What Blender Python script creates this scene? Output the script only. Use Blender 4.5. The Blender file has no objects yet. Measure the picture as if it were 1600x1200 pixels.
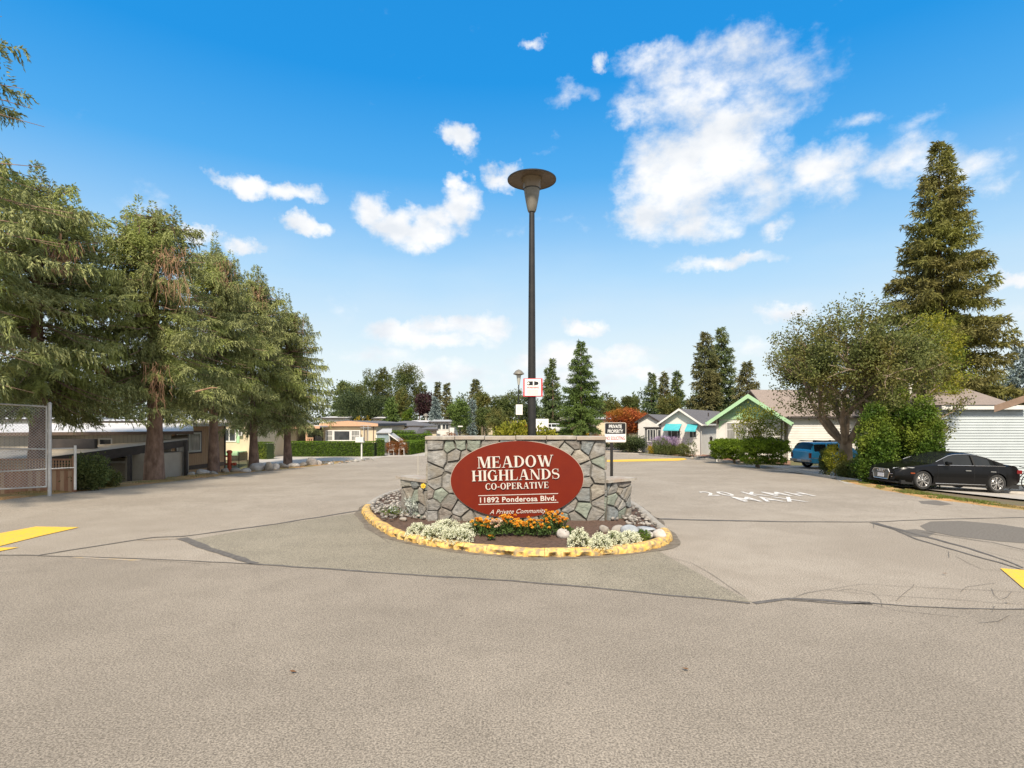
import bpy, math, random
import numpy as np
from mathutils import Vector, Matrix, noise
rad = math.radians
C = bpy.context.scene.collection
scene = bpy.context.scene

# ------------------------------------------------------------------ camera, sky, sun, exposure
EYE, FPX, HZ = 2.25, 870.0, 660.0            # eye height, focal length in photo pixels, horizon row
cam = bpy.data.cameras.new('camera'); camo = bpy.data.objects.new('camera', cam); C.objects.link(camo)
camo.location = (0, 0, EYE); camo.rotation_euler = (rad(90), 0, 0)
cam.sensor_width = 36; cam.lens = 36 * FPX / 1600; cam.shift_y = (HZ - 600) / 1600
cam.clip_start = 0.1; cam.clip_end = 6000
scene.camera = camo
scene.view_settings.view_transform = 'Standard'
try: scene.view_settings.look = 'None'
except Exception: pass
scene.view_settings.exposure = 0.82; scene.view_settings.gamma = 1.0
scene.view_settings.use_curve_mapping = False
SUN_EL, SUN_AZ = rad(47), rad(182)            # azimuth clockwise from +Y: behind the camera, a little to its left
sd = Vector((math.cos(SUN_EL) * math.sin(SUN_AZ), math.cos(SUN_EL) * math.cos(SUN_AZ), math.sin(SUN_EL)))
sl = bpy.data.lights.new('sun', 'SUN'); sl.energy = 3.5; sl.angle = rad(5); sl.color = (1, .88, .72)
so = bpy.data.objects.new('sun', sl); C.objects.link(so)
so.rotation_euler = sd.to_track_quat('Z', 'Y').to_euler(); so.location = sd * 60

def pxdir(x, y):
    return Vector(((x - 800) / FPX, 1, (HZ - y) / FPX)).normalized()

world = bpy.data.worlds.new('World'); scene.world = world; world.use_nodes = True
NT = world.node_tree; NT.nodes.clear()
def wn(t, **k):
    n = NT.nodes.new(t)
    for a, b in k.items(): setattr(n, a, b)
    return n
def wl(a, b): NT.links.new(a, b)
def wmath(op, a, b=None, c=None, clamp=False):
    n = wn('ShaderNodeMath', operation=op); n.use_clamp = clamp
    for i, v in enumerate((a, b, c)):
        if v is None: continue
        if isinstance(v, (int, float)): n.inputs[i].default_value = v
        else: wl(v, n.inputs[i])
    return n.outputs[0]
def wmix(f, a, b):
    n = wn('ShaderNodeMix', data_type='RGBA')
    for s, v in ((n.inputs[0], f), (n.inputs[6], a), (n.inputs[7], b)):
        if isinstance(v, tuple): s.default_value = v
        elif isinstance(v, (int, float)): s.default_value = v
        else: wl(v, s)
    return n.outputs[2]
sky = wn('ShaderNodeTexSky', sky_type='NISHITA', sun_disc=False, sun_elevation=SUN_EL, sun_rotation=SUN_AZ, altitude=0, air_density=1.0, dust_density=0.25, ozone_density=3.0)
hs = wn('ShaderNodeHueSaturation'); hs.inputs['Hue'].default_value = .482; hs.inputs['Saturation'].default_value = 1.22; hs.inputs['Value'].default_value = 1.5
wl(sky.outputs[0], hs.inputs['Color'])
tc = wn('ShaderNodeTexCoord')
sep = wn('ShaderNodeSeparateXYZ'); wl(tc.outputs['Generated'], sep.inputs[0])
# ragged edges: warp the direction with noise before the cloud shapes are read
nz = wn('ShaderNodeTexNoise'); nz.inputs['Scale'].default_value = 13; nz.inputs['Detail'].default_value = 8; nz.inputs['Roughness'].default_value = .62
wl(tc.outputs['Generated'], nz.inputs['Vector'])
vs = wn('ShaderNodeVectorMath', operation='SUBTRACT'); wl(nz.outputs['Color'], vs.inputs[0]); vs.inputs[1].default_value = (.5, .5, .5)
vm = wn('ShaderNodeVectorMath', operation='MULTIPLY_ADD'); wl(vs.outputs[0], vm.inputs[0]); vm.inputs[1].default_value = (.10, .10, .08); wl(tc.outputs['Generated'], vm.inputs[2])
WP = vm.outputs[0]
CLOUDS = [(1055, 275, 92, 80, 1), (1120, 245, 105, 66, 1), (1010, 335, 52, 42, .9), (1090, 348, 78, 32, .8), (1190, 290, 70, 62, .75),
 (1080, 145, 110, 60, .75), (1180, 130, 125, 62, .6), (1130, 85, 150, 34, .62), (1250, 100, 60, 30, .42), (1000, 180, 62, 26, .72), (1140, 195, 95, 40, .8), (1020, 95, 60, 28, .75),
 (1290, 275, 60, 50, .85), (1370, 262, 60, 34, .62), (1420, 245, 62, 38, .7), (1495, 258, 75, 34, .72), (1560, 280, 50, 16, .5),
 (1215, 363, 26, 15, .7), (1345, 186, 42, 18, .5), (1440, 184, 55, 22, .45), (1130, 408, 88, 12, .75), (1160, 402, 60, 9, .7),
 (578, 325, 36, 26, .95), (620, 350, 50, 28, 1), (660, 365, 52, 28, 1), (722, 330, 34, 38, 1), (715, 292, 18, 20, .85), (690, 345, 44, 26, .9), (800, 360, 34, 14, .3),
 (718, 215, 30, 24, 1), (780, 272, 34, 19, .9), (730, 245, 24, 12, .4), (895, 143, 42, 18, .5), (943, 99, 16, 12, .7), (835, 74, 22, 10, .7),
 (868, 205, 10, 24, .32), (850, 240, 34, 9, .35), (885, 340, 50, 16, .35), (910, 350, 20, 10, .3),
 (385, 288, 44, 18, 1), (452, 297, 46, 17, 1), (467, 349, 40, 15, 1), (375, 382, 32, 12, .95), (310, 366, 30, 14, .95), (550, 470, 60, 34, .26), (520, 440, 40, 60, .16),
 (625, 520, 62, 19, .95), (700, 508, 60, 15, .95), (762, 512, 52, 19, .95), (690, 532, 110, 15, .8), (918, 511, 38, 14, .95),
 (880, 562, 85, 28, .9), (965, 560, 75, 20, .85), (1010, 582, 70, 16, .8), (900, 592, 100, 22, .75), (690, 585, 130, 22, .7), (600, 555, 80, 18, .6), (1330, 560, 80, 20, .5),
 (1580, 434, 34, 15, .95), (1232, 487, 42, 15, .9), (1590, 500, 40, 30, .45), (1170, 545, 60, 26, .5), (240, 300, 60, 18, .3), (230, 340, 60, 40, .4)]
dens = None
for (x, y, rx, ry, st) in CLOUDS:
    c = pxdir(x, y); k = c.length / math.sqrt(1 + ((x - 800) / FPX) ** 2 + ((HZ - y) / FPX) ** 2)
    q = c.to_track_quat('Y', 'Z')
    mp = wn('ShaderNodeMapping', vector_type='TEXTURE'); wl(WP, mp.inputs['Vector'])
    mp.inputs['Location'].default_value = c; mp.inputs['Rotation'].default_value = q.to_euler()
    mp.inputs['Scale'].default_value = (rx * 1.22 / FPX * k, .5, ry * 1.25 / FPX * k)
    g = wn('ShaderNodeTexGradient', gradient_type='SPHERICAL'); wl(mp.outputs[0], g.inputs[0])
    v = wmath('MULTIPLY', wmath('POWER', g.outputs['Fac'], .55), st)
    dens = v if dens is None else wmath('SMOOTH_MAX', dens, v, .12)
# fine billow noise eats the rims
n2 = wn('ShaderNodeTexNoise'); n2.inputs['Scale'].default_value = 26; n2.inputs['Detail'].default_value = 7; n2.inputs['Roughness'].default_value = .6
sv = wn('ShaderNodeVectorMath', operation='MULTIPLY'); wl(tc.outputs['Generated'], sv.inputs[0]); sv.inputs[1].default_value = (1, 1, 1.6); wl(sv.outputs[0], n2.inputs['Vector'])
dens = wmath('ADD', dens, wmath('MULTIPLY', wmath('SUBTRACT', n2.outputs['Fac'], .5), .8))
mr = wn('ShaderNodeMapRange', interpolation_type='SMOOTHSTEP'); wl(dens, mr.inputs[0])
mr.inputs[1].default_value = .22; mr.inputs[2].default_value = .86
cov = mr.outputs[0]
# unseen cloud over the rest of the sky, thickened to raise fill light
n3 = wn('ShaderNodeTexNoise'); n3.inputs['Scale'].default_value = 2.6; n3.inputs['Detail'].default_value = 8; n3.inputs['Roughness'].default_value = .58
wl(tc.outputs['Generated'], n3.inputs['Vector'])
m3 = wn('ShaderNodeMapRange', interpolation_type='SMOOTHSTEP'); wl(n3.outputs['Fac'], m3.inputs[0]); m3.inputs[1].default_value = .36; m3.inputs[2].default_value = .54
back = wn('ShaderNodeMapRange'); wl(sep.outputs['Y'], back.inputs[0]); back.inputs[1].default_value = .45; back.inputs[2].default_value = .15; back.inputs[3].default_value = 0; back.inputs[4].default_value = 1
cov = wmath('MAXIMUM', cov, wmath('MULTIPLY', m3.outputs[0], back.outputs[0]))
# pale veil low down
n4 = wn('ShaderNodeTexNoise'); n4.inputs['Scale'].default_value = 5; n4.inputs['Detail'].default_value = 5
s4 = wn('ShaderNodeVectorMath', operation='MULTIPLY'); wl(tc.outputs['Generated'], s4.inputs[0]); s4.inputs[1].default_value = (1, 1, 3.4); wl(s4.outputs[0], n4.inputs['Vector'])
hz = wn('ShaderNodeMapRange', interpolation_type='SMOOTHSTEP'); wl(wmath('ADD', sep.outputs['Z'], wmath('MULTIPLY', n4.outputs['Fac'], -.22)), hz.inputs[0])
hz.inputs[1].default_value = -.12; hz.inputs[2].default_value = .22; hz.inputs[3].default_value = .45; hz.inputs[4].default_value = .0
rp = wn('ShaderNodeValToRGB'); wl(sep.outputs['Z'], rp.inputs[0]); el = rp.color_ramp.elements
for i, (p_, c_) in enumerate([(0, (.52, .57, .59)), (.11, (.50, .56, .58)), (.25, (.29, .455, .615)), (.40, (.055, .275, .58)), (.52, (.006, .20, .53)), (1, (.006, .14, .42))]):
    e = el[i] if i < 2 else el.new(p_)
    e.position = p_; e.color = (*c_, 1)
sc10 = wn('ShaderNodeVectorMath', operation='SCALE'); wl(rp.outputs[0], sc10.inputs[0]); sc10.inputs['Scale'].default_value = 10
cshade = wn('ShaderNodeTexNoise'); cshade.inputs['Scale'].default_value = 12; cshade.inputs['Detail'].default_value = 5; wl(sv.outputs[0], cshade.inputs['Vector'])
cs = wn('ShaderNodeMapRange'); wl(cshade.outputs['Fac'], cs.inputs[0]); cs.inputs[1].default_value = .35; cs.inputs[2].default_value = .6
ccol = wmix(cs.outputs[0], (5.3, 5.6, 6.0, 1), (6.9, 6.9, 6.9, 1))
base = wmix(.12, sc10.outputs[0], hs.outputs[0])
base = wmix(hz.outputs[0], base, (5.4, 5.8, 6.0, 1))
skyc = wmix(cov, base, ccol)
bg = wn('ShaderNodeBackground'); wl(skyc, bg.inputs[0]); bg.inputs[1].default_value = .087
wo = wn('ShaderNodeOutputWorld'); wl(bg.outputs[0], wo.inputs[0])

# ------------------------------------------------------------------ terrain
def ss(a, b, x):
    t = max(0., min(1., (x - a) / (b - a))); return t * t * (3 - 2 * t)
def z0(y): return float(np.interp(y, [-80, 14, 36, 60, 120, 400, 4000], [0, 0, -.5, -.8, -1.0, -1.1, -2]))
def rf(x, y): return -.055 * max(0., min(9., x - 13.)) * (1 - ss(24, 40, y))
def tbase(x, y): return z0(y) + rf(x, y)
def G(px, py):
    """ground point seen at a pixel of the photograph"""
    d = Vector(((px - 800) / FPX, 1, (HZ - py) / FPX)); lo, hi = 3., 400.
    for _ in range(50):
        m = (lo + hi) / 2
        if EYE + d.z * m > tbase(d.x * m, m): lo = m
        else: hi = m
    return Vector((d.x * lo, lo, tbase(d.x * lo, lo)))
def P(px, py, Y): return Vector(((px - 800) / FPX * Y, Y, EYE + (HZ - py) / FPX * Y))
LE = [(-6, -13.5), (9, -14.6)] + [(g.y, g.x) for g in (G(0, 780), G(110, 768), G(280, 750), G(380, 738), G(480, 729), G(560, 719), G(600, 712))] + [(60, -11), (70, -8)]
RE = [(-6, 15.5), (8, 15.0)] + [(g.y, g.x) for g in (G(1600, 797), G(1540, 790), G(1450, 779), G(1372, 764), G(1300, 748), G(1200, 733), G(1144, 724), G(1085, 718), G(1000, 711))] + [(60, 12.5), (70, 13)]
LE = sorted(LE); RE = sorted(RE)
def xl(y): return float(np.interp(y, [a for a, b in LE], [b for a, b in LE]))
def xr(y): return float(np.interp(y, [a for a, b in RE], [b for a, b in RE]))
def drop(x, y):
    return 1.45 * ss(1.1, 4.2, xl(y) - x) * (1 - ss(31, 40, y)) * ss(6, 14, y)
def tz(x, y): return tbase(x, y) - drop(x, y)

# ------------------------------------------------------------------ materials
def mat(name, c1, c2=None, scale=4., rough=.8, metal=0., bump=0., bscale=None, detail=5, c3=None, s3=.6, lo=.35, hi=.65, wave=None, spec=None, coat=0, alpha=None, trans=0, bdist=.02, stretch=None, vor=None):
    m = bpy.data.materials.new(name); m.use_nodes = True; nt = m.node_tree; b = nt.nodes['Principled BSDF']
    b.inputs['Roughness'].default_value = rough; b.inputs['Metallic'].default_value = metal
    if spec is not None: b.inputs['Specular IOR Level'].default_value = spec
    if coat: b.inputs['Coat Weight'].default_value = coat; b.inputs['Coat Roughness'].default_value = .04
    if trans: b.inputs['Transmission Weight'].default_value = trans
    b.inputs['Base Color'].default_value = (*c1, 1)
    N = nt.nodes.new; L = nt.links.new
    t = N('ShaderNodeTexCoord'); vec = t.outputs['Object']
    if stretch:
        mp = N('ShaderNodeMapping'); mp.inputs['Scale'].default_value = stretch; L(vec, mp.inputs[0]); vec = mp.outputs[0]
    def noi(s, d=detail):
        n = N('ShaderNodeTexNoise'); n.inputs['Scale'].default_value = s; n.inputs['Detail'].default_value = d; n.inputs['Roughness'].default_value = .6; L(vec, n.inputs['Vector']); return n
    def rng(src, a, c):
        r = N('ShaderNodeMapRange'); L(src, r.inputs[0]); r.inputs[1].default_value = a; r.inputs[2].default_value = c; return r.outputs[0]
    def mixc(f, a, c):
        x = N('ShaderNodeMix'); x.data_type = 'RGBA'; L(f, x.inputs[0])
        for s, v in ((x.inputs[6], a), (x.inputs[7], c)):
            if isinstance(v, tuple): s.default_value = (*v[:3], 1)
            else: L(v, s)
        return x.outputs[2]
    if c2 is not None:
        col = mixc(rng(noi(scale).outputs['Fac'], lo, hi), c1, c2)
        if c3 is not None: col = mixc(rng(noi(s3, 3).outputs['Fac'], .42, .62), col, c3)
        L(col, b.inputs['Base Color'])
    h = None
    if bump:
        h = noi(bscale or scale * 4).outputs['Fac']
        if vor:
            vn = N('ShaderNodeTexVoronoi'); vn.inputs['Scale'].default_value = vor; L(vec, vn.inputs['Vector']); h = vn.outputs['Distance']
    if wave:                                   # fine grooves of siding too small to build: (axis, spacing)
        ax, sp = wave; sx = N('ShaderNodeSeparateXYZ'); L(vec, sx.inputs[0])
        f = N('ShaderNodeMath'); f.operation = 'DIVIDE'; L(sx.outputs[ax], f.inputs[0]); f.inputs[1].default_value = sp
        g = N('ShaderNodeMath'); g.operation = 'FRACT'; L(f.outputs[0], g.inputs[0])
        h = g.outputs[0]; bump = 1.0; bdist = sp * .12
    if h is not None:
        bn = N('ShaderNodeBump'); bn.inputs['Strength'].default_value = bump; bn.inputs['Distance'].default_value = bdist; L(h, bn.inputs['Height']); L(bn.outputs[0], b.inputs['Normal'])
    return m
def leafmat(name, dark, light, transl=.3, rough=.6, big=None):
    m = bpy.data.materials.new(name); m.use_nodes = True; nt = m.node_tree; b = nt.nodes['Principled BSDF']; N = nt.nodes.new; L = nt.links.new
    b.inputs['Roughness'].default_value = rough; b.inputs['Specular IOR Level'].default_value = .25
    a = N('ShaderNodeAttribute'); a.attribute_name = 'v'
    x = N('ShaderNodeMix'); x.data_type = 'RGBA'; x.inputs[6].default_value = (*dark, 1); x.inputs[7].default_value = (*light, 1); L(a.outputs['Fac'], x.inputs[0])
    col = x.outputs[2]
    if big:
        t = N('ShaderNodeTexCoord'); n = N('ShaderNodeTexNoise'); n.inputs['Scale'].default_value = big[1]; n.inputs['Detail'].default_value = 3; L(t.outputs['Object'], n.inputs['Vector'])
        r = N('ShaderNodeMapRange'); L(n.outputs['Fac'], r.inputs[0]); r.inputs[1].default_value = .46; r.inputs[2].default_value = .62
        y = N('ShaderNodeMix'); y.data_type = 'RGBA'; L(r.outputs[0], y.inputs[0]); L(col, y.inputs[6]); y.inputs[7].default_value = (*big[0], 1); col = y.outputs[2]
    L(col, b.inputs['Base Color'])
    tr = N('ShaderNodeBsdfTranslucent'); L(col, tr.inputs[0]); ms = N('ShaderNodeMixShader'); ms.inputs[0].default_value = transl
    L(b.outputs[0], ms.inputs[1]); L(tr.outputs[0], ms.inputs[2]); L(ms.outputs[0], nt.nodes['Material Output'].inputs[0])
    return m

# ------------------------------------------------------------------ mesh helpers
class MB:
    def __init__(s): s.v = []; s.f = []; s.sm = False
    def add(s, vs, fs):
        k = len(s.v); s.v += [tuple(a) for a in vs]; s.f += [tuple(i + k for i in f) for f in fs]; return s
    def box(s, x0, x1, y0, y1, z0_, z1, bev=0., M=None):
        if bev <= 0:
            vs = [(x, y, z) for z in (z0_, z1) for y in (y0, y1) for x in (x0, x1)]
            fs = [(0, 2, 3, 1), (4, 5, 7, 6), (0, 1, 5, 4), (2, 6, 7, 3), (0, 4, 6, 2), (1, 3, 7, 5)]
        else:
            b = bev; vs = []; fs = []
            for z, i in ((z0_, b), (z0_ + b, 0), (z1 - b, 0), (z1, b)):
                for (x, y) in ((x0, y0), (x1, y0), (x1, y1), (x0, y1)):
                    sx = 1 if x == x0 else -1; sy = 1 if y == y0 else -1
                    if i: vs += [(x + sx * b, y + sy * b, z)] * 2
                    else: vs += ([(x + sx * b, y, z), (x, y + sy * b, z)] if (sx * sy < 0) else [(x, y + sy * b, z), (x + sx * b, y, z)])
            for r in range(3):
                for i in range(8): fs.append((r * 8 + i, r * 8 + (i + 1) % 8, r * 8 + 8 + (i + 1) % 8, r * 8 + 8 + i))
            fs.append(tuple(range(7, -1, -1))); fs.append(tuple(range(24, 32)))
        if M is not None: vs = [M @ Vector(v) for v in vs]
        return s.add(vs, fs)
    def tube(s, pts, r, n=8, caps=True):
        pts = [Vector(p) for p in pts]; m = len(pts)
        if not hasattr(r, '__len__'): r = [r] * m
        up = None; vs = []; fs = []
        for i, p in enumerate(pts):
            d = (pts[min(i + 1, m - 1)] - pts[max(i - 1, 0)]).normalized()
            if up is None: up = Vector((0, 0, 1)) if abs(d.z) < .9 else Vector((1, 0, 0))
            a = (up - d * up.dot(d)).normalized(); up = a; b = d.cross(a)
            for k in range(n):
                t = 2 * math.pi * k / n; vs.append(p + (a * math.cos(t) + b * math.sin(t)) * r[i])
        for i in range(m - 1):
            for k in range(n): fs.append((i * n + k, i * n + (k + 1) % n, (i + 1) * n + (k + 1) % n, (i + 1) * n + k))
        if caps: fs.append(tuple(range(n - 1, -1, -1))); fs.append(tuple((m - 1) * n + k for k in range(n)))
        return s.add(vs, fs)
    def lathe(s, prof, n=24, c=(0, 0, 0), M=None):
        vs = []; fs = []
        for (r, z) in prof:
            for k in range(n):
                t = 2 * math.pi * k / n; v = Vector((c[0] + r * math.cos(t), c[1] + r * math.sin(t), c[2] + z)); vs.append(M @ v if M else v)
        for i in range(len(prof) - 1):
            for k in range(n): fs.append((i * n + k, i * n + (k + 1) % n, (i + 1) * n + (k + 1) % n, (i + 1) * n + k))
        return s.add(vs, fs)
    def prism(s, poly, d, M=None, z=0.):
        """poly: 2d points; extruded from z to z+d along local z, then M"""
        n = len(poly); vs = [Vector((a, b, z)) for a, b in poly] + [Vector((a, b, z + d)) for a, b in poly]
        if M: vs = [M @ v for v in vs]
        fs = [tuple(range(n - 1, -1, -1)), tuple(range(n, 2 * n))] + [(i, (i + 1) % n, n + (i + 1) % n, n + i) for i in range(n)]
        return s.add(vs, fs)
    def quad(s, a, b, c, d): return s.add([a, b, c, d], [(0, 1, 2, 3)])
    def slab(s, a, b, c, d, t):
        """thick sheet: four corners (ccw from its outer side), thickness t inwards"""
        a, b, c, d = map(Vector, (a, b, c, d)); n = (b - a).cross(d - a).normalized() * -t
        return s.add([a, b, c, d, a + n, b + n, c + n, d + n], [(0, 1, 2, 3), (7, 6, 5, 4), (0, 4, 5, 1), (1, 5, 6, 2), (2, 6, 7, 3), (3, 7, 4, 0)])
    def build(s, name, m=None, parent=None, world=False, smooth=None):
        vs = s.v
        if world and parent is not None:
            p = parent
            while p.parent: p = p.parent
            inv = p.matrix_basis.inverted() if p.matrix_basis else None
            vs = [inv @ Vector(v) for v in vs]
        me = bpy.data.meshes.new(name); me.from_pydata([tuple(v) for v in vs], [], s.f)
        if s.sm if smooth is None else smooth:
            me.polygons.foreach_set('use_smooth', [True] * len(me.polygons))
            try: me.set_sharp_from_angle(angle=rad(40))
            except Exception: pass
        if m: me.materials.append(m)
        o = bpy.data.objects.new(name, me); C.objects.link(o)
        if parent is not None: o.parent = parent
        return o
def tag(o, label=None, cat=None, group=None, kind=None):
    for k, v in (('label', label), ('category', cat), ('group', group), ('kind', kind)):
        if v: o[k] = v
    return o
def thing(name, label, cat, loc=(0, 0, 0), rz=0., group=None, rx=0, ry=0):
    o = bpy.data.objects.new(name, None); C.objects.link(o); o.empty_display_size = .2
    o.location = loc; o.rotation_euler = (rx, ry, rz)
    o.matrix_basis = Matrix.Translation(Vector(loc)) @ (Matrix.Rotation(rz, 4, 'Z') @ Matrix.Rotation(ry, 4, 'Y') @ Matrix.Rotation(rx, 4, 'X'))
    return tag(o, label, cat, group)
def struct(o): o['kind'] = 'structure'; return o
def dup(o, loc=None, label=None, parent=None):
    c = o.copy(); C.objects.link(c)
    if parent is not None: c.parent = parent
    if loc is not None: c.location = loc
    if label: c['label'] = label
    for ch in list(o.children): dup(ch, parent=c)
    return c
def npmesh(name, V, F, m, parent=None, attr=None, smooth=False):
    """V Nx3, F Mxk faces (k = 3 or 4)"""
    me = bpy.data.meshes.new(name); V = np.asarray(V, np.float32); F = np.asarray(F, np.int32); k = F.shape[1]
    me.vertices.add(len(V)); me.vertices.foreach_set('co', V.ravel())
    me.loops.add(F.size); me.loops.foreach_set('vertex_index', F.ravel())
    me.polygons.add(len(F)); me.polygons.foreach_set('loop_start', np.arange(0, F.size, k, dtype=np.int32))
    if smooth: me.polygons.foreach_set('use_smooth', np.ones(len(F), bool))
    me.update(calc_edges=True)
    if attr is not None:
        a = me.attributes.new('v', 'FLOAT', 'FACE'); a.data.foreach_set('value', np.asarray(attr, np.float32))
    if m: me.materials.append(m)
    o = bpy.data.objects.new(name, me); C.objects.link(o)
    if parent is not None: o.parent = parent
    return o
def nrm(a): return a / np.maximum(np.linalg.norm(a, axis=1, keepdims=True), 1e-9)
def cards(p, d, L, W, rng, side=None):
    """kite shaped leaves: p base points, d directions, L, W scalars or arrays -> V, F"""
    n = len(p); d = nrm(d); L = np.broadcast_to(L, (n,))[:, None]; W = np.broadcast_to(W, (n,))[:, None]
    r = rng.normal(size=(n, 3)) if side is None else side
    s = nrm(np.cross(d, r)); V = np.stack([p, p + d * L * .45 + s * W * .5, p + d * L, p + d * L * .45 - s * W * .5], 1).reshape(-1, 3)
    return V, np.arange(4 * n).reshape(n, 4)
# ------------------------------------------------------------------ ground, roads
R = random.Random(5)
m_ground = mat('ground_soil_grass', (.10, .115, .04), (.17, .15, .07), scale=3, c3=(.15, .11, .07), s3=.35, rough=.95, bump=.5, bscale=30, bdist=.05)
m_asph = mat('old_asphalt', (.235, .197, .148), (.35, .298, .228), scale=22, detail=10, lo=.38, hi=.66, c3=(.305, .258, .20), s3=.22, rough=.9, bump=.3, bscale=120, bdist=.004)
m_patch = mat('patch_asphalt', (.20, .175, .13), (.295, .26, .197), scale=24, detail=10, lo=.38, hi=.64, c3=(.265, .228, .17), s3=.5, rough=.92, bump=.5, bscale=80, bdist=.006)
m_dark = mat('smooth_dark_asphalt', (.125, .112, .095), (.19, .172, .148), scale=30, rough=.95, spec=.2, bump=.3, bscale=60, bdist=.004)
m_seal = mat('crack_sealer', (.085, .075, .065), (.15, .135, .115), scale=14, rough=.75)
m_crack = mat('crack_line', (.085, .073, .06), (.19, .165, .138), scale=9, rough=.95)  # darker tone of the thin cracks
m_yel = mat('yellow_road_paint', (.76, .46, .04), (.45, .33, .14), scale=14, lo=.5, hi=.72, rough=.8, bump=.3, bscale=70, bdist=.004)
m_faint = mat('worn_yellow_paint', (.40, .30, .17), (.33, .285, .235), scale=8, lo=.4, hi=.55, rough=.85)
m_white = mat('white_road_paint', (.70, .67, .62), (.34, .30, .25), scale=11, lo=.5, hi=.66, rough=.7)
m_conc = mat('concrete', (.36, .33, .29), (.46, .43, .38), scale=4, rough=.9, bump=.3, bscale=50, bdist=.004)
m_verge = mat('verge_litter', (.40, .19, .06), (.54, .33, .14), scale=9, c3=(.30, .23, .08), s3=.8, rough=.95, bump=.8, bscale=40, bdist=.03)
m_soil = mat('bed_soil', (.075, .045, .03), (.14, .085, .06), scale=16, rough=1, bump=1, bscale=45, bdist=.03)

def asphalt(name, lo_, hi_, big, grain, spots=.5, b_=.25):
    """aggregate: fine light and dark grains over slow stains and worn lanes"""
    m = bpy.data.materials.new(name); m.use_nodes = True; nt = m.node_tree; N = nt.nodes.new; L = nt.links.new; b = nt.nodes['Principled BSDF']; b.inputs['Roughness'].default_value = .92; b.inputs['Specular IOR Level'].default_value = .3
    t = N('ShaderNodeTexCoord'); vec = t.outputs['Object']
    def noi(s_, d, r=.6): n = N('ShaderNodeTexNoise'); n.inputs['Scale'].default_value = s_; n.inputs['Detail'].default_value = d; n.inputs['Roughness'].default_value = r; L(vec, n.inputs['Vector']); return n.outputs['Fac']
    def rg_(src, a, c, d=0., e=1.):
        r = N('ShaderNodeMapRange'); L(src, r.inputs[0])
        for i_, v in enumerate((a, c, d, e)): r.inputs[1 + i_].default_value = v
        return r.outputs[0]
    def mx(f, a, c, mode='MIX'):
        x = N('ShaderNodeMix'); x.data_type = 'RGBA'; x.blend_type = mode
        if isinstance(f, float): x.inputs[0].default_value = f
        else: L(f, x.inputs[0])
        for s_, v in ((x.inputs[6], a), (x.inputs[7], c)):
            if isinstance(v, tuple): s_.default_value = (*v, 1)
            else: L(v, s_)
        return x.outputs[2]
    col = mx(rg_(noi(.35, 6), .38, .62), lo_, hi_); col = mx(rg_(noi(1.7, 5), .45, .7, 0, .55), col, big)
    g = mx(rg_(noi(grain, 3, .7), .36, .64), (.50, .49, .47), (1.48, 1.46, 1.42)); col = mx(1., col, g, 'MULTIPLY')
    g2 = mx(rg_(noi(grain * 2.6, 2), .58, .66), (1, 1, 1), (1.5, 1.45, 1.4)); col = mx(.8, col, g2, 'MULTIPLY')
    v = N('ShaderNodeTexVoronoi'); v.inputs['Scale'].default_value = 2.3; L(vec, v.inputs['Vector']); col = mx(rg_(v.outputs['Distance'], .03, .05, spots, 0), col, (.10, .085, .07))
    L(col, b.inputs['Base Color'])
    bn = N('ShaderNodeBump'); bn.inputs['Strength'].default_value = b_; bn.inputs['Distance'].default_value = .004; L(noi(grain, 3, .7), bn.inputs['Height']); L(bn.outputs[0], b.inputs['Normal'])
    return m
m_asph = asphalt('old_asphalt', (.272, .238, .195), (.325, .288, .240), (.248, .215, .174), 55, .5, .12)
m_patch = asphalt('patch_asphalt', (.215, .195, .150), (.255, .230, .180), (.19, .172, .135), 55, .5, .12)
m_near = asphalt('coarse_near_asphalt', (.222, .195, .160), (.265, .233, .192), (.20, .175, .143), 62, .5, .12)
# the wide ground sheet, out to the horizon
xs = np.unique(np.concatenate([np.arange(-34, 34.1, .7), np.arange(-120, -34, 6), np.arange(36, 121, 6), [-4000, -1500, -600, -250, 250, 600, 1500, 4000], [13.]]))
ys = np.unique(np.concatenate([np.arange(-10, 72, .7), np.arange(74, 180, 6), [-900, -200, -60, -25, 14, 36, 60, 250, 400, 800, 1600, 4000]]))
V = [(x, y, tz(x, y) - .06) for y in ys for x in xs]; nx = len(xs)
F = [(j * nx + i, j * nx + i + 1, (j + 1) * nx + i + 1, (j + 1) * nx + i) for j in range(len(ys) - 1) for i in range(nx - 1)]
struct(npmesh('ground', V, F, m_ground, smooth=True))

# the asphalt: rows between its two edges
rows = sorted(set([-6 + .5 * i for i in range(153)] + [a for a, b in LE if a >= -6] + [a for a, b in RE if a >= -6] + [14., 36., 60.])); nc = 30
V = []; F = []
for j, y in enumerate(rows):
    a, b = xl(y), xr(y)
    for i in range(nc + 1):
        x = a + (b - a) * i / nc; V.append((x, y, tbase(x, y)))
for j in range(len(rows) - 1):
    for i in range(nc): k = j * (nc + 1) + i; F.append((k, k + 1, k + nc + 2, k + nc + 1))
struct(npmesh('road', V, F, m_asph, smooth=True))

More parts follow.
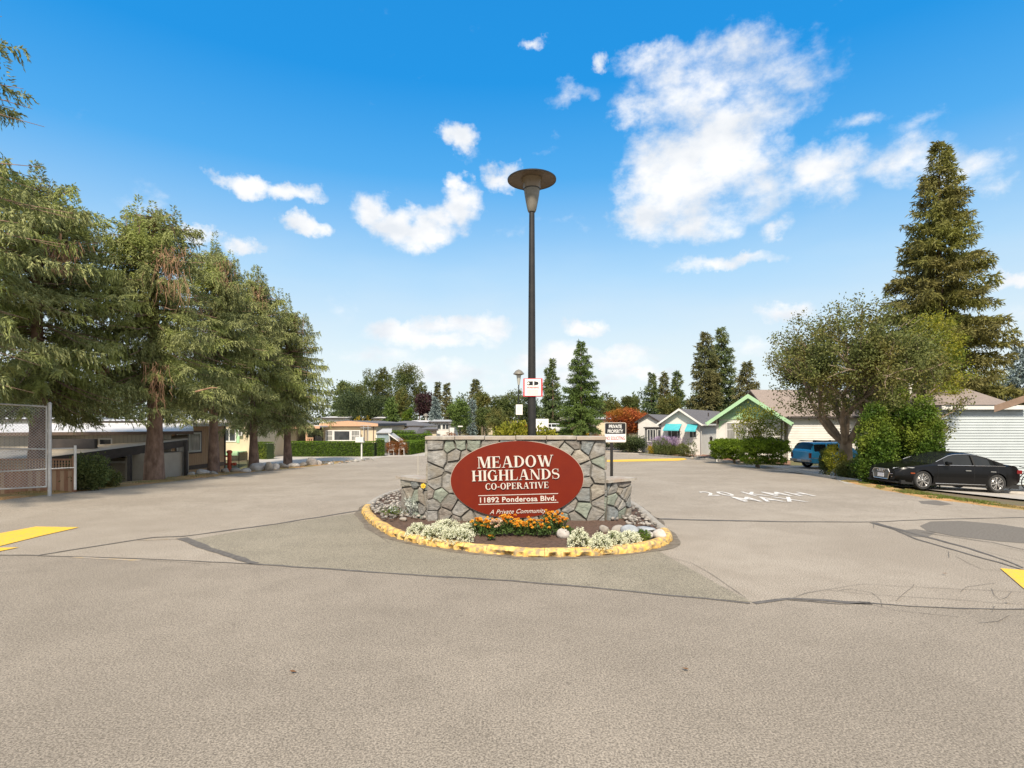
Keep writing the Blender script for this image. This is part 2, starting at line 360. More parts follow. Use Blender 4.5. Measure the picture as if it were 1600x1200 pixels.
def scan(poly, dz, step=.5, wob=0., nx=6):
    """polygon (world xy) filled by rows that follow the ground"""
    ys_ = [p[1] for p in poly]; y0_, y1_ = min(ys_), max(ys_)
    rr = sorted(set([round(y, 4) for y in ys_] + [y0_ + (y1_ - y0_) * i / max(1, int((y1_ - y0_) / step)) for i in range(int((y1_ - y0_) / step) + 1)]))
    rr = [r for i, r in enumerate(rr) if i == 0 or r - rr[i - 1] > 1e-3]
    V = []; F = []; n = len(poly)
    for y in rr:
        yy = min(max(y + 1.3e-4, y0_ + 1.3e-4), y1_ - 1.3e-4); hit = []
        for i in range(n):
            (ax, ay), (bx, by) = poly[i][:2], poly[(i + 1) % n][:2]
            if (ay - yy) * (by - yy) < 0: hit.append(ax + (bx - ax) * (yy - ay) / (by - ay))
        if len(hit) < 2: hit = [poly[0][0]] * 2
        a, b = min(hit), max(hit)
        if wob: a += wob * noise.noise(Vector((y * 1.7, 3, 0))); b += wob * noise.noise(Vector((y * 1.7, 9, 0)))
        for i in range(nx + 1):
            x = a + (b - a) * i / nx; V.append((x, y, tbase(x, y) + dz))
    for j in range(len(rr) - 1):
        for i in range(nx): k = j * (nx + 1) + i; F.append((k, k + 1, k + nx + 2, k + nx + 1))
    return V, F
def decal(name, poly, dz, m, wob=0., step=.5):
    V, F = scan([tuple(p[:2]) for p in poly], dz, step, wob); return struct(npmesh(name, V, F, m))
def gp(*pts): return [G(x, y) for x, y in pts]
def ribbon_vf(pts, w, dz, jit=.25, wig=.035):
    out = []
    for a, b in zip(pts, pts[1:]):
        n = max(1, int((Vector(b) - Vector(a)).length / .22))
        out += [Vector(a).lerp(Vector(b), i / n) for i in range(n)]
    out.append(Vector(pts[-1])); V = []; F = []
    ww = w if hasattr(w, '__len__') else (w, w); m = len(out)
    for i, p in enumerate(out):
        d = (out[min(i + 1, m - 1)] - out[max(i - 1, 0)]).normalized(); s = Vector((-d.y, d.x, 0))
        p = p + s * wig * noise.noise(Vector((p.x * 2.3, p.y * 2.3, 1)))
        h = (ww[0] + (ww[1] - ww[0]) * i / (m - 1)) * .5 * (1 + jit * 2 * noise.noise(Vector((p.x * 5, p.y * 5, 4))))
        for q in (p - s * h, p + s * h): V.append((q.x, q.y, tbase(q.x, q.y) + dz))
    for i in range(m - 1): F.append((2 * i, 2 * i + 1, 2 * i + 3, 2 * i + 2))
    return V, F
def ribbon(name, pts, w, dz, m, jit=.25):
    V, F = ribbon_vf(pts, w, dz, jit); return struct(npmesh(name, V, F, m))
SEAM = [(g.x, g.y) for g in gp((-400, 868), (-30, 868), (60, 868.5), (200, 872.5), (350, 879), (400, 882), (560, 893), (800, 908), (1010, 927), (1172, 943), (1235, 936), (1362, 944), (1500, 951), (1660, 953), (2300, 953))]
cx_ = sorted(set([float(v) for v in np.arange(-13.8, 14.9, .7)] + [a for a, b in SEAM if -13.8 < a < 14.8] + [13.])); V = []; F = []
for x in cx_:
    y = float(np.interp(x, [a for a, b in SEAM], [b for a, b in SEAM])); V += [(x, -5.9, tbase(x, -5.9) + .002), (x, y, tbase(x, y) + .002)]
for k in range(len(cx_) - 1): F.append((2 * k, 2 * k + 2, 2 * k + 3, 2 * k + 1))
struct(npmesh('near_asphalt', V, F, m_near))
decal('asphalt_patch', gp((400, 882), (560, 893), (800, 908), (1010, 927), (1175, 941), (1120, 912), (1048, 872), (1000, 845), (900, 830), (800, 830), (640, 830), (568, 800), (430, 820), (290, 845)), .004, m_patch)
decal('oval_asphalt_patch', gp((1436, 822), (1455, 815), (1500, 814), (1560, 819), (1640, 831), (1640, 852), (1560, 846), (1490, 838), (1450, 830)), .004, m_dark, wob=.1)
decal('small_asphalt_patch', gp((1435, 783), (1462, 782), (1490, 788), (1470, 790), (1440, 787)), .004, m_dark, wob=.06)
decal('small_asphalt_patch', gp((1405, 829), (1430, 827), (1462, 832), (1450, 840), (1425, 838)), .004, m_dark, wob=.08)
SEAL = [([(-30, 868), (60, 868), (110, 860), (180, 849), (240, 840), (285, 838.5), (350, 830), (430, 819), (500, 808), (568, 797)], (.05, .09)),
        ([(285, 841), (325, 857), (365, 871), (400, 881)], (.2, .12)),
        ([(60, 868.5), (200, 872.5), (350, 879), (400, 882)], .035),
        ([(400, 882), (560, 893), (800, 908), (1010, 927), (1100, 936), (1172, 943)], (.06, .05)),
        ([(1178, 943), (1215, 938), (1235, 936), (1290, 939), (1362, 944)], (.07, .10)),
        ([(1230, 938), (1310, 944), (1365, 944), (1420, 948), (1500, 951), (1660, 953)], .03),
        ([(1027, 811), (1045, 811.5), (1120, 813.5), (1230, 815.5), (1360, 816)], (.14, .05)),
        ([(1360, 816), (1440, 812.5), (1540, 810), (1660, 808)], .05),
        ([(1360, 817), (1400, 829), (1432, 843), (1520, 868), (1600, 891), (1660, 906)], .05),
        ([(1366, 817), (1380, 821), (1420, 832), (1500, 853), (1560, 872), (1600, 888)], (.12, .03)),
        ([(1440, 832), (1480, 838), (1550, 848), (1640, 868)], .025)]
for pts, w in SEAL: ribbon('crack_seal', gp(*pts), w, .008, m_seal)
# hairline cracks, one mass of thin lines
VV = []; FF = []
def crack(pts, w=.007):
    V, F = ribbon_vf(gp(*pts), w, .010, .4, .02); k = len(VV); VV.extend(V); FF.extend([tuple(i + k for i in f) for f in F])
for c in ([(1240, 935), (1262, 927), (1290, 922), (1350, 913), (1400, 916), (1500, 921), (1600, 926)], [(1290, 922), (1350, 929), (1400, 932), (1470, 936), (1560, 943), (1600, 945)],
          [(1310, 923), (1330, 921), (1362, 927), (1375, 938), (1376, 948)], [(1400, 940), (1410, 930), (1425, 918), (1428, 914)], [(1500, 925), (1510, 918), (1540, 914), (1555, 912)],
          [(1548, 920), (1552, 930), (1562, 938), (1575, 934), (1580, 926)], [(1555, 948), (1550, 958), (1580, 962), (1560, 972), (1530, 974)], [(1495, 870), (1512, 880), (1535, 890), (1570, 893)],
          [(1365, 819), (1365, 826)], [(1482, 862), (1484, 872)], [(1450, 830), (1530, 846), (1600, 862)], [(1470, 845), (1540, 862), (1600, 878)], [(1320, 808), (1345, 806), (1370, 807)], [(1260, 860), (1275, 862)],
          [(1040, 870), (1080, 880), (1120, 903), (1165, 935)], [(1340, 940), (1400, 955), (1500, 965)], [(180, 776), (230, 775)], [(120, 803), (140, 801)], [(0, 896), (12, 895)], [(45, 884), (54, 882)], [(62, 880), (72, 878)],
          [(80, 779), (140, 776), (200, 774)], [(230, 876), (330, 882)], [(560, 805), (580, 830), (610, 850)], [(535, 808), (550, 822)]): crack(c)
o = npmesh('hairline_cracks', VV, FF, m_crack); o['kind'] = 'stuff'
ribbon('worn_line', gp((115, 871), (220, 876)), .07, .006, m_faint)
ribbon('worn_line', gp((215, 845), (280, 842)), .05, .006, m_faint)
decal('yellow_arrow_marking', gp((-60, 844), (0, 834), (56, 823.5), (124, 824.5), (60, 839), (0, 854), (-60, 866)), .012, m_yel, step=.2)
decal('yellow_arrow_marking', gp((-50, 868), (0, 856.5), (30, 856), (0, 862), (-40, 872)), .012, m_yel, step=.15)
decal('yellow_arrow_marking', gp((1563, 889), (1606, 892), (1690, 898), (1660, 950), (1600, 921)), .012, m_yel, step=.2)
decal('yellow_speed_hump_marking', gp((940, 719), (975, 718.2), (1068, 716), (1074, 718), (1060, 720), (980, 721.5), (940, 722)), .012, m_yel, step=.4)
# painted speed limit
def textmesh(s, size, offset=0., shear=0., spacing=1., ext=0., align='CENTER'):
    cu = bpy.data.curves.new('t', 'FONT'); cu.body = s; cu.size = size; cu.align_x = align; cu.offset = offset; cu.shear = shear; cu.space_character = spacing; cu.extrude = ext; cu.resolution_u = 4
    o = bpy.data.objects.new('t', cu); C.objects.link(o); dg = bpy.context.evaluated_depsgraph_get(); me = bpy.data.meshes.new_from_object(o.evaluated_get(dg))
    bpy.data.objects.remove(o); return me
def fit_text(name, s, w, h, M, m, parent, **k):
    """text fitted to width w and cap height h, centred, then M"""
    me = textmesh(s, 1., **k); n = len(me.vertices); co = np.empty(n * 3); me.vertices.foreach_get('co', co); co = co.reshape(-1, 3)
    x0_, x1_ = co[:, 0].min(), co[:, 0].max(); y1_ = co[:, 1].max(); 
    cap = .70 if any(ch.isupper() or ch.isdigit() for ch in s) else y1_
    co[:, 0] = (co[:, 0] - (x0_ + x1_) / 2) * w / (x1_ - x0_); co[:, 1] = (co[:, 1] - cap / 2) * h / cap
    co = [M @ Vector(c) for c in co]; me.vertices.foreach_set('co', np.array([tuple(c) for c in co]).ravel()); me.name = name; me.materials.clear(); me.materials.append(m); me.update()
    o = bpy.data.objects.new(name, me); C.objects.link(o)
    if parent is not None: o.parent = parent
    return o
def road_text(s, xa, xb, ya, yb, sp):
    a, b = G(xa, ya), G(xb, yb); xc = (a.x + b.x) / 2; yc = (a.y + b.y) / 2
    u = Vector((1, -.04, 0)).normalized(); v = Vector((.067, 1, 0)).normalized()
    w = b.x - a.x; M = Matrix(((u.x, v.x, 0, xc), (u.y, v.y, 0, yc), (0, 0, 1, 0), (0, 0, 0, 1)))
    o = fit_text('painted_road_lettering', s, w, 1.25, M, m_white, None, offset=.012, spacing=sp)
    co = [v_.co for v_ in o.data.vertices]
    for c in co: c.z = tbase(c.x, c.y) + .014
    struct(o)
road_text('20 KMH', 1097, 1262, 771.5, 772.5, 1.25)
road_text('MAX', 1150, 1250, 780, 781, 1.15)
# cross street, driveways, kerb strip
decal('cross_street', gp((392, 731), (398, 715), (424, 708), (446, 708), (470, 713), (600, 711), (640, 709), (668, 706), (668, 712), (600, 714), (560, 720.5), (480, 728.5)), .006, m_conc)
dw = [G(1186, 732.5), G(1300, 745), G(1352, 753)]
decal('driveway', [(dw[0].x, dw[0].y), (dw[1].x, dw[1].y), (13.4, 22.4), (24, 22.6), (24, 36), (13.2, 36), (dw[0].x + .3, dw[0].y + 3)], .005, m_conc)
ca = G(1352, 754.5); cb = G(1600, 781)
decal('car_pad', [(ca.x, ca.y), (cb.x, cb.y), (26, cb.y - 1.5), (26, 22), (ca.x + .4, 22)], .009, m_conc)
kb = MB(); pts = [G(x, y) for x, y in ((1352, 753), (1300, 746), (1200, 731), (1144, 722), (1085, 717), (1040, 713), (1000, 709.5), (950, 708))]
for a, b in zip(pts, pts[1:]):
    n = max(2, int((b - a).length / .8))
    for i in range(n):
        p, q = a.lerp(b, i / n), a.lerp(b, (i + .985) / n); s = Vector((-(q - p).y, (q - p).x, 0)).normalized() * -.16
        for c in (p, q): c.z = tbase(c.x, c.y)
        h = Vector((0, 0, .09)); o = Vector((0, 0, -.1))
        kb.add([p + o, q + o, q - s + o, p - s + o, p + h, q + h, q - s + h, p - s + h], [(0, 1, 5, 4), (1, 2, 6, 5), (2, 3, 7, 6), (3, 0, 4, 7), (4, 5, 6, 7)])
struct(kb.build('kerb', m_conc))

# verges: uneven strips that lap over the asphalt edge
def verge(name, edge, w_in, w_out, m, y0_, y1_, side, h=.035):
    V = []; F = []; n = int((y1_ - y0_) / .18); k = 7
    for j in range(n + 1):
        y = y0_ + (y1_ - y0_) * j / n; e = edge(y); off = .16 * noise.noise(Vector((y * 1.1, 2, side))) + .07 * noise.noise(Vector((y * 4, 5, side)))
        for i in range(k + 1):
            t = i / k; x = e + side * (-w_in + off * (1 - t) + (w_in + w_out) * t)
            zz = (tz(x, y) if side < 0 else tbase(x, y)) + (h * min(1, t * 3.5) + .03 * noise.noise(Vector((x * 3, y * 3, 0))) * min(1, t * 4)) - (.02 if i == 0 else 0)
            V.append((x, y, zz))
    for j in range(n):
        for i in range(k): q = j * (k + 1) + i; F.append((q, q + 1, q + k + 2, q + k + 1) if side > 0 else (q + 1, q, q + k + 1, q + k + 2))
    return struct(npmesh(name, V, F, m, smooth=True))
verge('verge_soil', xl, .42, 1.9, m_verge, 8, 40, -1)
verge('verge_soil', xr, .12, .9, m_verge, 8, 24.5, 1)
# grass blades on the verges
rng = np.random.default_rng(3)
m_grass = leafmat('grass_blades', (.07, .10, .02), (.20, .24, .05), .3, big=((.30, .22, .08), .8))
def blades(name, pts, h, w, m, dens_lean=.5):
    n = len(pts); p = np.array(pts); d = np.stack([rng.normal(0, dens_lean, n), rng.normal(0, dens_lean, n), np.ones(n)], 1)
    V, F = cards(p, d, h * rng.uniform(.5, 1.3, n), w, rng); return npmesh(name, V, F, m, attr=rng.random(n))
pts = []
for i in range(15000):
    y = R.uniform(13, 24); x = xr(y) + R.uniform(0, 1.0) ** .8 * (1.0 if y < 21 else .5)
    if noise.noise(Vector((x * 1.2, y * 1.2, 0))) > -.18 + .35 * ss(17, 24, y): pts.append((x, y, tbase(x, y) + .01))
o = blades('verge_grass', pts, .085, .016, m_grass); o['kind'] = 'stuff'
pts = []
for i in range(5000):
    y = R.uniform(12, 36); x = xl(y) - R.uniform(.05, 1.8)
    if noise.noise(Vector((x * 1.0, y * 1.0, 7))) > .02: pts.append((x, y, tz(x, y) + .01))
o = blades('verge_grass', pts, .075, .018, m_grass); o['kind'] = 'stuff'
m_dryleaf = leafmat('fallen_leaf_brown', (.17, .08, .03), (.36, .2, .08), .1)
pts = [(xl(y) + R.uniform(-1.8, .5), y) for y in [R.uniform(10, 34) for i in range(2600)]] + [G(R.uniform(0, 1600), R.uniform(740, 1100)).to_tuple()[:2] for i in range(9)]
p = np.array([(x, y, tz(x, y) + .03) for x, y in pts]); d = rng.normal(size=p.shape) * (1, 1, .12)
V, F = cards(p, d, .07, .04, rng, side=np.tile([0, 0, 1.], (len(p), 1))); o = npmesh('fallen_leaves', V, F, m_dryleaf, attr=rng.random(len(p))); o['kind'] = 'stuff'

# ------------------------------------------------------------------ the island
OUT = [(-3.85, 14.5), (-3.54, 13.3), (-2.9, 11.86), (-2.09, 10.58), (-1.14, 9.89), (-.44, 9.5), (.32, 9.28), (1.07, 9.3), (1.74, 9.46), (2.34, 9.72), (2.86, 10.25), (3.12, 10.9), (3.19, 12.0), (3.30, 13.9), (3.3, 15.9), (3.0, 18.5), (2.2, 20.6), (.3, 21.6), (-2, 21.2), (-3.5, 19.6), (-4.0, 17.4)]
def catmull(P_, n):
    m = len(P_); out = []
    for i in range(m):
        p0, p1, p2, p3 = [Vector((*P_[(i + k) % m], 0)) for k in (-1, 0, 1, 2)]
        for j in range(n):
            t = j / n; out.append(.5 * ((2 * p1) + (p2 - p0) * t + (2 * p0 - 5 * p1 + 4 * p2 - p3) * t * t + (3 * p1 - p0 - 3 * p2 + p3) * t ** 3))
    return out
ring = catmull(OUT, 10); NR = len(ring)
isl = thing('island_kerb', 'broken yellow painted concrete kerb around the flower island', 'kerb', (-.2, 9.3, 0))
m_kyel = mat('chipped_yellow_paint', (.78, .53, .17), (.66, .38, .08), scale=7, lo=.4, hi=.6, c3=(.30, .23, .13), s3=13, rough=.8, bump=.7, bscale=22, bdist=.015)
m_kgrey = mat('kerb_concrete', (.27, .25, .22), (.38, .35, .30), scale=6, rough=.95, bump=.8, bscale=20, bdist=.02)
cen = Vector((-.3, 14.5, 0))
i = 0; blk = 0; R = random.Random(11)
prof = [(0, -.05), (-.015, .03), (.0, .085), (.035, .128), (.10, .142), (.165, .130), (.20, .09), (.205, .03)]   # inwards, up
while i < NR:
    ln = R.choice([5, 6, 7, 8]) if i + 10 < NR else NR - i
    mid = ring[(i + ln // 2) % NR]; yellow = mid.y < 14.6 and (mid.x < 0 or mid.y < 11.2)
    b = MB(); V = []; steps = ln * 4
    for k in range(steps + 1):
        t = i + ln * (k / steps) * .985 + .03; a0 = int(t) % NR; fr = t - int(t); p = ring[a0].lerp(ring[(a0 + 1) % NR], fr); d = (ring[(a0 + 1) % NR] - ring[a0]).normalized(); s = Vector((-d.y, d.x, 0))
        if (cen - p).dot(s) < 0: s = -s
        for q, (u, z) in enumerate(prof):
            w = p + s * u + Vector((0, 0, z)); nn = noise.noise(w * 4) * .012 + noise.noise(w * 17) * .006
            if q <= 1: nn += max(0, noise.noise(w * 7 + Vector((9, 0, 0))) - .02) * .20     # broken bites out of the outer lip
            V.append(w + s * nn + Vector((0, 0, nn * .6 if z > .03 else 0)) + Vector((0, 0, tbase(w.x, w.y))))
    n = len(prof); F = [(r * n + q, r * n + q + 1, (r + 1) * n + q + 1, (r + 1) * n + q) for r in range(steps) for q in range(n - 1)] + [tuple(range(n)), tuple(steps * n + q for q in range(n - 1, -1, -1))]
    b.add(V, F); b.sm = True
    o = b.build('kerb_block', m_kyel if yellow else m_kgrey, isl, world=True)
    i += ln
# soil bed
V = []; F = []; K = 14
for k in range(K + 1):
    f = k / K
    for j, p in enumerate(ring):
        q = cen.lerp(p, f * .955); V.append((q.x, q.y, tbase(q.x, q.y) + .085 + .05 * (1 - f ** 3) + (.02 * noise.noise(q * 3) + .02 * noise.noise(q * 9) if k < K else 0)))
for k in range(K):
    for j in range(NR): F.append((k * NR + j, k * NR + (j + 1) % NR, (k + 1) * NR + (j + 1) % NR, (k + 1) * NR + j))
struct(npmesh('flower_bed_soil', V, F, m_soil, smooth=True))
def bedz(x, y): return .115 + tbase(x, y)
# sealer smudge round the kerb
V = []; F = []
for j in range(NR + 1):
    p = ring[j % NR]; d = (p - cen).normalized(); w = .16 + .12 * noise.noise(p * 1.3)
    for q in (p - d * .05, p + d * w): V.append((q.x, q.y, tbase(q.x, q.y) + .008))
for j in range(NR): F.append((2 * j, 2 * j + 1, 2 * j + 3, 2 * j + 2))
struct(npmesh('kerb_base_dirt', V, F, mat('kerb_dirt', (.11, .09, .065), (.20, .17, .13), scale=7, rough=.95)))
# rocks and pebbles
ICO = None
def ico(sub=1):
    import bmesh
    bm = bmesh.new(); bmesh.ops.create_icosphere(bm, subdivisions=sub, radius=1); v = np.array([q.co[:] for q in bm.verts]); f = np.array([[w.index for w in q.verts] for q in bm.faces]); bm.free(); return v, f
IV1, IF1 = ico(1); IV3, IF3 = ico(3)
def pebbles(name, P_, S_, m, flat=.6):
    n = len(P_); rg = np.random.default_rng(len(P_)); s = np.array(S_)[:, None, None] * rg.uniform(.6, 1.1, (n, 1, 3)) * (1, 1, flat)
    a = rg.uniform(0, 6.28, n); v = IV1[None] * s * rg.uniform(.8, 1.15, (n, len(IV1), 1)); c, t = np.cos(a)[:, None], np.sin(a)[:, None]
    v = np.stack([v[..., 0] * c - v[..., 1] * t, v[..., 0] * t + v[..., 1] * c, v[..., 2]], -1) + np.array(P_)[:, None]
    f = IF1[None] + (np.arange(n) * len(IV1))[:, None, None]; at = np.repeat(rg.random(n), len(IF1))
    return npmesh(name, v.reshape(-1, 3), f.reshape(-1, 3), m, attr=at, smooth=True)
def peb_mat(name, a, b_):
    m = leafmat(name, a, b_, 0.0, .8); return m
m_peb = peb_mat('river_pebble', (.10, .092, .082), (.40, .37, .33))
PP = []; SS = []
R = random.Random(8)
while len(PP) < 3400:
    j = R.randrange(NR); f = R.uniform(.25, .94); q = cen.lerp(ring[j], f)
    if q.y < 12.3 + R.uniform(-.4, .4) and -2.6 < q.x < 2.4: continue
    if q.y < 11.4: continue
    PP.append((q.x, q.y, bedz(q.x, q.y) + .03 + R.uniform(0, .03))); SS.append(R.uniform(.03, .075))
o = pebbles('river_pebbles', PP, SS, m_peb); o['kind'] = 'stuff'
m_rock = mat('boulder_grey', (.20, .185, .165), (.40, .37, .33), scale=3, rough=.9, bump=.7, bscale=12, bdist=.03, c3=(.28, .24, .19), s3=1.2)
m_rockw = mat('boulder_pale', (.34, .31, .28), (.56, .53, .49), scale=4, rough=.9, bump=.7, bscale=14, bdist=.03)
m_rockb = mat('boulder_bluish', (.22, .24, .26), (.38, .41, .43), scale=4, rough=.85, bump=.5, bscale=14, bdist=.02)
def rock(name, label, loc, sz, m, seed, ang=.5, group=None, cat='rock', sink=.25):
    rg = np.random.default_rng(seed); v = IV3.copy()
    for k in range(9):                          # chop facets
        n = rg.normal(size=3); n /= np.linalg.norm(n); dd = rg.uniform(.55, .92) if ang else .97
        t = v @ n; v -= np.outer(np.clip(t - dd, 0, None), n) * ang * 1.6
    v *= (1 + .05 * rg.normal(size=(len(v), 1)) * ang)
    v = v * np.array(sz) / 2; a = rg.uniform(-.4, .4); c, s = math.cos(a), math.sin(a); v = np.stack([v[:, 0] * c - v[:, 1] * s, v[:, 0] * s + v[:, 1] * c, v[:, 2]], 1); v[:, 2] += sz[2] * (.5 - sink)
    o = npmesh(name, v, IF3, m, smooth=ang < .3); o.location = loc; return tag(o, label, cat, group)

# ------------------------------------------------------------------ stone sign wall
YW = 12.1; SW = FPX / YW
def wx(px): return (px - 800) / SW
def wz(py): return EYE - (py - HZ) / SW
wall = thing('stone_sign_wall', 'wide stone clad wall with slate cap that carries the red oval sign', 'wall', (.1, YW, .05))
m_mort = mat('mortar', (.10, .093, .08), (.15, .14, .12), scale=12, rough=.95, bump=.6, bscale=30, bdist=.01)
dk = lambda c, f=.62: tuple(x * f for x in c)
SM = [mat('stone_' + n, dk(a, .52), dk(b, .74), scale=s * 1.6, rough=.85, bump=.9, bscale=14, bdist=.03, c3=dk(c), s3=2.5, stretch=(1, 1, 1.6)) for n, a, b, c, s in (
    ('grey', (.27, .265, .25), (.42, .41, .385), (.34, .31, .26), 5), ('green', (.24, .285, .235), (.40, .45, .37), (.33, .36, .29), 4), ('tan', (.38, .34, .27), (.50, .46, .385), (.33, .29, .24), 5),
    ('blue', (.20, .23, .235), (.33, .36, .36), (.28, .28, .26), 6), ('pale', (.44, .43, .39), (.55, .53, .48), (.40, .385, .33), 5), ('umber', (.24, .2, .17), (.36, .32, .28), (.28, .27, .24), 6))]
def clip(poly, p, n):
    out = []; m = len(poly)
    for i in range(m):
        a, b = poly[i], poly[(i + 1) % m]; da = (a[0] - p[0]) * n[0] + (a[1] - p[1]) * n[1]; db = (b[0] - p[0]) * n[0] + (b[1] - p[1]) * n[1]
        if da <= 0: out.append(a)
        if da * db < 0: t = da / (da - db); out.append((a[0] + (b[0] - a[0]) * t, a[1] + (b[1] - a[1]) * t))
    return out
def cells(seeds, rect, gap):
    x0_, x1_, y0_, y1_ = rect; res = []
    for i, (sx, sy) in enumerate(seeds):
        poly = [(x0_, y0_), (x1_, y0_), (x1_, y1_), (x0_, y1_)]
        for j, (tx, ty) in enumerate(seeds):
            if i == j: continue
            dx, dy = tx - sx, ty - sy; l = math.hypot(dx, dy)
            if l > 1.6: continue
            n = (dx / l, dy / l); poly = clip(poly, ((sx + tx) / 2 - n[0] * gap / 2, (sy + ty) / 2 - n[1] * gap / 2), n)
            if len(poly) < 3: break
        if len(poly) >= 3: res.append(poly)
    return res
def stone(poly, depth, M, rg):
    # drop near-duplicate corners, bow the edges a little
    pts = []
    for i, a in enumerate(poly):
        b = poly[(i + 1) % len(poly)]
        if math.hypot(b[0] - a[0], b[1] - a[1]) < .025: continue
        pts.append(a)
        if math.hypot(b[0] - a[0], b[1] - a[1]) > .12:
            n = ((b[1] - a[1]), -(b[0] - a[0])); l = math.hypot(*n); k = rg.uniform(-.016, .006); pts.append(((a[0] + b[0]) / 2 + n[0] / l * k, (a[1] + b[1]) / 2 + n[1] / l * k))
    if len(pts) < 3: return None
    cx = sum(p[0] for p in pts) / len(pts); cy = sum(p[1] for p in pts) / len(pts)
    def ringz(f, z, jz=0): return [((p[0] - cx) * f + cx, (p[1] - cy) * f + cy, z + rg.uniform(-jz, jz)) for p in pts]
    s = 1 / max(.12, min(math.hypot(p[0] - cx, p[1] - cy) for p in pts)); tilt = (rg.uniform(-.12, .12), rg.uniform(-.12, .12))
    r = [ringz(1, -.03), ringz(1, depth * .55), ringz(max(.8, 1 - .012 * s), depth * .93, .002), ringz(max(.55, 1 - .05 * s), depth, .004)]
    vs = []
    for q in r: vs += [(x, y, z + ((x - cx) * tilt[0] + (y - cy) * tilt[1] if z > 0 else 0)) for x, y, z in q]
    n = len(pts); vs.append((cx, cy, depth + rg.uniform(-.006, .01)))
    fs = [(k * n + i, k * n + (i + 1) % n, (k + 1) * n + (i + 1) % n, (k + 1) * n + i) for k in range(3) for i in range(n)] + [(3 * n + i, 3 * n + (i + 1) % n, 4 * n) for i in range(n)]
    b = MB(); b.add([M @ Vector(v) for v in vs], fs); return b
def clad(rect, n, M, rg, aspect=1.35, gap=.022, dep=(.022, .075), skip=None):
    x0_, x1_, y0_, y1_ = rect; w, h = x1_ - x0_, y1_ - y0_; seeds = []; tries = 0; mind = math.sqrt(w * h / n) * .74
    while len(seeds) < n and tries < 8000:
        tries += 1; p = (rg.uniform(x0_, x1_), rg.uniform(y0_, y1_)); f = .75 + .5 * (noise.noise(Vector((p[0] * 1.4, p[1] * 1.4, 3))) + .5)
        if all(math.hypot((p[0] - q[0]) / aspect * 1.15, p[1] - q[1]) > mind * f for q in seeds): seeds.append(p)
    for c in cells(seeds, rect, gap):
        cx = sum(p[0] for p in c) / len(c); cy = sum(p[1] for p in c) / len(c)
        if skip and skip(cx, cy): continue
        b = stone(c, rg.uniform(*dep), M, rg)
        if b: b.build('stone', rg.choice(SM[:1] * 3 + SM), wall, world=True)
XL, XR = wx(668), wx(945); ZT = wz(687.5)
b = MB(); b.box(XL + .02, XR - .02, YW, YW + .5, -.05, ZT); b.build('wall_core', m_mort, wall, world=True)
Mf = Matrix(((1, 0, 0, 0), (0, 0, -1, YW), (0, 1, 0, 0), (0, 0, 0, 1)))
rg = random.Random(21)
SCX, SCZ, SRX, SRZ = wx(807.8), wz(748.5), 103.8 / SW, 60.5 / SW
clad((XL, XR, .06, ZT - .004), 82, Mf, rg, skip=lambda x, z: ((x - SCX) / (SRX - .28)) ** 2 + ((z - SCZ) / (SRZ - .28)) ** 2 < 1)
Ms = Matrix(((0, 0, -1, XL + .02), (-1, 0, 0, YW + .5), (0, 1, 0, 0), (0, 0, 0, 1))); clad((0, .5, .06, ZT - .004), 9, Ms, rg, aspect=1)
Ms = Matrix(((0, 0, 1, XR - .02), (1, 0, 0, YW), (0, 1, 0, 0), (0, 0, 0, 1))); clad((0, .5, .06, ZT - .004), 9, Ms, rg, aspect=1)
m_slate = mat('slate_cap', (.27, .245, .21), (.42, .39, .34), scale=7, rough=.85, bump=.6, bscale=16, bdist=.012, c3=(.34, .28, .225), s3=3)
js = [wx(x) for x in (664.5, 711, 757.5, 806, 853.5, 900, 946.5)]
for k, (a, c) in enumerate(zip(js, js[1:])):
    b = MB(); dz = rg.uniform(-.006, .006); b.box(a + .005, c - .005, YW - .10 + rg.uniform(-.015, .015), YW + .56, ZT + .004 + dz, ZT + .082 + dz, bev=.008); b.build('cap_slab', m_slate, wall, world=True)
def wing(p0, p1, n):
    """low wing wall from p0 (at the main wall) to p1; visible face towards the camera"""
    a, c = Vector((*p0, 0)), Vector((*p1, 0)); u = (c - a).normalized(); L_ = (c - a).length; nn = Vector((u.y, -u.x, 0))
    if nn.y > 0: nn = -nn
    M = Matrix(((u.x, 0, nn.x, a.x), (u.y, 0, nn.y, a.y), (0, 1, 0, 0), (0, 0, 0, 1)))
    zt = .93
    b = MB(); b.add([M @ Vector(v) for v in [(x, z, w) for w in (-.4, 0) for z in (-.05, zt) for x in (0, L_)]], [(0, 1, 3, 2), (4, 6, 7, 5), (0, 4, 5, 1), (2, 3, 7, 6), (0, 2, 6, 4), (1, 5, 7, 3)]); b.build('wing_core', m_mort, wall, world=True)
    clad((.02, L_ + .02, .06, zt - .004), n, M, rg, aspect=.6, gap=.026)
    Me = M @ Matrix(((0, 0, 1, L_), (0, 1, 0, 0), (-1, 0, 0, 0), (0, 0, 0, 1))); clad((0, .4, .06, zt - .004), 5, Me, rg, aspect=.7)
    for s0, s1 in ((-.03, L_ * .5), (L_ * .5 + .012, L_ + .16)):
        b = MB(); vs = [(x, z, w) for w in (-.46, .09) for z in (zt + .003, zt + .068) for x in (s0, s1)]
        b.add([M @ Vector(v) for v in vs], [(0, 1, 3, 2), (4, 6, 7, 5), (0, 4, 5, 1), (2, 3, 7, 6), (0, 2, 6, 4), (1, 5, 7, 3)]); b.build('cap_slab', m_slate, wall, world=True)
wing((XL + .02, YW + .10), (-2.54, 12.95), 13)
wing((XR + .04, YW + .06), (2.66, 12.62), 13)

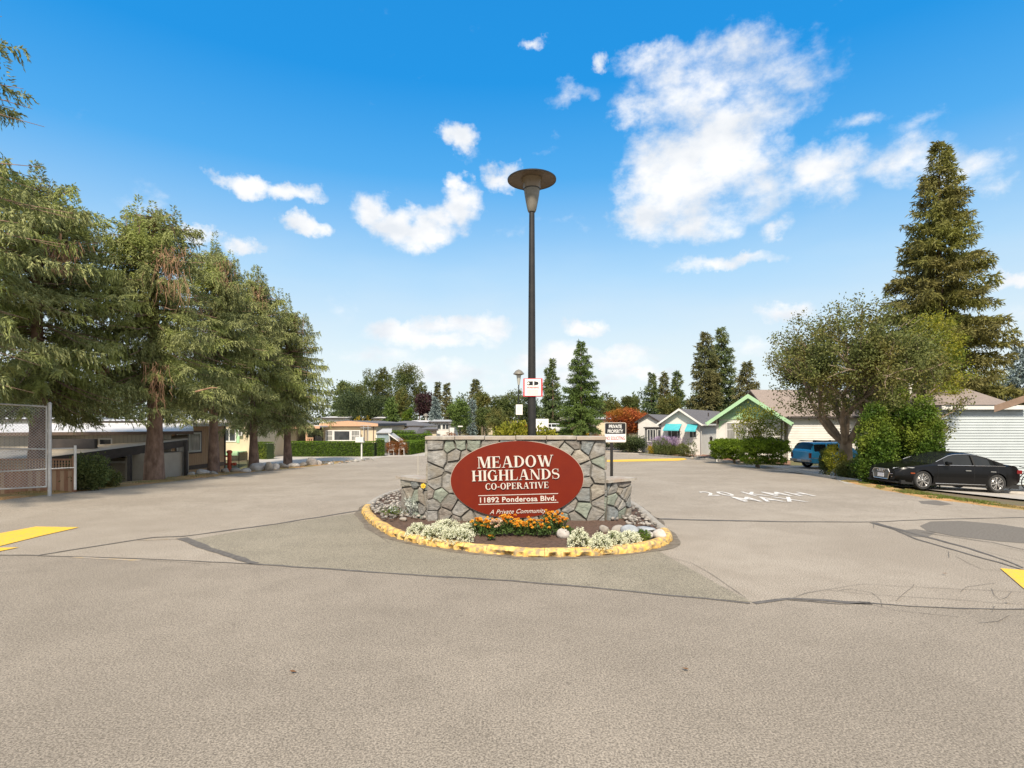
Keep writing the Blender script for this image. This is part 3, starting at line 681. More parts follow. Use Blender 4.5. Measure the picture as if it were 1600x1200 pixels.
# oval sign
Q = Matrix.Translation((SCX, YW - .075, SCZ)) @ Matrix.Rotation(rad(-1.6), 4, 'Y') @ Matrix.Rotation(rad(90), 4, 'X')      # local x right, y up, z towards the camera
sgn = thing('oval_sign', 'large red oval sign with pale raised lettering fixed to the stone wall', 'sign', (SCX, YW - .06, SCZ))
m_red = mat('sign_red', (.155, .0145, .0035), (.14, .0125, .004), scale=3, rough=.45, spec=.25)
m_let = mat('letter_cream', (.62, .56, .50), (.52, .47, .42), scale=20, rough=.6)
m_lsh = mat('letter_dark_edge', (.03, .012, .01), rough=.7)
m_rim = mat('sign_edge', (.40, .33, .27), rough=.6)
ell = lambda rx, ry, n=72: [(rx * math.cos(2 * math.pi * i / n), ry * math.sin(2 * math.pi * i / n)) for i in range(n)]
b = MB(); b.prism(ell(SRX, SRZ), .03, Q, -.03); b.build('sign_edge', m_rim, sgn, world=True)
b = MB(); b.prism(ell(SRX - .012, SRZ - .012), .012, Q, .003); b.build('sign_panel', m_red, sgn, world=True)
T_, t_, h_, e_ = .19, .06, .045, .075
def R4(x0_, x1_, y0_, y1_): return [(x0_, y0_), (x1_, y0_), (x1_, y1_), (x0_, y1_)]
def stm(x, T=T_, top=True, bot=True):
    return [R4(x, x + T, h_, 1 - h_), R4(x - e_, x + T + e_, 0, h_) if bot else R4(x, x + T, 0, h_), R4(x - e_, x + T + e_, 1 - h_, 1) if top else R4(x, x + T, 1 - h_, 1)]
def dg_(x0_, y0_, x1_, y1_, T): return [[(x0_, y0_), (x0_ + T, y0_), (x1_ + T, y1_), (x1_, y1_)]]
def arc(cx, cy, rx, ry, ix, iy, a0, a1, n=16, sx=0.):
    out = []
    for k in range(n):
        p = []
        for a, s in ((a0 + (a1 - a0) * k / n, 0), (a0 + (a1 - a0) * (k + 1) / n, 0)):
            c, q = math.cos(rad(a)), math.sin(rad(a)); p.append(((cx + rx * c, cy + ry * q), (cx + sx + ix * c, cy + iy * q)))
        out.append([p[0][1], p[0][0], p[1][0], p[1][1]])
    return out
def glyph(ch):
    g = []; w = 0
    if ch == 'I': g = stm(e_); w = T_ + 2 * e_
    elif ch == 'H': g = stm(e_) + stm(.62) + [R4(e_ + T_, .62, .48, .48 + t_)]; w = .62 + T_ + e_
    elif ch == 'L': g = stm(e_) + [R4(e_ + T_ + e_, .66, 0, t_), [(.60, t_), (.66, t_), (.70, .30), (.67, .30)]]; w = .72
    elif ch == 'E': g = stm(e_) + [R4(e_ + T_ + e_, .66, 0, t_), [(.60, t_), (.66, t_), (.71, .30), (.68, .30)], R4(e_ + T_ + e_, .64, 1 - t_, 1), [(.58, 1 - t_), (.64, 1 - t_), (.66, .74), (.63, .74)], R4(e_ + T_, .50, .48, .48 + t_), R4(.50, .53, .38, .64)]; w = .72
    elif ch == 'T': g = stm(.26, top=False) + [R4(0, .26, 1 - t_, 1), R4(.26 + T_, .71, 1 - t_, 1), [(0, 1 - t_), (0, .72), (.03, .72), (.09, 1 - t_)], [(.71, 1 - t_), (.62, 1 - t_), (.68, .72), (.71, .72)]]; w = .73
    elif ch == 'D': g = stm(e_) + arc(e_ + T_ + .02, .5, .53, .5, .53 - T_, .5 - t_, -90, 90); w = .84
    elif ch == 'O': g = arc(.43, .5, .42, .52, .42 - T_, .52 - t_, 0, 360, 28); w = .86
    elif ch in 'CG':
        g = arc(.43, .5, .42, .52, .42 - T_, .52 - t_, 48, 325 if ch == 'C' else 318, 24) + [[(.66, .98), (.70, .98), (.72, .66), (.69, .66)]]; w = .78
        if ch == 'G': g += [R4(.60, .60 + T_, .03, .44), R4(.53, .86, .44, .44 + h_)]; w = .88
    elif ch == 'P': g = stm(e_) + arc(e_ + T_ + .02, .73, .40, .27, .40 - T_ * .95, .27 - t_, -90, 90, 12); w = .70
    elif ch == 'R': g = stm(e_) + arc(e_ + T_ + .02, .74, .38, .26, .38 - T_ * .95, .26 - t_, -90, 90, 12) + dg_(.64, h_, .36, .47, T_ * 1.1) + [R4(.62, .93, 0, h_)]; w = .88
    elif ch == 'A': g = dg_(.10, h_, .36, 1, t_) + dg_(.62, h_, .36 + t_ * .2, 1, T_)[:1] + [R4(0, .26, 0, h_), R4(.54, .92, 0, h_), R4(.24, .56, .30, .30 + t_)]; w = .90
    elif ch == 'V': g = dg_(.38, 0, .08, 1 - h_, T_)[:1] + dg_(.46, 0, .76, 1 - h_, t_) + [R4(0, .36, 1 - h_, 1), R4(.68, .92, 1 - h_, 1)]; w = .88
    elif ch == 'W': g = dg_(.34, 0, .08, 1 - h_, T_) + dg_(.42, 0, .60, 1 - h_, t_) + dg_(.80, 0, .54, 1 - h_, T_) + dg_(.88, 0, 1.14, 1 - h_, t_) + [R4(0, .36, 1 - h_, 1), R4(1.06, 1.3, 1 - h_, 1)]; w = 1.26
    elif ch == 'M': g = [R4(.10, .10 + t_, h_, 1), R4(0, .26, 0, h_)] + dg_(.46, .04, .16, 1, T_) + dg_(.54, .04, .80, .96, t_) + [R4(.82, .82 + T_, h_, 1), R4(.76, 1.08, 0, h_), R4(1.01, 1.08, 1 - h_, 1), R4(.02, .10, 1 - h_, 1)]; w = 1.08
    elif ch == 'N': g = [R4(.10, .10 + t_, h_, .9), R4(0, .26, 0, h_), R4(.0, .14, 1 - h_, 1), R4(.74, .74 + t_, 0, 1 - h_), R4(.65, .90, 1 - h_, 1)] + dg_(.62, 0, .08, 1 - h_, T_); w = .90
    elif ch == 'S':
        cl = []; 
        for k in range(21):
            t = k / 20
            if t < .5: a = rad(40 + 230 * (t / .5)); cl.append((.33 + .25 * math.cos(a), .745 + .225 * math.sin(a)))
            else: a = rad(90 - 230 * ((t - .5) / .5)); cl.append((.34 + .27 * math.cos(a), .275 + .245 * math.sin(a)))
        for k in range(20):
            q = []
            for kk in (k, k + 1):
                p = cl[kk]; a_, b_ = cl[max(0, kk - 1)], cl[min(20, kk + 1)]; dx, dy = b_[0] - a_[0], b_[1] - a_[1]; l = math.hypot(dx, dy) + 1e-9
                w_ = (t_ * .6 + (T_ * .62) * max(0, math.sin(math.pi * min(1, max(0, (kk - 3) / 14))))) ; q.append(((p[0] - dy / l * w_ * .5, p[1] + dx / l * w_ * .5), (p[0] + dy / l * w_ * .5, p[1] - dx / l * w_ * .5)))
            g.append([q[0][0], q[0][1], q[1][1], q[1][0]])
        g += [R4(.53, .57, .70, .98), R4(.07, .11, .03, .33)]; w = .66
    elif ch == '-': g = [R4(.04, .36, .33, .33 + .12)]; w = .40
    return g, w
def ccw(p):
    return p if sum(p[i][0] * p[(i + 1) % len(p)][1] - p[(i + 1) % len(p)][0] * p[i][1] for i in range(len(p))) > 0 else p[::-1]
def serif_line(text, xa, xb, yt, yb):
    """text between photo columns xa..xb and rows yt..yb (at the middle of the line)"""
    H = (yb - yt) / SW; W = (xb - xa) / SW; gl = [glyph(c) for c in text]; sp = .07; tot = sum(w for g, w in gl) + sp * (len(gl) - 1); fx = W / tot
    x = (xa + xb) / 2 / 1.; ox = wx(x) - W / 2 - SCX; oy = wz((yt + yb) / 2) - H / 2 - SCZ
    for g, w in gl:
        b = MB(); s = MB()
        for n, poly in enumerate(g):
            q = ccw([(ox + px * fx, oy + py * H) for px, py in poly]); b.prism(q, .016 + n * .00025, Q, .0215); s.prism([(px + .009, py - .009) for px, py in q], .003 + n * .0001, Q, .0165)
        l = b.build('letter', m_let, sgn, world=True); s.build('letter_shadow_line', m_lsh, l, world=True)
        ox += (w + sp) * fx
serif_line('MEADOW', 747, 864, 711.8, 729.5)
serif_line('HIGHLANDS', 738, 873.5, 733, 749.3)
serif_line('CO-OPERATIVE', 758.5, 856.5, 753.3, 763)
for y in (772, 785.6):
    b = MB(); zz = wz(y) - SCZ; xc_ = wx(809) - SCX; b.prism(R4(xc_ - .86, xc_ + .86, zz - .007, zz + .007), .006, Q, .0165); b.build('rule_line', m_let, sgn, world=True)
def flat_text(name, s, px, py, wpx, hpx, **k):
    M = Q @ Matrix.Translation((wx(px) - SCX, wz(py) - SCZ, .019)); o = fit_text(name, s, wpx / SW, hpx / SW, M, m_let, None, **k)
    for v in o.data.vertices: v.co = Vector(v.co) - Vector(sgn.location)
    o.parent = sgn; o['kind'] = 'stuff'; return o
flat_text('address_lettering', '11892 Ponderosa Blvd.', 808.5, 778.8, 118, 7.6, offset=.022, spacing=1.06, ext=.01)
flat_text('script_lettering', 'A Private Community', 808, 797.6, 88, 6.6, shear=.42, spacing=1.04, ext=.01)

# ------------------------------------------------------------------ lamp post, signs by it
m_blk = mat('black_metal', (.012, .011, .011), (.022, .02, .018), scale=6, rough=.42, spec=.5)
m_brz = mat('bronze_enamel', (.12, .088, .058), (.16, .12, .08), scale=8, rough=.55)
m_hous = mat('lamp_housing_grey', (.15, .14, .115), (.2, .185, .155), scale=6, rough=.5)
lp = thing('lamp_post', 'tall black lamp post with wide bronze disc shade behind the stone wall', 'lamp post', (.467, 13.1, .1))
b = MB(); b.tube([(0, 0, -.1), (0, 0, 2.0), (0, 0, 5), (0, 0, 7.14)], [.112, .098, .08, .064], 14); b.sm = True; b.build('pole', m_blk, lp)
b = MB(); b.lathe([(.0, 0), (.2, 0), (.2, .05), (.14, .09), (.13, .3), (.10, .33)], 16); b.sm = True; b.build('base_collar', m_blk, lp)
b = MB(); b.lathe([(.0, 7.09), (.085, 7.10), (.10, 7.13), (.125, 7.24), (.155, 7.4), (.178, 7.54), (.186, 7.63), (.0, 7.63)], 28); b.sm = True; b.build('lamp_housing', m_hous, lp)
b = MB(); b.lathe([(.192, 7.632), (.205, 7.70), (.215, 7.78), (.245, 7.84), (.255, 7.868)], 28); b.sm = True; b.build('lamp_lens', mat('lamp_lens_bronze', (.17, .125, .075), (.2, .15, .1), rough=.3), lp)
b = MB(); b.lathe([(.19, 7.624), (.2, 7.626), (.2, 7.64), (.19, 7.642)], 28); b.build('band', m_blk, lp)
b = MB(); b.lathe([(.24, 7.872), (.275, 7.872), (.55, 7.85), (.56, 7.842)], 48); b.sm = True; b.build('lamp_shade', m_brz, lp)
b = MB(); b.lathe([(.556, 7.836), (.572, 7.838), (.575, 7.862), (.56, 7.872), (.4, 7.915), (.2, 7.95), (0, 7.96)], 48); b.sm = True; b.build('shade_cover', m_blk, lp)
m_signw = mat('sign_white', (.74, .73, .70), rough=.4); m_signr = mat('sign_bright_red', (.58, .02, .03), rough=.4); m_signk = mat('sign_black', (.012, .012, .014), rough=.35); m_gry = mat('small_print_grey', (.28, .35, .33), rough=.6)
ws = thing('warning_sign', 'red edged white camera warning sign strapped to the lamp post', 'sign', (.467, 12.985, 0), rz=rad(-3))
def W2(px, py, Y=12.985): return ((px - 831) * Y / FPX, EYE - (py - HZ) * Y / FPX)
x0_, z0_ = W2(818.6, 619.2); x1_, z1_ = W2(846, 591.2)
b = MB(); b.box(x0_ - .018, x1_ + .02, .004, .012, z0_ - .008, z1_ - .004); b.build('red_backing', m_signr, ws)
b = MB(); b.box(x0_, x1_, -.004, .003, z0_, z1_); b.build('red_plate', m_signr, ws)
b = MB(); b.box(x0_ + .014, x1_ - .014, -.0065, -.0045, z0_ + .014, z1_ - .014); b.build('white_panel', m_signw, ws)
SF = lambda x, z, y=-.007: Matrix.Translation((x, y, z)) @ Matrix.Rotation(rad(90), 4, 'X')
xc_ = (x0_ + x1_) / 2; zc_ = W2(0, 599)[1]
b = MB(); b.prism([(-.135, -.03), (-.14, 0), (-.135, .03), (-.11, .045), (-.02, .045), (0, .05), (0, -.05), (-.02, -.045), (-.11, -.045)], .002, SF(xc_, zc_)); b.prism([(.03, -.05), (.11, -.035), (.13, -.02), (.13, .02), (.11, .035), (.03, .05)], .002, SF(xc_, zc_)); b.build('camera_emblem', m_signk, ws)
b = MB(); b.prism(ell(.026, .026, 20), .002, SF(xc_ - .105, zc_, -.0095)); b.build('camera_lens', m_signw, ws)
fit_text('warning_lettering', 'WARNING', .28, .042, SF(xc_, W2(0, 605.5)[1], -.0075), m_signr, ws, offset=.03)
b = MB(); rr = random.Random(2)
for k in range(5):
    z = W2(0, 609.5 + k * 1.6)[1]; x = xc_ - .13
    while x < xc_ + .12: w = rr.uniform(.01, .035); b.box(x, min(x + w, xc_ + .13), -.0085, -.0068, z - .006, z + .005); x += w + .008
b.build('small_print', m_gry, ws)
for z in (z0_ + .05, z1_ - .05): b = MB(); b.lathe([(.101, -.006), (.1035, -.006), (.1035, .006), (.101, .006)], 20, (0, .115, z)); b.build('strap', mat('steel_strap', (.4, .4, .4), rough=.4, metal=1), ws)
YP = 13.45
pp = thing('private_property_sign', 'black and white no soliciting sign on a slim black post at the right wing', 'sign', ((961 - 800) / FPX * YP, YP, .1))
def W3(px, py): return ((px - 961) * YP / FPX, EYE - .1 - (py - HZ) * YP / FPX)
x0_, z0_ = W3(944.6, 691.2); x1_, z1_ = W3(978.3, 660.2)
b = MB(); b.box(-.11, -.045, .01, .06, -.15, z1_ + .02); b.build('post', m_blk, pp)
def rrect(x0_, x1_, y0_, y1_, r, n=5):
    o = []
    for cx, cy, a in ((x1_ - r, y0_ + r, -90), (x1_ - r, y1_ - r, 0), (x0_ + r, y1_ - r, 90), (x0_ + r, y0_ + r, 180)):
        for k in range(n + 1): t = rad(a + 90 * k / n); o.append((cx + r * math.cos(t), cy + r * math.sin(t)))
    return o
M0 = SF(0, 0, 0); zm = W3(0, 678)[1]
b = MB(); b.prism(rrect(x0_, x1_, z0_, z1_, .035), .008, SF(0, 0, .008)); b.build('sign_plate', mat('plate_beige', (.55, .5, .43), rough=.5), pp)
b = MB(); b.prism(rrect(x0_ + .014, x1_ - .014, zm, z1_ - .014, .025), .002, SF(0, 0, -.0005)); b.build('black_panel', m_signk, pp)
b = MB(); b.prism(rrect(x0_ + .014, x1_ - .014, z0_ + .014, zm - .004, .02), .002, SF(0, 0, -.0005)); b.build('white_panel', m_signw, pp)
fit_text('sign_lettering', 'PRIVATE', .31, .082, SF((x0_ + x1_) / 2, W3(0, 666.3)[1], -.004), m_signw, pp, offset=.02)
fit_text('sign_lettering', 'PROPERTY', .37, .082, SF((x0_ + x1_) / 2, W3(0, 673.8)[1], -.004), m_signw, pp, offset=.02)
fit_text('sign_lettering', 'NO SOLICITING', .46, .082, SF((x0_ + x1_) / 2, W3(0, 684.6)[1], -.004), mat('dull_red', (.35, .03, .05), rough=.5), pp, offset=.02)
b = MB(); b.tube([(0, 0, -.1), (0, 0, 1.30)], .011, 6); st = b.build('marker_stake', mat('stake_pale', (.5, .46, .38), rough=.8)); st.location = (-2.53, 15.0, .1); tag(st, 'thin pale marker stake standing behind the left wing of the wall', 'stake')
# ------------------------------------------------------------------ vegetation makers
m_bark = mat('spruce_bark', (.14, .085, .06), (.29, .19, .14), scale=5, rough=.95, bump=1, bscale=14, bdist=.05, stretch=(1, 1, .45))
m_barkg = mat('grey_bark', (.16, .12, .085), (.27, .21, .15), scale=5, rough=.95, bump=1, bscale=16, bdist=.03, stretch=(1, 1, .4))
L_spruce = leafmat('spruce_needles', (.095, .118, .042), (.47, .49, .21), .27, big=((.33, .375, .11), .5))
L_dead = leafmat('dead_needles', (.16, .085, .05), (.40, .24, .14), .15)
L_fir = leafmat('fir_needles', (.050, .080, .030), (.18, .235, .085), .26, big=((.16, .185, .06), .25))
L_firg = leafmat('bright_fir_needles', (.055, .095, .022), (.185, .26, .06), .2, big=((.085, .13, .038), .3))
L_firb = leafmat('brownish_fir_needles', (.08, .085, .032), (.26, .235, .095), .26, big=((.13, .15, .055), .2))
L_tall = leafmat('tall_conifer_foliage', (.09, .085, .028), (.31, .28, .09), .33, big=((.24, .25, .06), .22))
L_blue = leafmat('blue_spruce_needles', (.13, .17, .165), (.30, .37, .35), .1)
L_ced = leafmat('cedar_foliage', (.035, .075, .010), (.13, .215, .025), .25, big=((.19, .24, .03), .9))
L_hedge = leafmat('hedge_leaves', (.055, .115, .008), (.175, .27, .025), .25, big=((.11, .19, .02), .8))
L_mid = leafmat('mid_green_leaves', (.055, .085, .022), (.18, .215, .065), .3, big=((.11, .11, .035), .25))
L_dk = leafmat('dark_green_leaves', (.03, .05, .02), (.11, .14, .05), .25)
L_olive = leafmat('olive_leaves', (.065, .085, .024), (.21, .235, .07), .3, big=((.17, .155, .04), .8))
L_yel = leafmat('yellow_green_leaves', (.15, .17, .015), (.42, .38, .04), .35, big=((.14, .19, .03), .9))
L_gold = leafmat('golden_leaves', (.30, .22, .02), (.60, .42, .04), .3)
L_red = leafmat('red_maple_leaves', (.26, .05, .02), (.58, .18, .05), .3, big=((.32, .14, .02), .45))
L_plum = leafmat('plum_leaves', (.025, .012, .014), (.075, .035, .038), .15)
L_jun = leafmat('juniper_needles', (.06, .11, .010), (.24, .34, .025), .25)
L_white = leafmat('white_blossom', (.58, .60, .40), (.84, .84, .68), .15)
L_or = leafmat('orange_blossom', (.72, .25, .02), (.88, .56, .07), .25)
L_silver = leafmat('silver_leaves', (.30, .33, .30), (.58, .61, .56), .2)
L_lav = leafmat('lavender_blossom', (.30, .22, .36), (.50, .40, .55), .2)
L_rust = leafmat('rust_leaves', (.14, .05, .02), (.32, .13, .04), .2)

def trunk_mesh(h, r, m, parent, seed=0, lean=0., name='trunk', top=.25, below=.6):
    rg = random.Random(seed); b = MB(); n = 9
    pts = [(lean * (i / n) ** 1.5 + rg.uniform(-.02, .02), rg.uniform(-.02, .02), -below + (h + below) * i / n) for i in range(n + 1)]
    b.tube(pts, [r * (1.25 if i == 0 else 1.08 if i == 1 else 1 - (1 - top) * (i / n)) for i in range(n + 1)], 12)
    me_v = []
    for v in b.v:
        q = Vector(v); k = 1 + .16 * noise.noise(q * 3.2 + Vector((seed, 0, 0))); me_v.append((q.x * k, q.y * k, q.z))
    b.v = me_v; b.sm = True; return b.build(name, m, parent)

def conifer_arrays(h, r, zb, seed, nb=160, style='fir', twig=.5, card=(.16, .05), density=1., shape=.9, top_cut=1., droop=.35, hang=.6, splay=.4):
    """branches with hanging or flat side twigs; returns V, F, v-attribute"""
    rg = np.random.default_rng(seed); P_, D_, L_, W_ = [], [], [], []
    for i in range(nb):
        t = (i + rg.random()) / nb; z = zb + (h - zb) * t ** .92
        f = 1 - t; prof = (f ** shape) if top_cut >= 1 else min(1., f ** shape * 1.0 / (1 - top_cut) ** 0 )
        Lb = max(.25, r * (prof * .97 + .04) * rg.uniform(.72, 1.12))
        if style == 'norway': Lb = max(.5, r * min(1, (1.02 - t) ** shape * 1.25) * rg.uniform(.5, 1.25))
        if t < .07: Lb *= rg.uniform(.7, .95)
        hg = hang * rg.uniform(.35, 1.15) if style == 'norway' else hang
        a = rg.uniform(0, 2 * math.pi); rise = (.75 - 1.0 * (1 - t)) * (.5 if style == 'norway' else .4) + rg.uniform(-.1, .12)
        d = np.array([math.cos(a), math.sin(a), 0.]); n = max(4, int(Lb / twig * 5 * density)); s = np.linspace(.10, 1, n); s = s + rg.uniform(-.02, .02, n)
        ax = np.outer(s * Lb, d) + np.outer(s * Lb * rise - droop * Lb * s ** 1.6 + .16 * Lb * s ** 3.5, [0, 0, 1.]); ax[:, 2] += z
        side = np.array([-d[1], d[0], 0.])
        for sg in (-1, 1):
            tl = twig * (1.15 - .65 * s) * rg.uniform(.6, 1.25, n) * min(1, .45 + Lb / (r + .01))
            k = max(2, int(tl.max() / (card[0] * .45))); u = (np.arange(k) + .3) / k
            td = d[None] * rg.uniform(.1, .9, (n, 1)) + sg * side[None] * rg.uniform(.3, 1., (n, 1)) + np.array([0, 0, 1.]) * rg.normal(0, .28, (n, 1)); td /= np.linalg.norm(td, axis=1, keepdims=True)
            # twig path: outwards then falling
            pos = ax[:, None] + td[:, None] * (tl[:, None] * u[None] * (1 - .45 * hg))[..., None] + np.array([0, 0, -1.]) * (hg * tl[:, None] * u[None] ** 1.5)[..., None]
            dr = td[:, None] * (1 - .45 * hg) + np.array([0, 0, -1.]) * (hg * 1.5 * u[None] ** .5)[..., None]
            dr = dr + rg.normal(0, splay, dr.shape); m_ = (u[None] * np.ones((n, 1))).ravel()
            P_.append(pos.reshape(-1, 3)); D_.append(dr.reshape(-1, 3)); L_.append(card[0] * rg.uniform(.7, 1.3, n * k)); W_.append(card[1] * (1.15 - .5 * m_))
        # the branch's own tip sprays, stiff
        k = 6; P_.append(ax[-k:] + rg.normal(0, .02, (min(k, n), 3))); D_.append(np.tile(d + [0, 0, .15], (min(k, n), 1)) + rg.normal(0, .35, (min(k, n), 3))); L_.append(np.full(min(k, n), card[0] * 1.3)); W_.append(np.full(min(k, n), card[1]))
    p = np.concatenate(P_); d = np.concatenate(D_); V, F = cards(p, d, np.concatenate(L_), np.concatenate(W_), rg)
    rr_ = np.hypot(p[:, 0], p[:, 1]) / r
    at = np.clip(.45 + .5 * rg.normal(size=len(p)) * .5, 0, 1)
    return V, F, at
def branches_mesh(h, r, zb, seed, nb, m, parent, shape=.9, droop=.35, norway=False, name='branches', rad_=.03):
    rg = np.random.default_rng(seed); b = MB()
    for i in range(nb):
        t = (i + rg.random()) / nb; z = zb + (h - zb) * t ** .92
        Lb = max(.25, r * ((1 - t) ** shape * .97 + .04) * rg.uniform(.72, 1.12)) if not norway else max(.5, r * min(1, (1.02 - t) ** shape * 1.25) * rg.uniform(.5, 1.1))
        if t < .07: Lb *= rg.uniform(.7, .95)
        a = rg.uniform(0, 2 * math.pi); rise = (.75 - (1 - t)) * (.5 if norway else .4) + rg.uniform(-.1, .12)
        pts = [(math.cos(a) * s * Lb, math.sin(a) * s * Lb, z + s * Lb * rise - droop * Lb * s ** 1.6 + .16 * Lb * s ** 3.5) for s in (0, .25, .5, .75, 1)]
        b.tube(pts, [rad_ * (1.05 - .85 * s) for s in (0, .25, .5, .75, 1)], 3, caps=False)
    return b.build(name, m, parent)

def conifer(name, label, loc, h, r, zb, seed, leaf, cat='tree', group=None, trunk_r=None, detail=1., bark=None, **k):
    t = thing(name, label, cat, loc, group=group)
    V, F, at = conifer_arrays(h, r, zb, seed, **k); npmesh('crown', V, F, leaf, t, attr=at)
    trunk_mesh(h * .97, trunk_r or h * .018, bark or m_bark, t, seed, top=.08)
    return t

def blob_cloud(blobs, n, leaf, seed, clump=.35, per=26, shell=.55, flat=1., up=.25):
    """leaf clumps spread through ellipsoids (cx, cy, cz, rx, ry, rz)"""
    rg = np.random.default_rng(seed); B = np.array(blobs, float); vol = (B[:, 3] * B[:, 4] * B[:, 5]) ** .67; pick = rg.choice(len(B), n, p=vol / vol.sum())
    d = rg.normal(size=(n, 3)); d /= np.linalg.norm(d, axis=1, keepdims=True); rr_ = shell + (1 - shell) * rg.random((n, 1)) ** .5
    c = B[pick, :3] + d * rr_ * B[pick, 3:]
    jit = rg.normal(size=(n, per, 3)); jit /= np.linalg.norm(jit, axis=2, keepdims=True); jit *= clump * rg.random((n, per, 1)) ** .5 * rg.uniform(.6, 1.3, (n, 1, 1)); jit[..., 2] *= flat
    p = (c[:, None] + jit).reshape(-1, 3); dr = np.repeat(d, per, 0) * .5 + rg.normal(0, .7, p.shape); dr[:, 2] += up
    V, F = cards(p, dr, leaf * rg.uniform(.6, 1.3, len(p)), leaf * .55, rg)
    at = np.clip(np.repeat(rg.normal(.45, .2, n), per) + rg.normal(0, .18, len(p)), 0, 1)
    return V, F, at
def leafy(name, label, loc, blobs, n, leaf, mat_, seed, trunk=None, cat='tree', group=None, bark=None, limbs=0, **k):
    t = thing(name, label, cat, loc, group=group); V, F, at = blob_cloud(blobs, n, leaf, seed, **k)
    npmesh('crown' if cat == 'tree' else 'foliage', V, F, mat_, t, attr=at)
    if trunk:
        th, tr = trunk; rg = random.Random(seed); b = MB(); b.tube([(0, 0, -.5), (rg.uniform(-.05, .05), 0, th * .5), (rg.uniform(-.1, .1), 0, th)], [tr * 1.2, tr, tr * .7], 8)
        for i in range(limbs):
            q = rg.choice(blobs); e = Vector((q[0] + rg.uniform(-.5, .5) * q[3], q[1] + rg.uniform(-.5, .5) * q[4], q[2] + rg.uniform(-.3, .6) * q[5])); s = Vector((0, 0, th * rg.uniform(.75, 1)))
            b.tube([s, s.lerp(e, .5) + Vector((0, 0, .15)), e], [tr * .45, tr * .3, tr * .08], 5)
        b.sm = True; b.build('trunk' if cat == 'tree' else 'stem', bark or m_barkg, t)
    return t
def at_px(px, py, Y): p = P(px, py, Y); return p

# ------------------------------------------------------------------ the row of big spruces on the left
ROW = [  # trunk column, base row, height, crown radius, trunk radius, crown bottom, lean, label
    (-205, 800, 14.6, 3.9, .38, 4.3, 'nearest spruce of the left row, its branches reaching in at the top left corner'),
    (58, 762, 11.7, 3.4, .33, 3.9, 'big drooping spruce whose trunk stands behind the chain link gate'),
    (241, 750, 11.4, 2.9, .36, 3.7, 'big drooping spruce with the thick red brown trunk beside the dark carport'),
    (334, 738.5, 11.2, 2.6, .26, 3.5, 'drooping spruce with straight dark trunk in front of the brown house corner'),
    (397, 731, 11.4, 2.4, .27, 3.4, 'drooping spruce with leaning dark trunk right behind the largest round boulder'),
    (449, 726.5, 10.0, 2.4, .26, 3.1, 'last spruce of the left row, farthest from the camera, at the end of the hedge')]
SPR = []
for i, (px, py, h, r, tr, zb, lab) in enumerate(ROW):
    g = G(px, py); g.z = tz(g.x, g.y)
    t = thing('spruce_tree', lab, 'spruce', g, group='row of drooping spruces along the left road edge')
    V, F, at = conifer_arrays(h, r, zb - .2, 40 + i, nb=205, style='norway', twig=.72, card=(.125, .040), density=1.45, shape=.42, droop=.40, hang=.95, splay=.30)
    g7 = np.random.default_rng(90 + i); vv, ff, aa = [V], [F], [at]; k0 = len(V)
    for k in range(26):                          # small upright leaders over the lopped top
        a = g7.uniform(0, 6.28); q = r * g7.uniform(0, .66); hh = g7.uniform(.9, 2.5); m_ = 210; u = g7.random(m_); rr_ = (.36 * (1 - u) + .03) * g7.uniform(.6, 1.2, m_); th = g7.uniform(0, 6.28, m_)
        p = np.stack([math.cos(a) * q + np.cos(th) * rr_, math.sin(a) * q + np.sin(th) * rr_, h - 1.2 - .8 * q + u * hh], 1); d = np.stack([np.cos(th), np.sin(th), .5 - .9 * (1 - u)], 1) + g7.normal(0, .3, (m_, 3))
        v_, f_ = cards(p, d, .15, .045, g7); vv.append(v_); ff.append(f_ + k0); aa.append(g7.random(m_) * .7); k0 += len(v_)
    V, F, at = np.concatenate(vv), np.concatenate(ff), np.concatenate(aa)
    npmesh('crown', V, F, L_spruce, t, attr=at)
    branches_mesh(h, r, zb - .2, 40 + i, 205, m_bark, t, shape=.42, droop=.42, norway=True, rad_=.035)
    trunk_mesh(h * .97, tr, m_bark, t, i, lean=(-.25 if i == 4 else 0), top=.2)
    # bare twiggy leaders sticking out of the lopped top
    rg = random.Random(i); b = MB()
    for k in range(16):
        a = rg.uniform(0, 6.28); q = rg.uniform(0, r * .5); s = Vector((math.cos(a) * q, math.sin(a) * q, h - .55 - .75 * q)); e = s + Vector((rg.uniform(-.25, .25), rg.uniform(-.25, .25), rg.uniform(.5, 1.1)))
        b.tube([s, e], [.022, .006], 3, caps=False)
        for j in range(5):
            f = rg.uniform(.3, .95); p = s.lerp(e, f); a2 = rg.uniform(0, 6.28); b.tube([p, p + Vector((math.cos(a2) * .22, math.sin(a2) * .22, rg.uniform(0, .15)))], [.010, .004], 3, caps=False)
    b.build('bare_leader', m_bark, t)['kind'] = 'stuff'
    # needles along those leaders
    SPR.append(t)
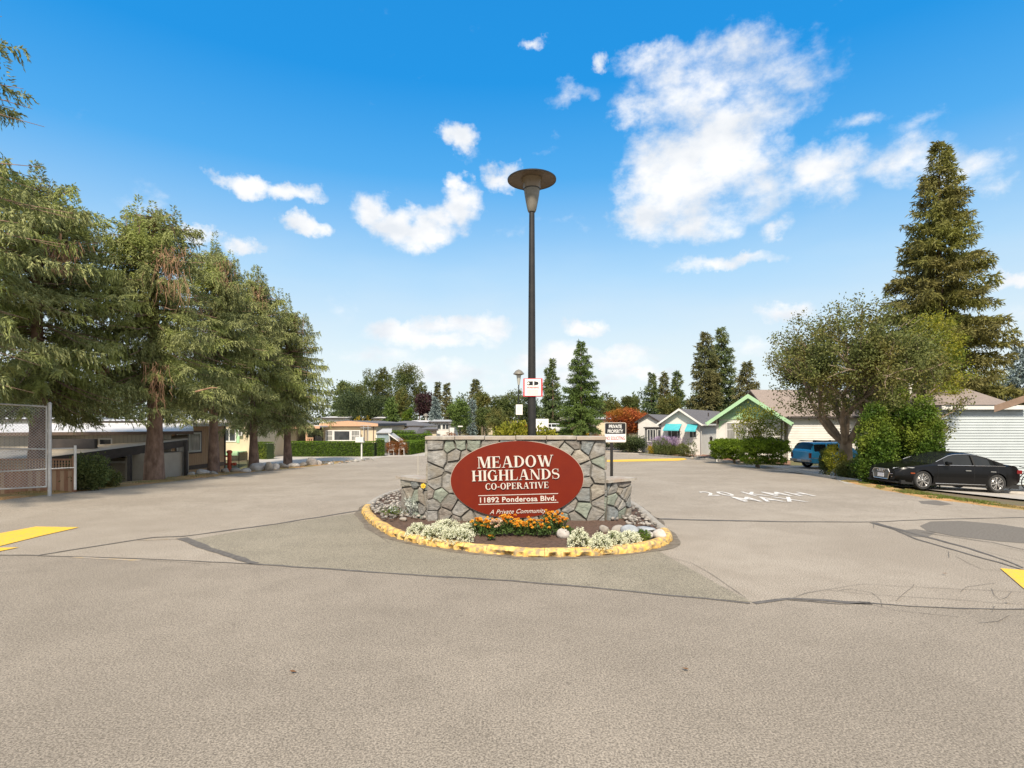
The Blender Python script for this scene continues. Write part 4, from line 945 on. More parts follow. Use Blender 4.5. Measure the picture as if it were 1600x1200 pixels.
def dead_clump(tree, px, py, w, hgt, dy, n=90, seed=0):
    n = n // 3
    """hanging brown dead twigs on the camera side of a spruce"""
    loc = Vector(tree.location); Y = loc.y - dy; c = P(px, py, Y) - loc; rg = random.Random(seed); b = MB(); s_ = Y / FPX; nn = []
    for i in range(n):
        x = rg.gauss(0, w * s_ * .36); top = c + Vector((x, rg.uniform(-.25, .25), rg.uniform(-.6, .45) * hgt * s_)); l = hgt * s_ * rg.uniform(.2, .6)
        mid = top + Vector((x * .12 + rg.uniform(-.08, .08), 0, -l * .5)); e = top + Vector((x * .2 + rg.uniform(-.2, .2), 0, -l)); b.tube([top, mid, e], [.009, .006, .003], 3, caps=False)
    b.build('dead_twigs', m_dead, tree)['kind'] = 'stuff'
    g9 = np.random.default_rng(seed); m_ = n * 9; f = g9.random(m_); p = np.array(c)[None] + np.stack([g9.normal(0, 1, m_) * w * s_ * .34 * (1 - .6 * f), g9.uniform(-.3, .3, m_), (.45 - f * 1.05) * hgt * s_ * .95], 1)
    d = g9.normal(0, .38, (m_, 3)) + [0, 0, -1]; d[:, 0] += (p[:, 0] - c.x) * -.2; V, F = cards(p, d, .26 * g9.uniform(.5, 1.3, m_), .026, g9); npmesh('dead_branch', V, F, L_dead, tree, attr=g9.random(m_))['kind'] = 'stuff'
m_dead = mat('dead_twigs', (.20, .11, .065), (.42, .26, .165), scale=6, rough=.95)
dead_clump(SPR[2], 265, 415, 46, 75, 2.3, 110, 1); dead_clump(SPR[1], 100, 395, 40, 50, 2.6, 70, 2); dead_clump(SPR[2], 245, 590, 34, 60, 2.5, 60, 3)
dead_clump(SPR[3], 322, 620, 26, 44, 2.1, 50, 4); dead_clump(SPR[4], 400, 460, 20, 34, 2.0, 40, 5); dead_clump(SPR[3], 350, 420, 26, 40, 2.1, 40, 6); dead_clump(SPR[2], 160, 575, 26, 30, 2.6, 40, 7)
for tr_, px, py, px2, py2 in ((SPR[3], 303, 465, 318, 520), (SPR[1], 95, 365, 78, 402), (SPR[1], -5, 345, 22, 350), (SPR[2], 305, 612, 340, 606)):
    loc = Vector(tr_.location); Y = loc.y - 2.5; a = P(px, py, Y) - loc; c = P(px2, py2, Y) - loc; b = MB(); b.tube([a, a.lerp(c, .5) + Vector((.18, 0, .08)), c], [.03, .025, .015], 5); b.sm = True; b.build('bare_branch', m_dead, tr_)

# ------------------------------------------------------------------ right side trees
# spreading tree by the bushes
def spreading_tree(name, label, loc, seed, h, r, leafm, limbs, group=None, forks=3, leaf=.085, n_leaf=9000, tr=.26, fork_h=1.5, extra=False):
    rg = random.Random(seed); t = thing(name, label, 'tree', loc, group=group); b = MB(); tips = []
    def grow(p, d, l, rad_, lev):
        e = p + d * l; m_ = p.lerp(e, .5) + Vector((rg.uniform(-1, 1), rg.uniform(-1, 1), rg.uniform(-.3, .3))) * l * .07
        b.tube([p, m_, e], [rad_, rad_ * .88, rad_ * .72], max(3, 9 - lev * 2), caps=False)
        if lev >= 5 or rad_ < .008: tips.append((e, d)); tips.append((m_, d)); return
        for k in range(rg.choice([2, 3]) if lev < 4 else 3):
            ax = Vector((rg.gauss(0, 1), rg.gauss(0, 1), rg.gauss(0, .7))).normalized(); nd = (d + ax * rg.uniform(.35, .8) + Vector((0, 0, .05 if lev < 2 else -.03))).normalized()
            q = e + nd * l; out = math.hypot(q.x, q.y) / r; 
            if out > 1: nd = (nd + Vector((-q.x, -q.y, 0)).normalized() * .7).normalized()
            if q.z > h: nd = (nd + Vector((0, 0, -.8))).normalized()
            grow(e, nd, l * rg.uniform(.66, .86), rad_ * rg.uniform(.55, .72), lev + 1)
        if lev >= 2: tips.append((e, d))
    b.tube([(0, 0, -.5), (.02, 0, .3), (-.02, 0, fork_h)], [tr * 1.35, tr * 1.02, tr * .92], 14)
    for k in range(limbs):
        a = 2 * math.pi * (k + rg.uniform(-.25, .25)) / limbs; sp = rg.uniform(.45, .95); grow(Vector((-.02, 0, fork_h - .1 - rg.uniform(0, .25))), Vector((math.cos(a) * sp, math.sin(a) * sp * .9, 1)).normalized(), h * .21, tr * rg.uniform(.42, .58), 1)
    b.sm = True; b.build('trunk', m_barkg, t)
    g2 = np.random.default_rng(seed); T = np.array([tuple(a) for a, d in tips]); idx = g2.integers(0, len(T), n_leaf); p = T[idx] + g2.normal(0, 1, (n_leaf, 3)) * np.array([.20, .20, .17])
    d = g2.normal(size=(n_leaf, 3)); d[:, 2] -= .2
    
    if extra:
        q = g2.normal(size=(2000, 3)); q /= np.linalg.norm(q, axis=1, keepdims=True); q *= g2.uniform(.35, 1, (2000, 1)) ** .6; q = q[q[:, 2] > -.75]; c = q * [r * .98, r * .98, h * .36] + [.2, 0, h * .62]
        c = np.array([x for x in c if noise.noise(Vector(x * .75)) > -.12]); p2 = (c[:, None] + g2.normal(0, .15, (len(c), 14, 3))).reshape(-1, 3); p = np.concatenate([p, p2]); d = np.concatenate([d, g2.normal(size=p2.shape)]); n_leaf = len(p)
        bb = MB()
        for x in c[::3]: x = Vector(x); y = x + Vector((-x.x * .16, -x.y * .16, -.45)); bb.tube([y, x], [.013, .005], 3, caps=False)
        bb.build('twigs', m_barkg, t)['kind'] = 'stuff'
    V, F = cards(p, d, leaf * g2.uniform(.6, 1.3, n_leaf), leaf * .6, g2); npmesh('crown', V, F, leafm, t, attr=np.clip(g2.normal(.5, .25, n_leaf), 0, 1)); return t
g = G(1322, 746)
spreading_tree('spreading_tree', 'broad spreading tree with thick forked trunk between the blue truck and the black sedan', g, 6, 9.1, 4.0, L_olive, 8, n_leaf=40000, leaf=.125, tr=.30, fork_h=1.7, extra=True)
# yellow green tree leaning in front of the tall conifer
p = P(1440, 600, 31); zb_ = tz(p.x, 31)
leafy('yellow_green_tree', 'yellow green leafy tree in front of the tall conifer above the cedar hedge', (p.x, 31, zb_), [(0, 0, 5.2, 2.3, 2, 2.4), (.6, 0, 7.4, 1.5, 1.5, 1.6), (-1.6, 0, 6.2, 1.4, 1.4, 1.3), (-.5, 0, 4, 2.6, 2, 1.6)], 900, .13, L_yel, 12, trunk=(4.5, .16), limbs=10, clump=.42, per=22, shell=.45)
# the tall conifer
p = P(1468, 640, 40)
conifer('tall_conifer', 'very tall ragged brown green conifer rising above every other tree on the right', (p.x, 40, tz(p.x, 40)), 23.0, 5.4, 2.5, 7, L_tall, nb=360, twig=1.0, card=(.32, .095), density=1.45, shape=.92, droop=.30, hang=.55, splay=.45, trunk_r=.42)
p = P(1594, 640, 44)
conifer('blue_spruce', 'silvery blue spruce cut by the right edge of the photo behind the tall conifer', (p.x, 44, tz(p.x, 44)), 8.8, 2.7, .6, 8, L_blue, nb=130, twig=.7, card=(.3, .1), droop=.2, hang=.2)
# cedar columns behind the sedan
for i, (px, top, rr_, Y, lab) in enumerate(((1367, 630, .70, 23.6, 'left and lowest column of the green cedar clump'), (1403, 611, .74, 24.2, 'middle tallest column of the green cedar clump behind the sedan bonnet'), (1441, 618, .68, 23.2, 'right column of the green cedar clump against the pale blue house'))):
    p = P(px, top, Y); gz = tz(p.x, Y); h = p.z - gz
    bl = [(0, 0, h * .25, rr_, rr_, h * .30), (0, 0, h * .55, rr_ * .92, rr_ * .9, h * .3), (0, 0, h * .8, rr_ * .62, rr_ * .6, h * .2), (rr_ * .4, -.2, h * .45, rr_ * .6, rr_ * .6, h * .3), (-rr_ * .4, -.2, h * .35, rr_ * .6, rr_ * .6, h * .3)]
    leafy('cedar_shrub', lab, (p.x, Y, gz), bl, 1050, .10, L_ced, 30 + i, trunk=(h * .7, .09), cat='shrub', group='cedar columns behind the black sedan', clump=.20, per=17, shell=.72, up=.5)
# bushes at the foot of the spreading tree
for i, (px, py, w, top, lf, lab) in enumerate(((1305, 746, .50, 694, L_yel, 'upright yellow green shrub left of the spreading tree trunk'), (1290, 742, .28, 700, L_mid, 'small green shrub beside the rear of the blue truck'), (1341, 750, .48, 718, L_mid, 'low loose shrub right of the spreading tree trunk'), (1362, 745, .42, 700, L_ced, 'dark green shrub beside the sedan grille'), (1322, 748, .40, 722, L_olive, 'short olive shrub against the spreading tree trunk'))):
    g = G(px, py); h = max(.5, (py - top) * g.y / FPX)
    leafy('shrub', lab, g, [(0, 0, h * .5, w, w, h * .5), (w * .5, -.1, h * .35, w * .6, w * .6, h * .35), (-w * .4, 0, h * .6, w * .6, w * .6, h * .4)], 260, .075, lf, 50 + i, cat='shrub', trunk=(h * .5, .03), clump=.13, per=14, shell=.4)
# junipers with flat cloud tops
for i, (px, py, Y, xa, xb, top, bot, lab) in enumerate(((1149, 724, 36, 1108, 1166, 686, 716, 'left bonsai shaped juniper with flat bright green top'), (1187, 731, 32.5, 1152, 1233, 684, 724, 'right larger bonsai shaped juniper with bent bare trunk'))):
    g = G(px, py); Y = g.y; s = Y / FPX; t = thing('juniper', lab, 'shrub', g, group='bonsai junipers in front of the green gabled house')
    cx = ((xa + xb) / 2 - px) * s; hw = (xb - xa) / 2 * s; zt = (py - top) * s; zb_ = (py - bot) * s
    bl = [(cx, 0, zt - .30, hw * .95, .9, .30), (cx, 0, zt - .52, hw * .85, .8, .38), (cx - hw * .35, -.3, zt - .6, hw * .62, .8, .35), (cx + hw * .4, -.2, zt - .65, hw * .55, .8, .38), (cx - hw * .4, -.1, zb_ + .25, hw * .5, .6, .3), (cx + hw * .45, 0, zb_ + .2, hw * .42, .6, .26)]
    V, F, at = blob_cloud(bl, 1500, .085, 60 + i, clump=.13, per=18, shell=.72, up=.8, flat=.7); npmesh('foliage', V, F, L_jun, t, attr=at)
    b = MB(); b.tube([(0, 0, -.1), (-.15, 0, .3), (.1, 0, .55), (cx * .5, 0, zb_ + .2)], [.09, .075, .06, .05], 7); b.tube([(-.1, 0, .25), (cx + hw * .3, .1, zb_ + .1), (cx + hw * .5, 0, zt - .6)], [.05, .04, .03], 6); b.tube([(-.1, 0, .25), (cx - hw * .3, 0, zb_ + .2), (cx - hw * .3, 0, zt - .5)], [.05, .04, .03], 6); b.sm = True; b.build('stem', m_barkg, t)
p = P(1182, 640, 33.8); leafy('young_maple', 'young yellow green tree with sparse leaves in front of the green gable window', (p.x, 33.8, tz(p.x, 33.8)), [(-.5, 0, 2.4, 1.1, .8, .7), (.7, 0, 2.3, 1.0, .8, .7), (0, 0, 3.2, .8, .7, .6), (1.1, 0, 3.1, .4, .4, .5), (-.7, 0, 3.1, .4, .4, .5)], 300, .12, L_yel, 71, trunk=(1.7, .06), limbs=8, clump=.26, per=11, shell=.3)

# ------------------------------------------------------------------ trees in the distance, left to right
def bg_conifer(px, top, hw, Y, leaf, lab, seed, name='conifer', zb=.8, **k):
    p = P(px, top, Y); gz = tz(p.x, Y); h = p.z - gz; r = hw * 1.22 * Y / FPX
    sc = Y / 60.; kw = dict(nb=120, twig=max(.45, r * .34), card=(.26 * sc + .06, .085 * sc + .02), density=.9, droop=.25, hang=.35); kw.update(k)
    return conifer(name, lab, (p.x, Y, gz), h, r, zb, seed, leaf, group='trees beyond the homes', **kw)
def bg_leafy(px, top, bot, hw, Y, leaf, lab, seed, n=420, name='leafy_tree', lumps=7, cl=None, **k):
    p = P(px, top, Y); gz = tz(p.x, Y); s = Y / FPX; H = p.z - gz; hb = (EYE + (HZ - bot) * s) - gz; r = hw * 1.2 * s; rg = random.Random(seed); mid = (H + hb) / 2; hh = (H - hb) / 2
    bl = [(0, 0, mid - hh * .1, r * .75, r * .75, hh * .8)]
    for i in range(lumps):
        a = rg.uniform(0, 6.28); q = rg.uniform(.35, .65); zz = rg.uniform(-.6, .62); bl.append((math.cos(a) * r * q * (1 - .35 * max(0, zz)), math.sin(a) * r * q, mid + hh * zz, r * rg.uniform(.32, .5), r * .42, hh * rg.uniform(.25, .38)))
    return leafy(name, lab, (p.x, Y, gz), bl, n, .16 * Y / 60, leaf, seed, trunk=(hb + hh * .6, max(.1, r * .06)), group='trees beyond the homes', clump=cl or r * .2, per=16, shell=.5, **k)
bg_conifer(537, 596, 22, 95, L_fir, 'dark blue green conifer just right of the last big spruce', 101, shape=.6)
bg_leafy(560, 592, 655, 22, 105, L_mid, 'round mid green tree behind the bay window house roof', 102)
bg_leafy(577, 575, 660, 20, 115, L_mid, 'tall brownish green poplar left of the thin tree pair', 103, lumps=9)
bg_leafy(599, 569, 640, 12, 118, L_mid, 'slim tall poplar with narrow top between two broader poplars', 104, lumps=9)
bg_leafy(632, 565, 650, 27, 112, L_mid, 'tallest spreading poplar above the far roofs on the left', 105, n=560, lumps=12)
bg_leafy(655, 590, 640, 12, 110, L_mid, 'small open crowned tree at the right side of the tallest poplar', 106, n=160)
bg_leafy(590, 618, 664, 24, 92, L_dk, 'dark low tree below the poplars left of the weeping conifer', 107)
bg_leafy(548, 612, 664, 26, 88, L_dk, 'dark low tree behind the bay window house chimney', 108)
bg_conifer(611, 621, 13, 80, L_firg, 'bright green weeping conifer behind the far grey roofs', 109, hang=.8, shape=.6, name='weeping_conifer')
bg_leafy(636, 637, 668, 8, 78, L_ced, 'clipped round topped olive cedar beside the weeping conifer', 110, lumps=3, n=200)
bg_leafy(628, 600, 660, 14, 90, L_olive, 'brownish olive tree behind the clipped cedar', 111)
bg_leafy(667, 604, 655, 16, 96, L_plum, 'dark purple plum tree left of the blue spruce', 112, n=380)
bg_conifer(681, 621, 12, 82, L_blue, 'pale blue spruce with neat cone shape behind the white home', 113, name='blue_spruce', shape=.8, zb=.3)
bg_conifer(684, 597, 9, 108, L_firb, 'thin brownish conifer top just above the blue spruce', 114, nb=80)
bg_conifer(698, 599, 13, 104, L_firb, 'brownish conifer between the blue spruce and the bushy yew', 115, nb=90)
bg_leafy(718, 613, 676, 18, 62, L_firg, 'bushy bright green yew with dense lower crown beside the white home', 116, n=520, name='yew_tree')
bg_conifer(738, 625, 6, 90, L_blue, 'narrow columnar blue spruce right of the bushy yew', 117, nb=70, name='blue_spruce', shape=.5)
bg_conifer(743, 593, 17, 110, L_firb, 'dark double topped fir in the centre left distance', 118, shape=.7)
bg_leafy(753, 609, 660, 15, 98, L_olive, 'brownish autumn tree in front of the double topped fir', 119)
bg_leafy(757, 637, 668, 15, 72, L_mid, 'ball shaped clipped tree on a short trunk above the wall cap', 120, n=360, lumps=3, name='topiary_tree')
bg_leafy(779, 611, 668, 14, 100, L_mid, 'mid green tree right of the ball shaped clipped tree', 121)
bg_leafy(800, 604, 668, 20, 104, L_mid, 'rounded green tree behind the farther lamp post', 122)
bg_leafy(826, 606, 668, 18, 108, L_dk, 'dark green tree right behind the black lamp post', 123)
bg_leafy(776, 630, 675, 18, 68, L_olive, 'light olive weeping shrub tree left of the planter shrub', 124, up=-.6)
bg_conifer(856, 575, 15, 92, L_fir, 'left top of the dark fir pair right of the lamp post', 125)
bg_conifer(864, 562, 17, 90, L_fir, 'right and taller of the dark fir pair right of the lamp post', 126)
t = bg_conifer(908, 534, 36, 58, L_firg, 'large bright green fir with pointed top standing alone above the right end of the wall', 127, nb=230, card=(.24, .075), density=1.1, twig=.75, shape=.85, zb=1.4)
bg_leafy(955, 615, 660, 14, 120, L_olive, 'small round olive tree between the large fir and the red maple', 128)
bg_leafy(940, 622, 665, 18, 125, L_dk, 'dark low tree behind the right flank of the large fir', 129)
bg_leafy(986, 617, 650, 12, 120, L_mid, 'small green tree showing above the red maple', 130)
bg_leafy(980, 632, 680, 34, 60, L_red, 'red and orange maple left of the house with turquoise awnings', 131, n=900, name='red_maple', cl=.42)
bg_leafy(985, 682, 706, 26, 56, L_dk, 'dark green bush mass under the red maple', 132, n=500, name='dark_bush', lumps=5)
bg_conifer(1018, 584, 13, 85, L_fir, 'left of three dark conifers above the small gabled house', 133, shape=.55)
bg_conifer(1038, 582, 12, 90, L_firb, 'middle of three dark conifers above the small gabled house', 134, shape=.55)
bg_conifer(1058, 581, 13, 84, L_fir, 'right of three dark conifers above the small gabled house', 135, shape=.55)
bg_leafy(1045, 615, 655, 17, 75, L_olive, 'brownish leafy tree in front of the three dark conifers', 136)
bg_conifer(1102, 519, 25, 70, L_firb, 'left tree of the tall fir pair behind the awning house', 137, nb=190, shape=.55, density=1.1)
bg_conifer(1127, 513, 25, 72, L_fir, 'right tree of the tall fir pair behind the green gable', 138, nb=190, shape=.55, density=1.1)
bg_conifer(1167, 566, 24, 66, L_firb, 'single dark conifer right of the tall fir pair', 139, nb=150, shape=.6)
bg_conifer(1500, 560, 30, 70, L_firb, 'brownish conifer behind the hipped roof beside the tall conifer', 140, nb=120)
bg_leafy(1548, 565, 640, 30, 60, L_yel, 'yellow green tree above the hipped roof near the right edge', 141, n=500)
bg_leafy(1400, 600, 660, 34, 58, L_mid, 'leafy tree behind the cedar clump and the spreading tree', 142)
# the far wood that closes the view
rgW = np.random.default_rng(77); bl = []
for i in range(220):
    x = -260 + 520 * i / 220 + rgW.uniform(-2, 2); Y = rgW.uniform(150, 190); hh = rgW.uniform(8.5, 12.5) * (1.3 if x < -40 else 1); bl.append((x, Y, -1 + hh * .5, rgW.uniform(3, 5), 3, hh * .55))
V, F, at = blob_cloud(bl, 12000, .75, 5, clump=1.3, per=11, shell=.6)
o = npmesh('distant_woodland', V, F, L_dk, attr=at); o['kind'] = 'stuff'
# ------------------------------------------------------------------ buildings
m_glass = mat('window_glass', (.03, .035, .04), (.07, .075, .08), scale=1.5, rough=.06, spec=.8)
m_curt = mat('curtained_glass', (.20, .20, .19), (.34, .34, .32), scale=2.2, rough=.12, spec=.7, stretch=(6, 6, .3))
m_wt = mat('white_trim', (.72, .71, .68), (.64, .63, .6), scale=3, rough=.55)
m_sidw = mat('white_siding', (.70, .685, .645), (.62, .605, .565), scale=1.5, rough=.6)
m_brickw = mat('white_painted_brick', (.68, .665, .63), (.60, .585, .55), scale=2, rough=.75, bump=.4, bscale=20, bdist=.01)
m_cream = mat('cream_siding', (.62, .53, .37), (.56, .47, .33), scale=1.2, rough=.6)
m_tan = mat('tan_siding', (.60, .38, .23), (.54, .34, .2), scale=1.2, rough=.65)
m_beige = mat('beige_siding', (.50, .45, .36), (.45, .40, .32), scale=1.5, rough=.7)
m_greys = mat('grey_brown_siding', (.40, .355, .29), (.35, .31, .255), scale=2, rough=.7)
m_green = mat('mint_paint', (.38, .60, .36), (.34, .54, .32), scale=2, rough=.6)
m_shgl = mat('grey_shingle', (.085, .083, .09), (.15, .145, .15), scale=14, rough=.95, bump=.5, bscale=30, bdist=.02)
m_shgb = mat('brown_shingle', (.21, .17, .145), (.30, .245, .21), scale=12, rough=.95, bump=.5, bscale=30, bdist=.02)
m_shgt = mat('tan_shingle', (.46, .385, .28), (.36, .30, .22), scale=9, rough=.95, bump=.4, bscale=20, bdist=.02)
m_roofw = mat('white_metal_roof', (.66, .64, .62), (.56, .54, .52), scale=2, rough=.5)
m_roofg = mat('pale_grey_roof', (.34, .34, .33), (.42, .42, .41), scale=2, rough=.7)
m_fasc = mat('dark_fascia', (.035, .03, .03), (.06, .05, .045), scale=3, rough=.6)
m_turq = mat('turquoise_awning', (.06, .38, .43), (.08, .44, .49), scale=2, rough=.5)
m_dkg = mat('charcoal_wall', (.12, .12, .12), (.16, .16, .155), scale=2, rough=.7)
m_blue = mat('pale_blue_siding', (.50, .555, .575), (.45, .50, .52), scale=1.1, rough=.55)
m_peach = mat('peach_trim', (.60, .36, .22), (.54, .32, .2), scale=3, rough=.6)
m_brown = mat('brown_trim', (.10, .07, .055), (.15, .105, .08), scale=5, rough=.7)
m_foun = mat('foundation', (.25, .13, .09), (.32, .18, .12), scale=8, rough=.9)

def battens(t, x0, x1, z0_, z1, sp, m):
    b = MB(); x = x0
    while x < x1: b.box(x, x + .028, -.012, -.001, z0_, z1); x += sp
    b.build('battens', m, t)['kind'] = 'stuff'
def laps(t, x0, x1, z0_, z1, sp, m, y=0.):
    b = MB(); z = z0_
    while z < z1: b.add([(x0, y - .035, z), (x1, y - .035, z), (x1, y - .008, min(z + sp, z1)), (x0, y - .008, min(z + sp, z1)), (x0, y, z), (x1, y, z)], [(0, 1, 2, 3), (4, 5, 1, 0)]); z += sp
    b.build('siding', m, t)['kind'] = 'stuff'
def window(t, x0, x1, z0_, z1, y=0., fr=.06, mull=(), trans=(), frame=None, glass=None, depth=.05):
    """frame on the local -y face; pane as its child"""
    b = MB(); f = fr
    b.box(x0, x1, y - depth, y + .01, z1 - f, z1); b.box(x0, x1, y - depth, y + .01, z0_, z0_ + f); b.box(x0, x0 + f, y - depth, y + .01, z0_ + f, z1 - f); b.box(x1 - f, x1, y - depth, y + .01, z0_ + f, z1 - f)
    for m_ in mull: b.box(m_ - f * .4, m_ + f * .4, y - depth * .9, y + .01, z0_ + f, z1 - f)
    for q in trans: b.box(x0 + f, x1 - f, y - depth * .8, y + .01, q - f * .3, q + f * .3)
    w = b.build('window', frame or m_wt, t); xs_ = [x0 + f] + sorted(mull) + [x1 - f]
    for a, c in zip(xs_, xs_[1:]): p = MB(); p.box(a + (f * .4 if a != x0 + f else 0), c - (f * .4 if c != x1 - f else 0), y - depth * .45, y + .012, z0_ + f, z1 - f); p.build('pane', glass or m_glass, w)
    return w
def gable(t, x0, x1, y0, y1, zw, zr, over=.35, mw=None, mr=None, mf=None, mg=None, fasc=.16, boards=0, ridge_over=.4, wall=True):
    """walls, gable ends and two roof slopes, ridge along local y"""
    if wall: b = MB(); b.box(x0, x1, y0, y1, -.6, zw); b.build('wall', mw, t)
    xm = (x0 + x1) / 2; b = MB(); b.add([(x0, y0 + .01, zw), (x1, y0 + .01, zw), (xm, y0 + .01, zr), (x0, y1, zw), (x1, y1, zw), (xm, y1, zr)], [(0, 1, 2), (5, 4, 3), (0, 2, 5, 3), (1, 4, 5, 2)]); b.build('gable_wall', mg or mw, t)
    if boards:
        hh = (zr - zw) / boards
        for k in range(boards):
            z = zw + k * hh; f0 = (zr - z) / (zr - zw); hw_ = (x1 - x0) / 2 * f0; hw2 = (x1 - x0) / 2 * max(0, (zr - z - hh * .96) / (zr - zw))
            b = MB(); vs = [(xm - hw_, y0 - .035, z), (xm + hw_, y0 - .035, z), (xm + hw2, y0 - .008, z + hh * .96), (xm - hw2, y0 - .008, z + hh * .96)]; b.add(vs + [(x_, y0 + .008, z_) for x_, y_, z_ in vs], [(0, 1, 2, 3), (4, 5, 1, 0), (1, 5, 6, 2), (2, 6, 7, 3), (3, 7, 4, 0)]); b.build('siding_board', mg or mw, t)
    sl = (zr - zw) / (xm - x0)
    for sg in (-1, 1):
        e = x0 - over if sg < 0 else x1 + over; ze = zw - over * sl; up = .10
        a = (e, y0 - ridge_over, ze + up); bb = (xm, y0 - ridge_over, zr + up); c = (xm, y1 + .1, zr + up); d = (e, y1 + .1, ze + up)
        b = MB(); (b.slab(a, bb, c, d, .09) if sg < 0 else b.slab(bb, a, d, c, .09)); b.build('roof_slope', mr, t)
        b = MB(); yf = y0 - ridge_over; b.add([(e, yf - .035, ze + up + .02), (xm, yf - .035, zr + up + .02), (xm, yf - .035, zr + up - fasc - .02), (e, yf - .035, ze + up - fasc), (e, yf - .003, ze + up + .02), (xm, yf - .003, zr + up + .02), (xm, yf - .003, zr + up - fasc - .02), (e, yf - .003, ze + up - fasc)], [(0, 3, 2, 1), (4, 5, 6, 7), (0, 1, 5, 4), (3, 7, 6, 2), (0, 4, 7, 3)] if sg < 0 else [(0, 1, 2, 3), (7, 6, 5, 4), (0, 4, 5, 1), (3, 2, 6, 7), (0, 3, 7, 4)]); b.build('barge_board', mf, t)
        b = MB(); b.box(min(e, e + sg * .10), max(e, e + sg * .10), y0 - ridge_over + .01, y1 + .1, ze + up - .12, ze + up + .0); b.build('gutter', mf, t)
def house(name, label, px, py, Y, rz, cat='house', gz=None, group=None):
    p = P(px, py, Y); return thing(name, label, cat, (p.x, Y, tz(p.x, Y) if gz is None else gz), rz=rz, group=group)

# house with the turquoise awnings
t = house('bungalow', 'white bungalow with grey roof and two turquoise awnings', 1063, 700, 50.5, rad(-33))
zg = t.location.z; z = lambda py, Y=50: EYE + (HZ - py) * Y / FPX - zg
gable(t, -1.75, 1.75, 0, 15, z(661), z(640), .30, m_brickw, m_shgl, m_wt, m_sidw, ridge_over=.45)
window(t, -1.15, .05, z(686), z(663.5), 0, mull=(-.8, -.25), glass=m_glass)
window(t, .80, 1.5, z(684.5), z(663.5), 0, mull=(1.15,), glass=m_glass)
def awning(t, x0, x1, zt, zb_, out):
    b = MB(); b.slab((x0, -out, zb_), (x1, -out, zb_), (x1, -.06, zt), (x0, -.06, zt), .03); o = b.build('awning', m_turq, t)
    b = MB(); b.box(x0, x1, -out - .03, -out - .002, zb_ - .10, zb_ + .0); b.build('valance', m_turq, o)
    for x in (x0, x1): b = MB(); b.tube([(x, -out, zb_), (x, -.05, zb_ - .25)], .02, 5); b.build('awning_arm', m_wt, t)
awning(t, -1.3, .15, z(662.3), z(671.5), .95); awning(t, .65, 1.6, z(662.6), z(672.5), .95)
b = MB(); b.tube([(1.86, -.02, z(661)), (1.86, -.02, .0)], .05, 6); b.build('downpipe', m_roofg, t)
b = MB(); b.tube([(1.5, 4, z(650)), (1.5, 4, z(650) + .35)], .06, 6); b.build('vent_pipe', m_fasc, t)
# small gabled house left of it, with the dark sunroom
t = house('small_house', 'small beige gabled house with dark sunroom windows behind the lavender', 1013, 700, 57.5, rad(-33)); zg = t.location.z; z = lambda py, Y=57: EYE + (HZ - py) * Y / FPX - zg
gable(t, -1.1, 1.1, 0, 12, z(658.5), z(648.5), .22, m_brickw, m_shgl, m_fasc, m_brickw, ridge_over=.2)
b = MB(); b.box(.2, 2.6, -1.6, -.02, -.5, z(669)); b.build('sunroom_wall', m_dkg, t)
window(t, .45, 1.35, z(690), z(670.5), -1.6, mull=(.75, 1.05)); window(t, 1.5, 2.5, z(690), z(670.5), -1.6, mull=(1.85, 2.2))
b = MB(); b.box(.1, 2.7, -1.75, -.03, z(669) + .003, z(669) + .12); b.build('sunroom_roof', m_fasc, t)
# green gabled house
t = house('green_gable_house', 'white house with big mint green gable and brown shingle roof', 1170, 720, 39.5, rad(-27)); zg = t.location.z; z = lambda py, Y=38.8: EYE + (HZ - py) * Y / FPX - zg
gable(t, -2.18, 2.18, 0, 9, z(653), z(618), .55, m_brickw, m_shgb, m_green, m_green, fasc=.26, boards=7, ridge_over=.75)
b = MB(); b.box(-2.21, 2.21, -.06, -.002, z(655), z(650.5)); b.build('green_beam', m_green, t)
window(t, -1.5, 1.6, z(690), z(660), 0, mull=(-.9, -.1, .9), trans=(z(672),), glass=m_curt)
b = MB(); ar = [(-2.0 + .0, z(657)), (-1.05, z(657))] + [(-1.05 - .9 * math.sin(rad(a)) * 1.0, z(671) + (z(657) - z(671)) * math.cos(rad(a))) for a in (20, 40, 60, 80)] + [(-2.0, z(671))]; b.prism(ar[::-1] if False else ar, .02, Matrix(((1, 0, 0, 0), (0, 0, -1, -.03), (0, 1, 0, 0), (0, 0, 0, 1)))); b.build('green_arch_panel', m_green, t)
b = MB(); b.tube([(-1.9, -.5, z(650)), (-2.05, -.1, z(656)), (-2.05, -.08, z(662))], .05, 6); b.build('downpipe', m_fasc, t)
b = MB(); b.tube([(2.55, -.4, z(651)), (2.10, -.07, z(659)), (2.10, -.07, .0)], .055, 6); b.build('downpipe', m_fasc, t)
b = MB(); b.box(-1.9, 1.95, -.04, -.003, -.3, .25); b.build('brick_base', m_foun, t)
# its wing behind the truck
t = house('house_wing', 'long white sided house wall with brown roof behind the blue truck', 1292, 720, 43, 0); zg = t.location.z; z = lambda py, Y=43: EYE + (HZ - py) * Y / FPX - zg
b = MB(); b.box(-3.0, 4.8, 0, 7, -.6, z(652)); b.build('wall', m_sidw, t); laps(t, -3.0, 4.8, -.3, z(654), .19, m_sidw)
b = MB(); zr = EYE + (HZ - 609) * 46.6 / FPX - zg; b.slab((-4.4, -.4, z(651)), (4.9, -.4, z(651)), (4.9, 3.6, zr), (-4.4, 3.6, zr), .1); b.build('roof_slope', m_shgb, t); b = MB(); b.slab((4.9, 7.6, z(651)), (-4.4, 7.6, z(651)), (-4.4, 3.61, zr), (4.9, 3.61, zr), .1); b.build('roof_slope', m_shgb, t)
b = MB(); b.box(-3.0, 4.9, -.52, -.405, z(653.5), z(650.5)); b.build('gutter', m_fasc, t)
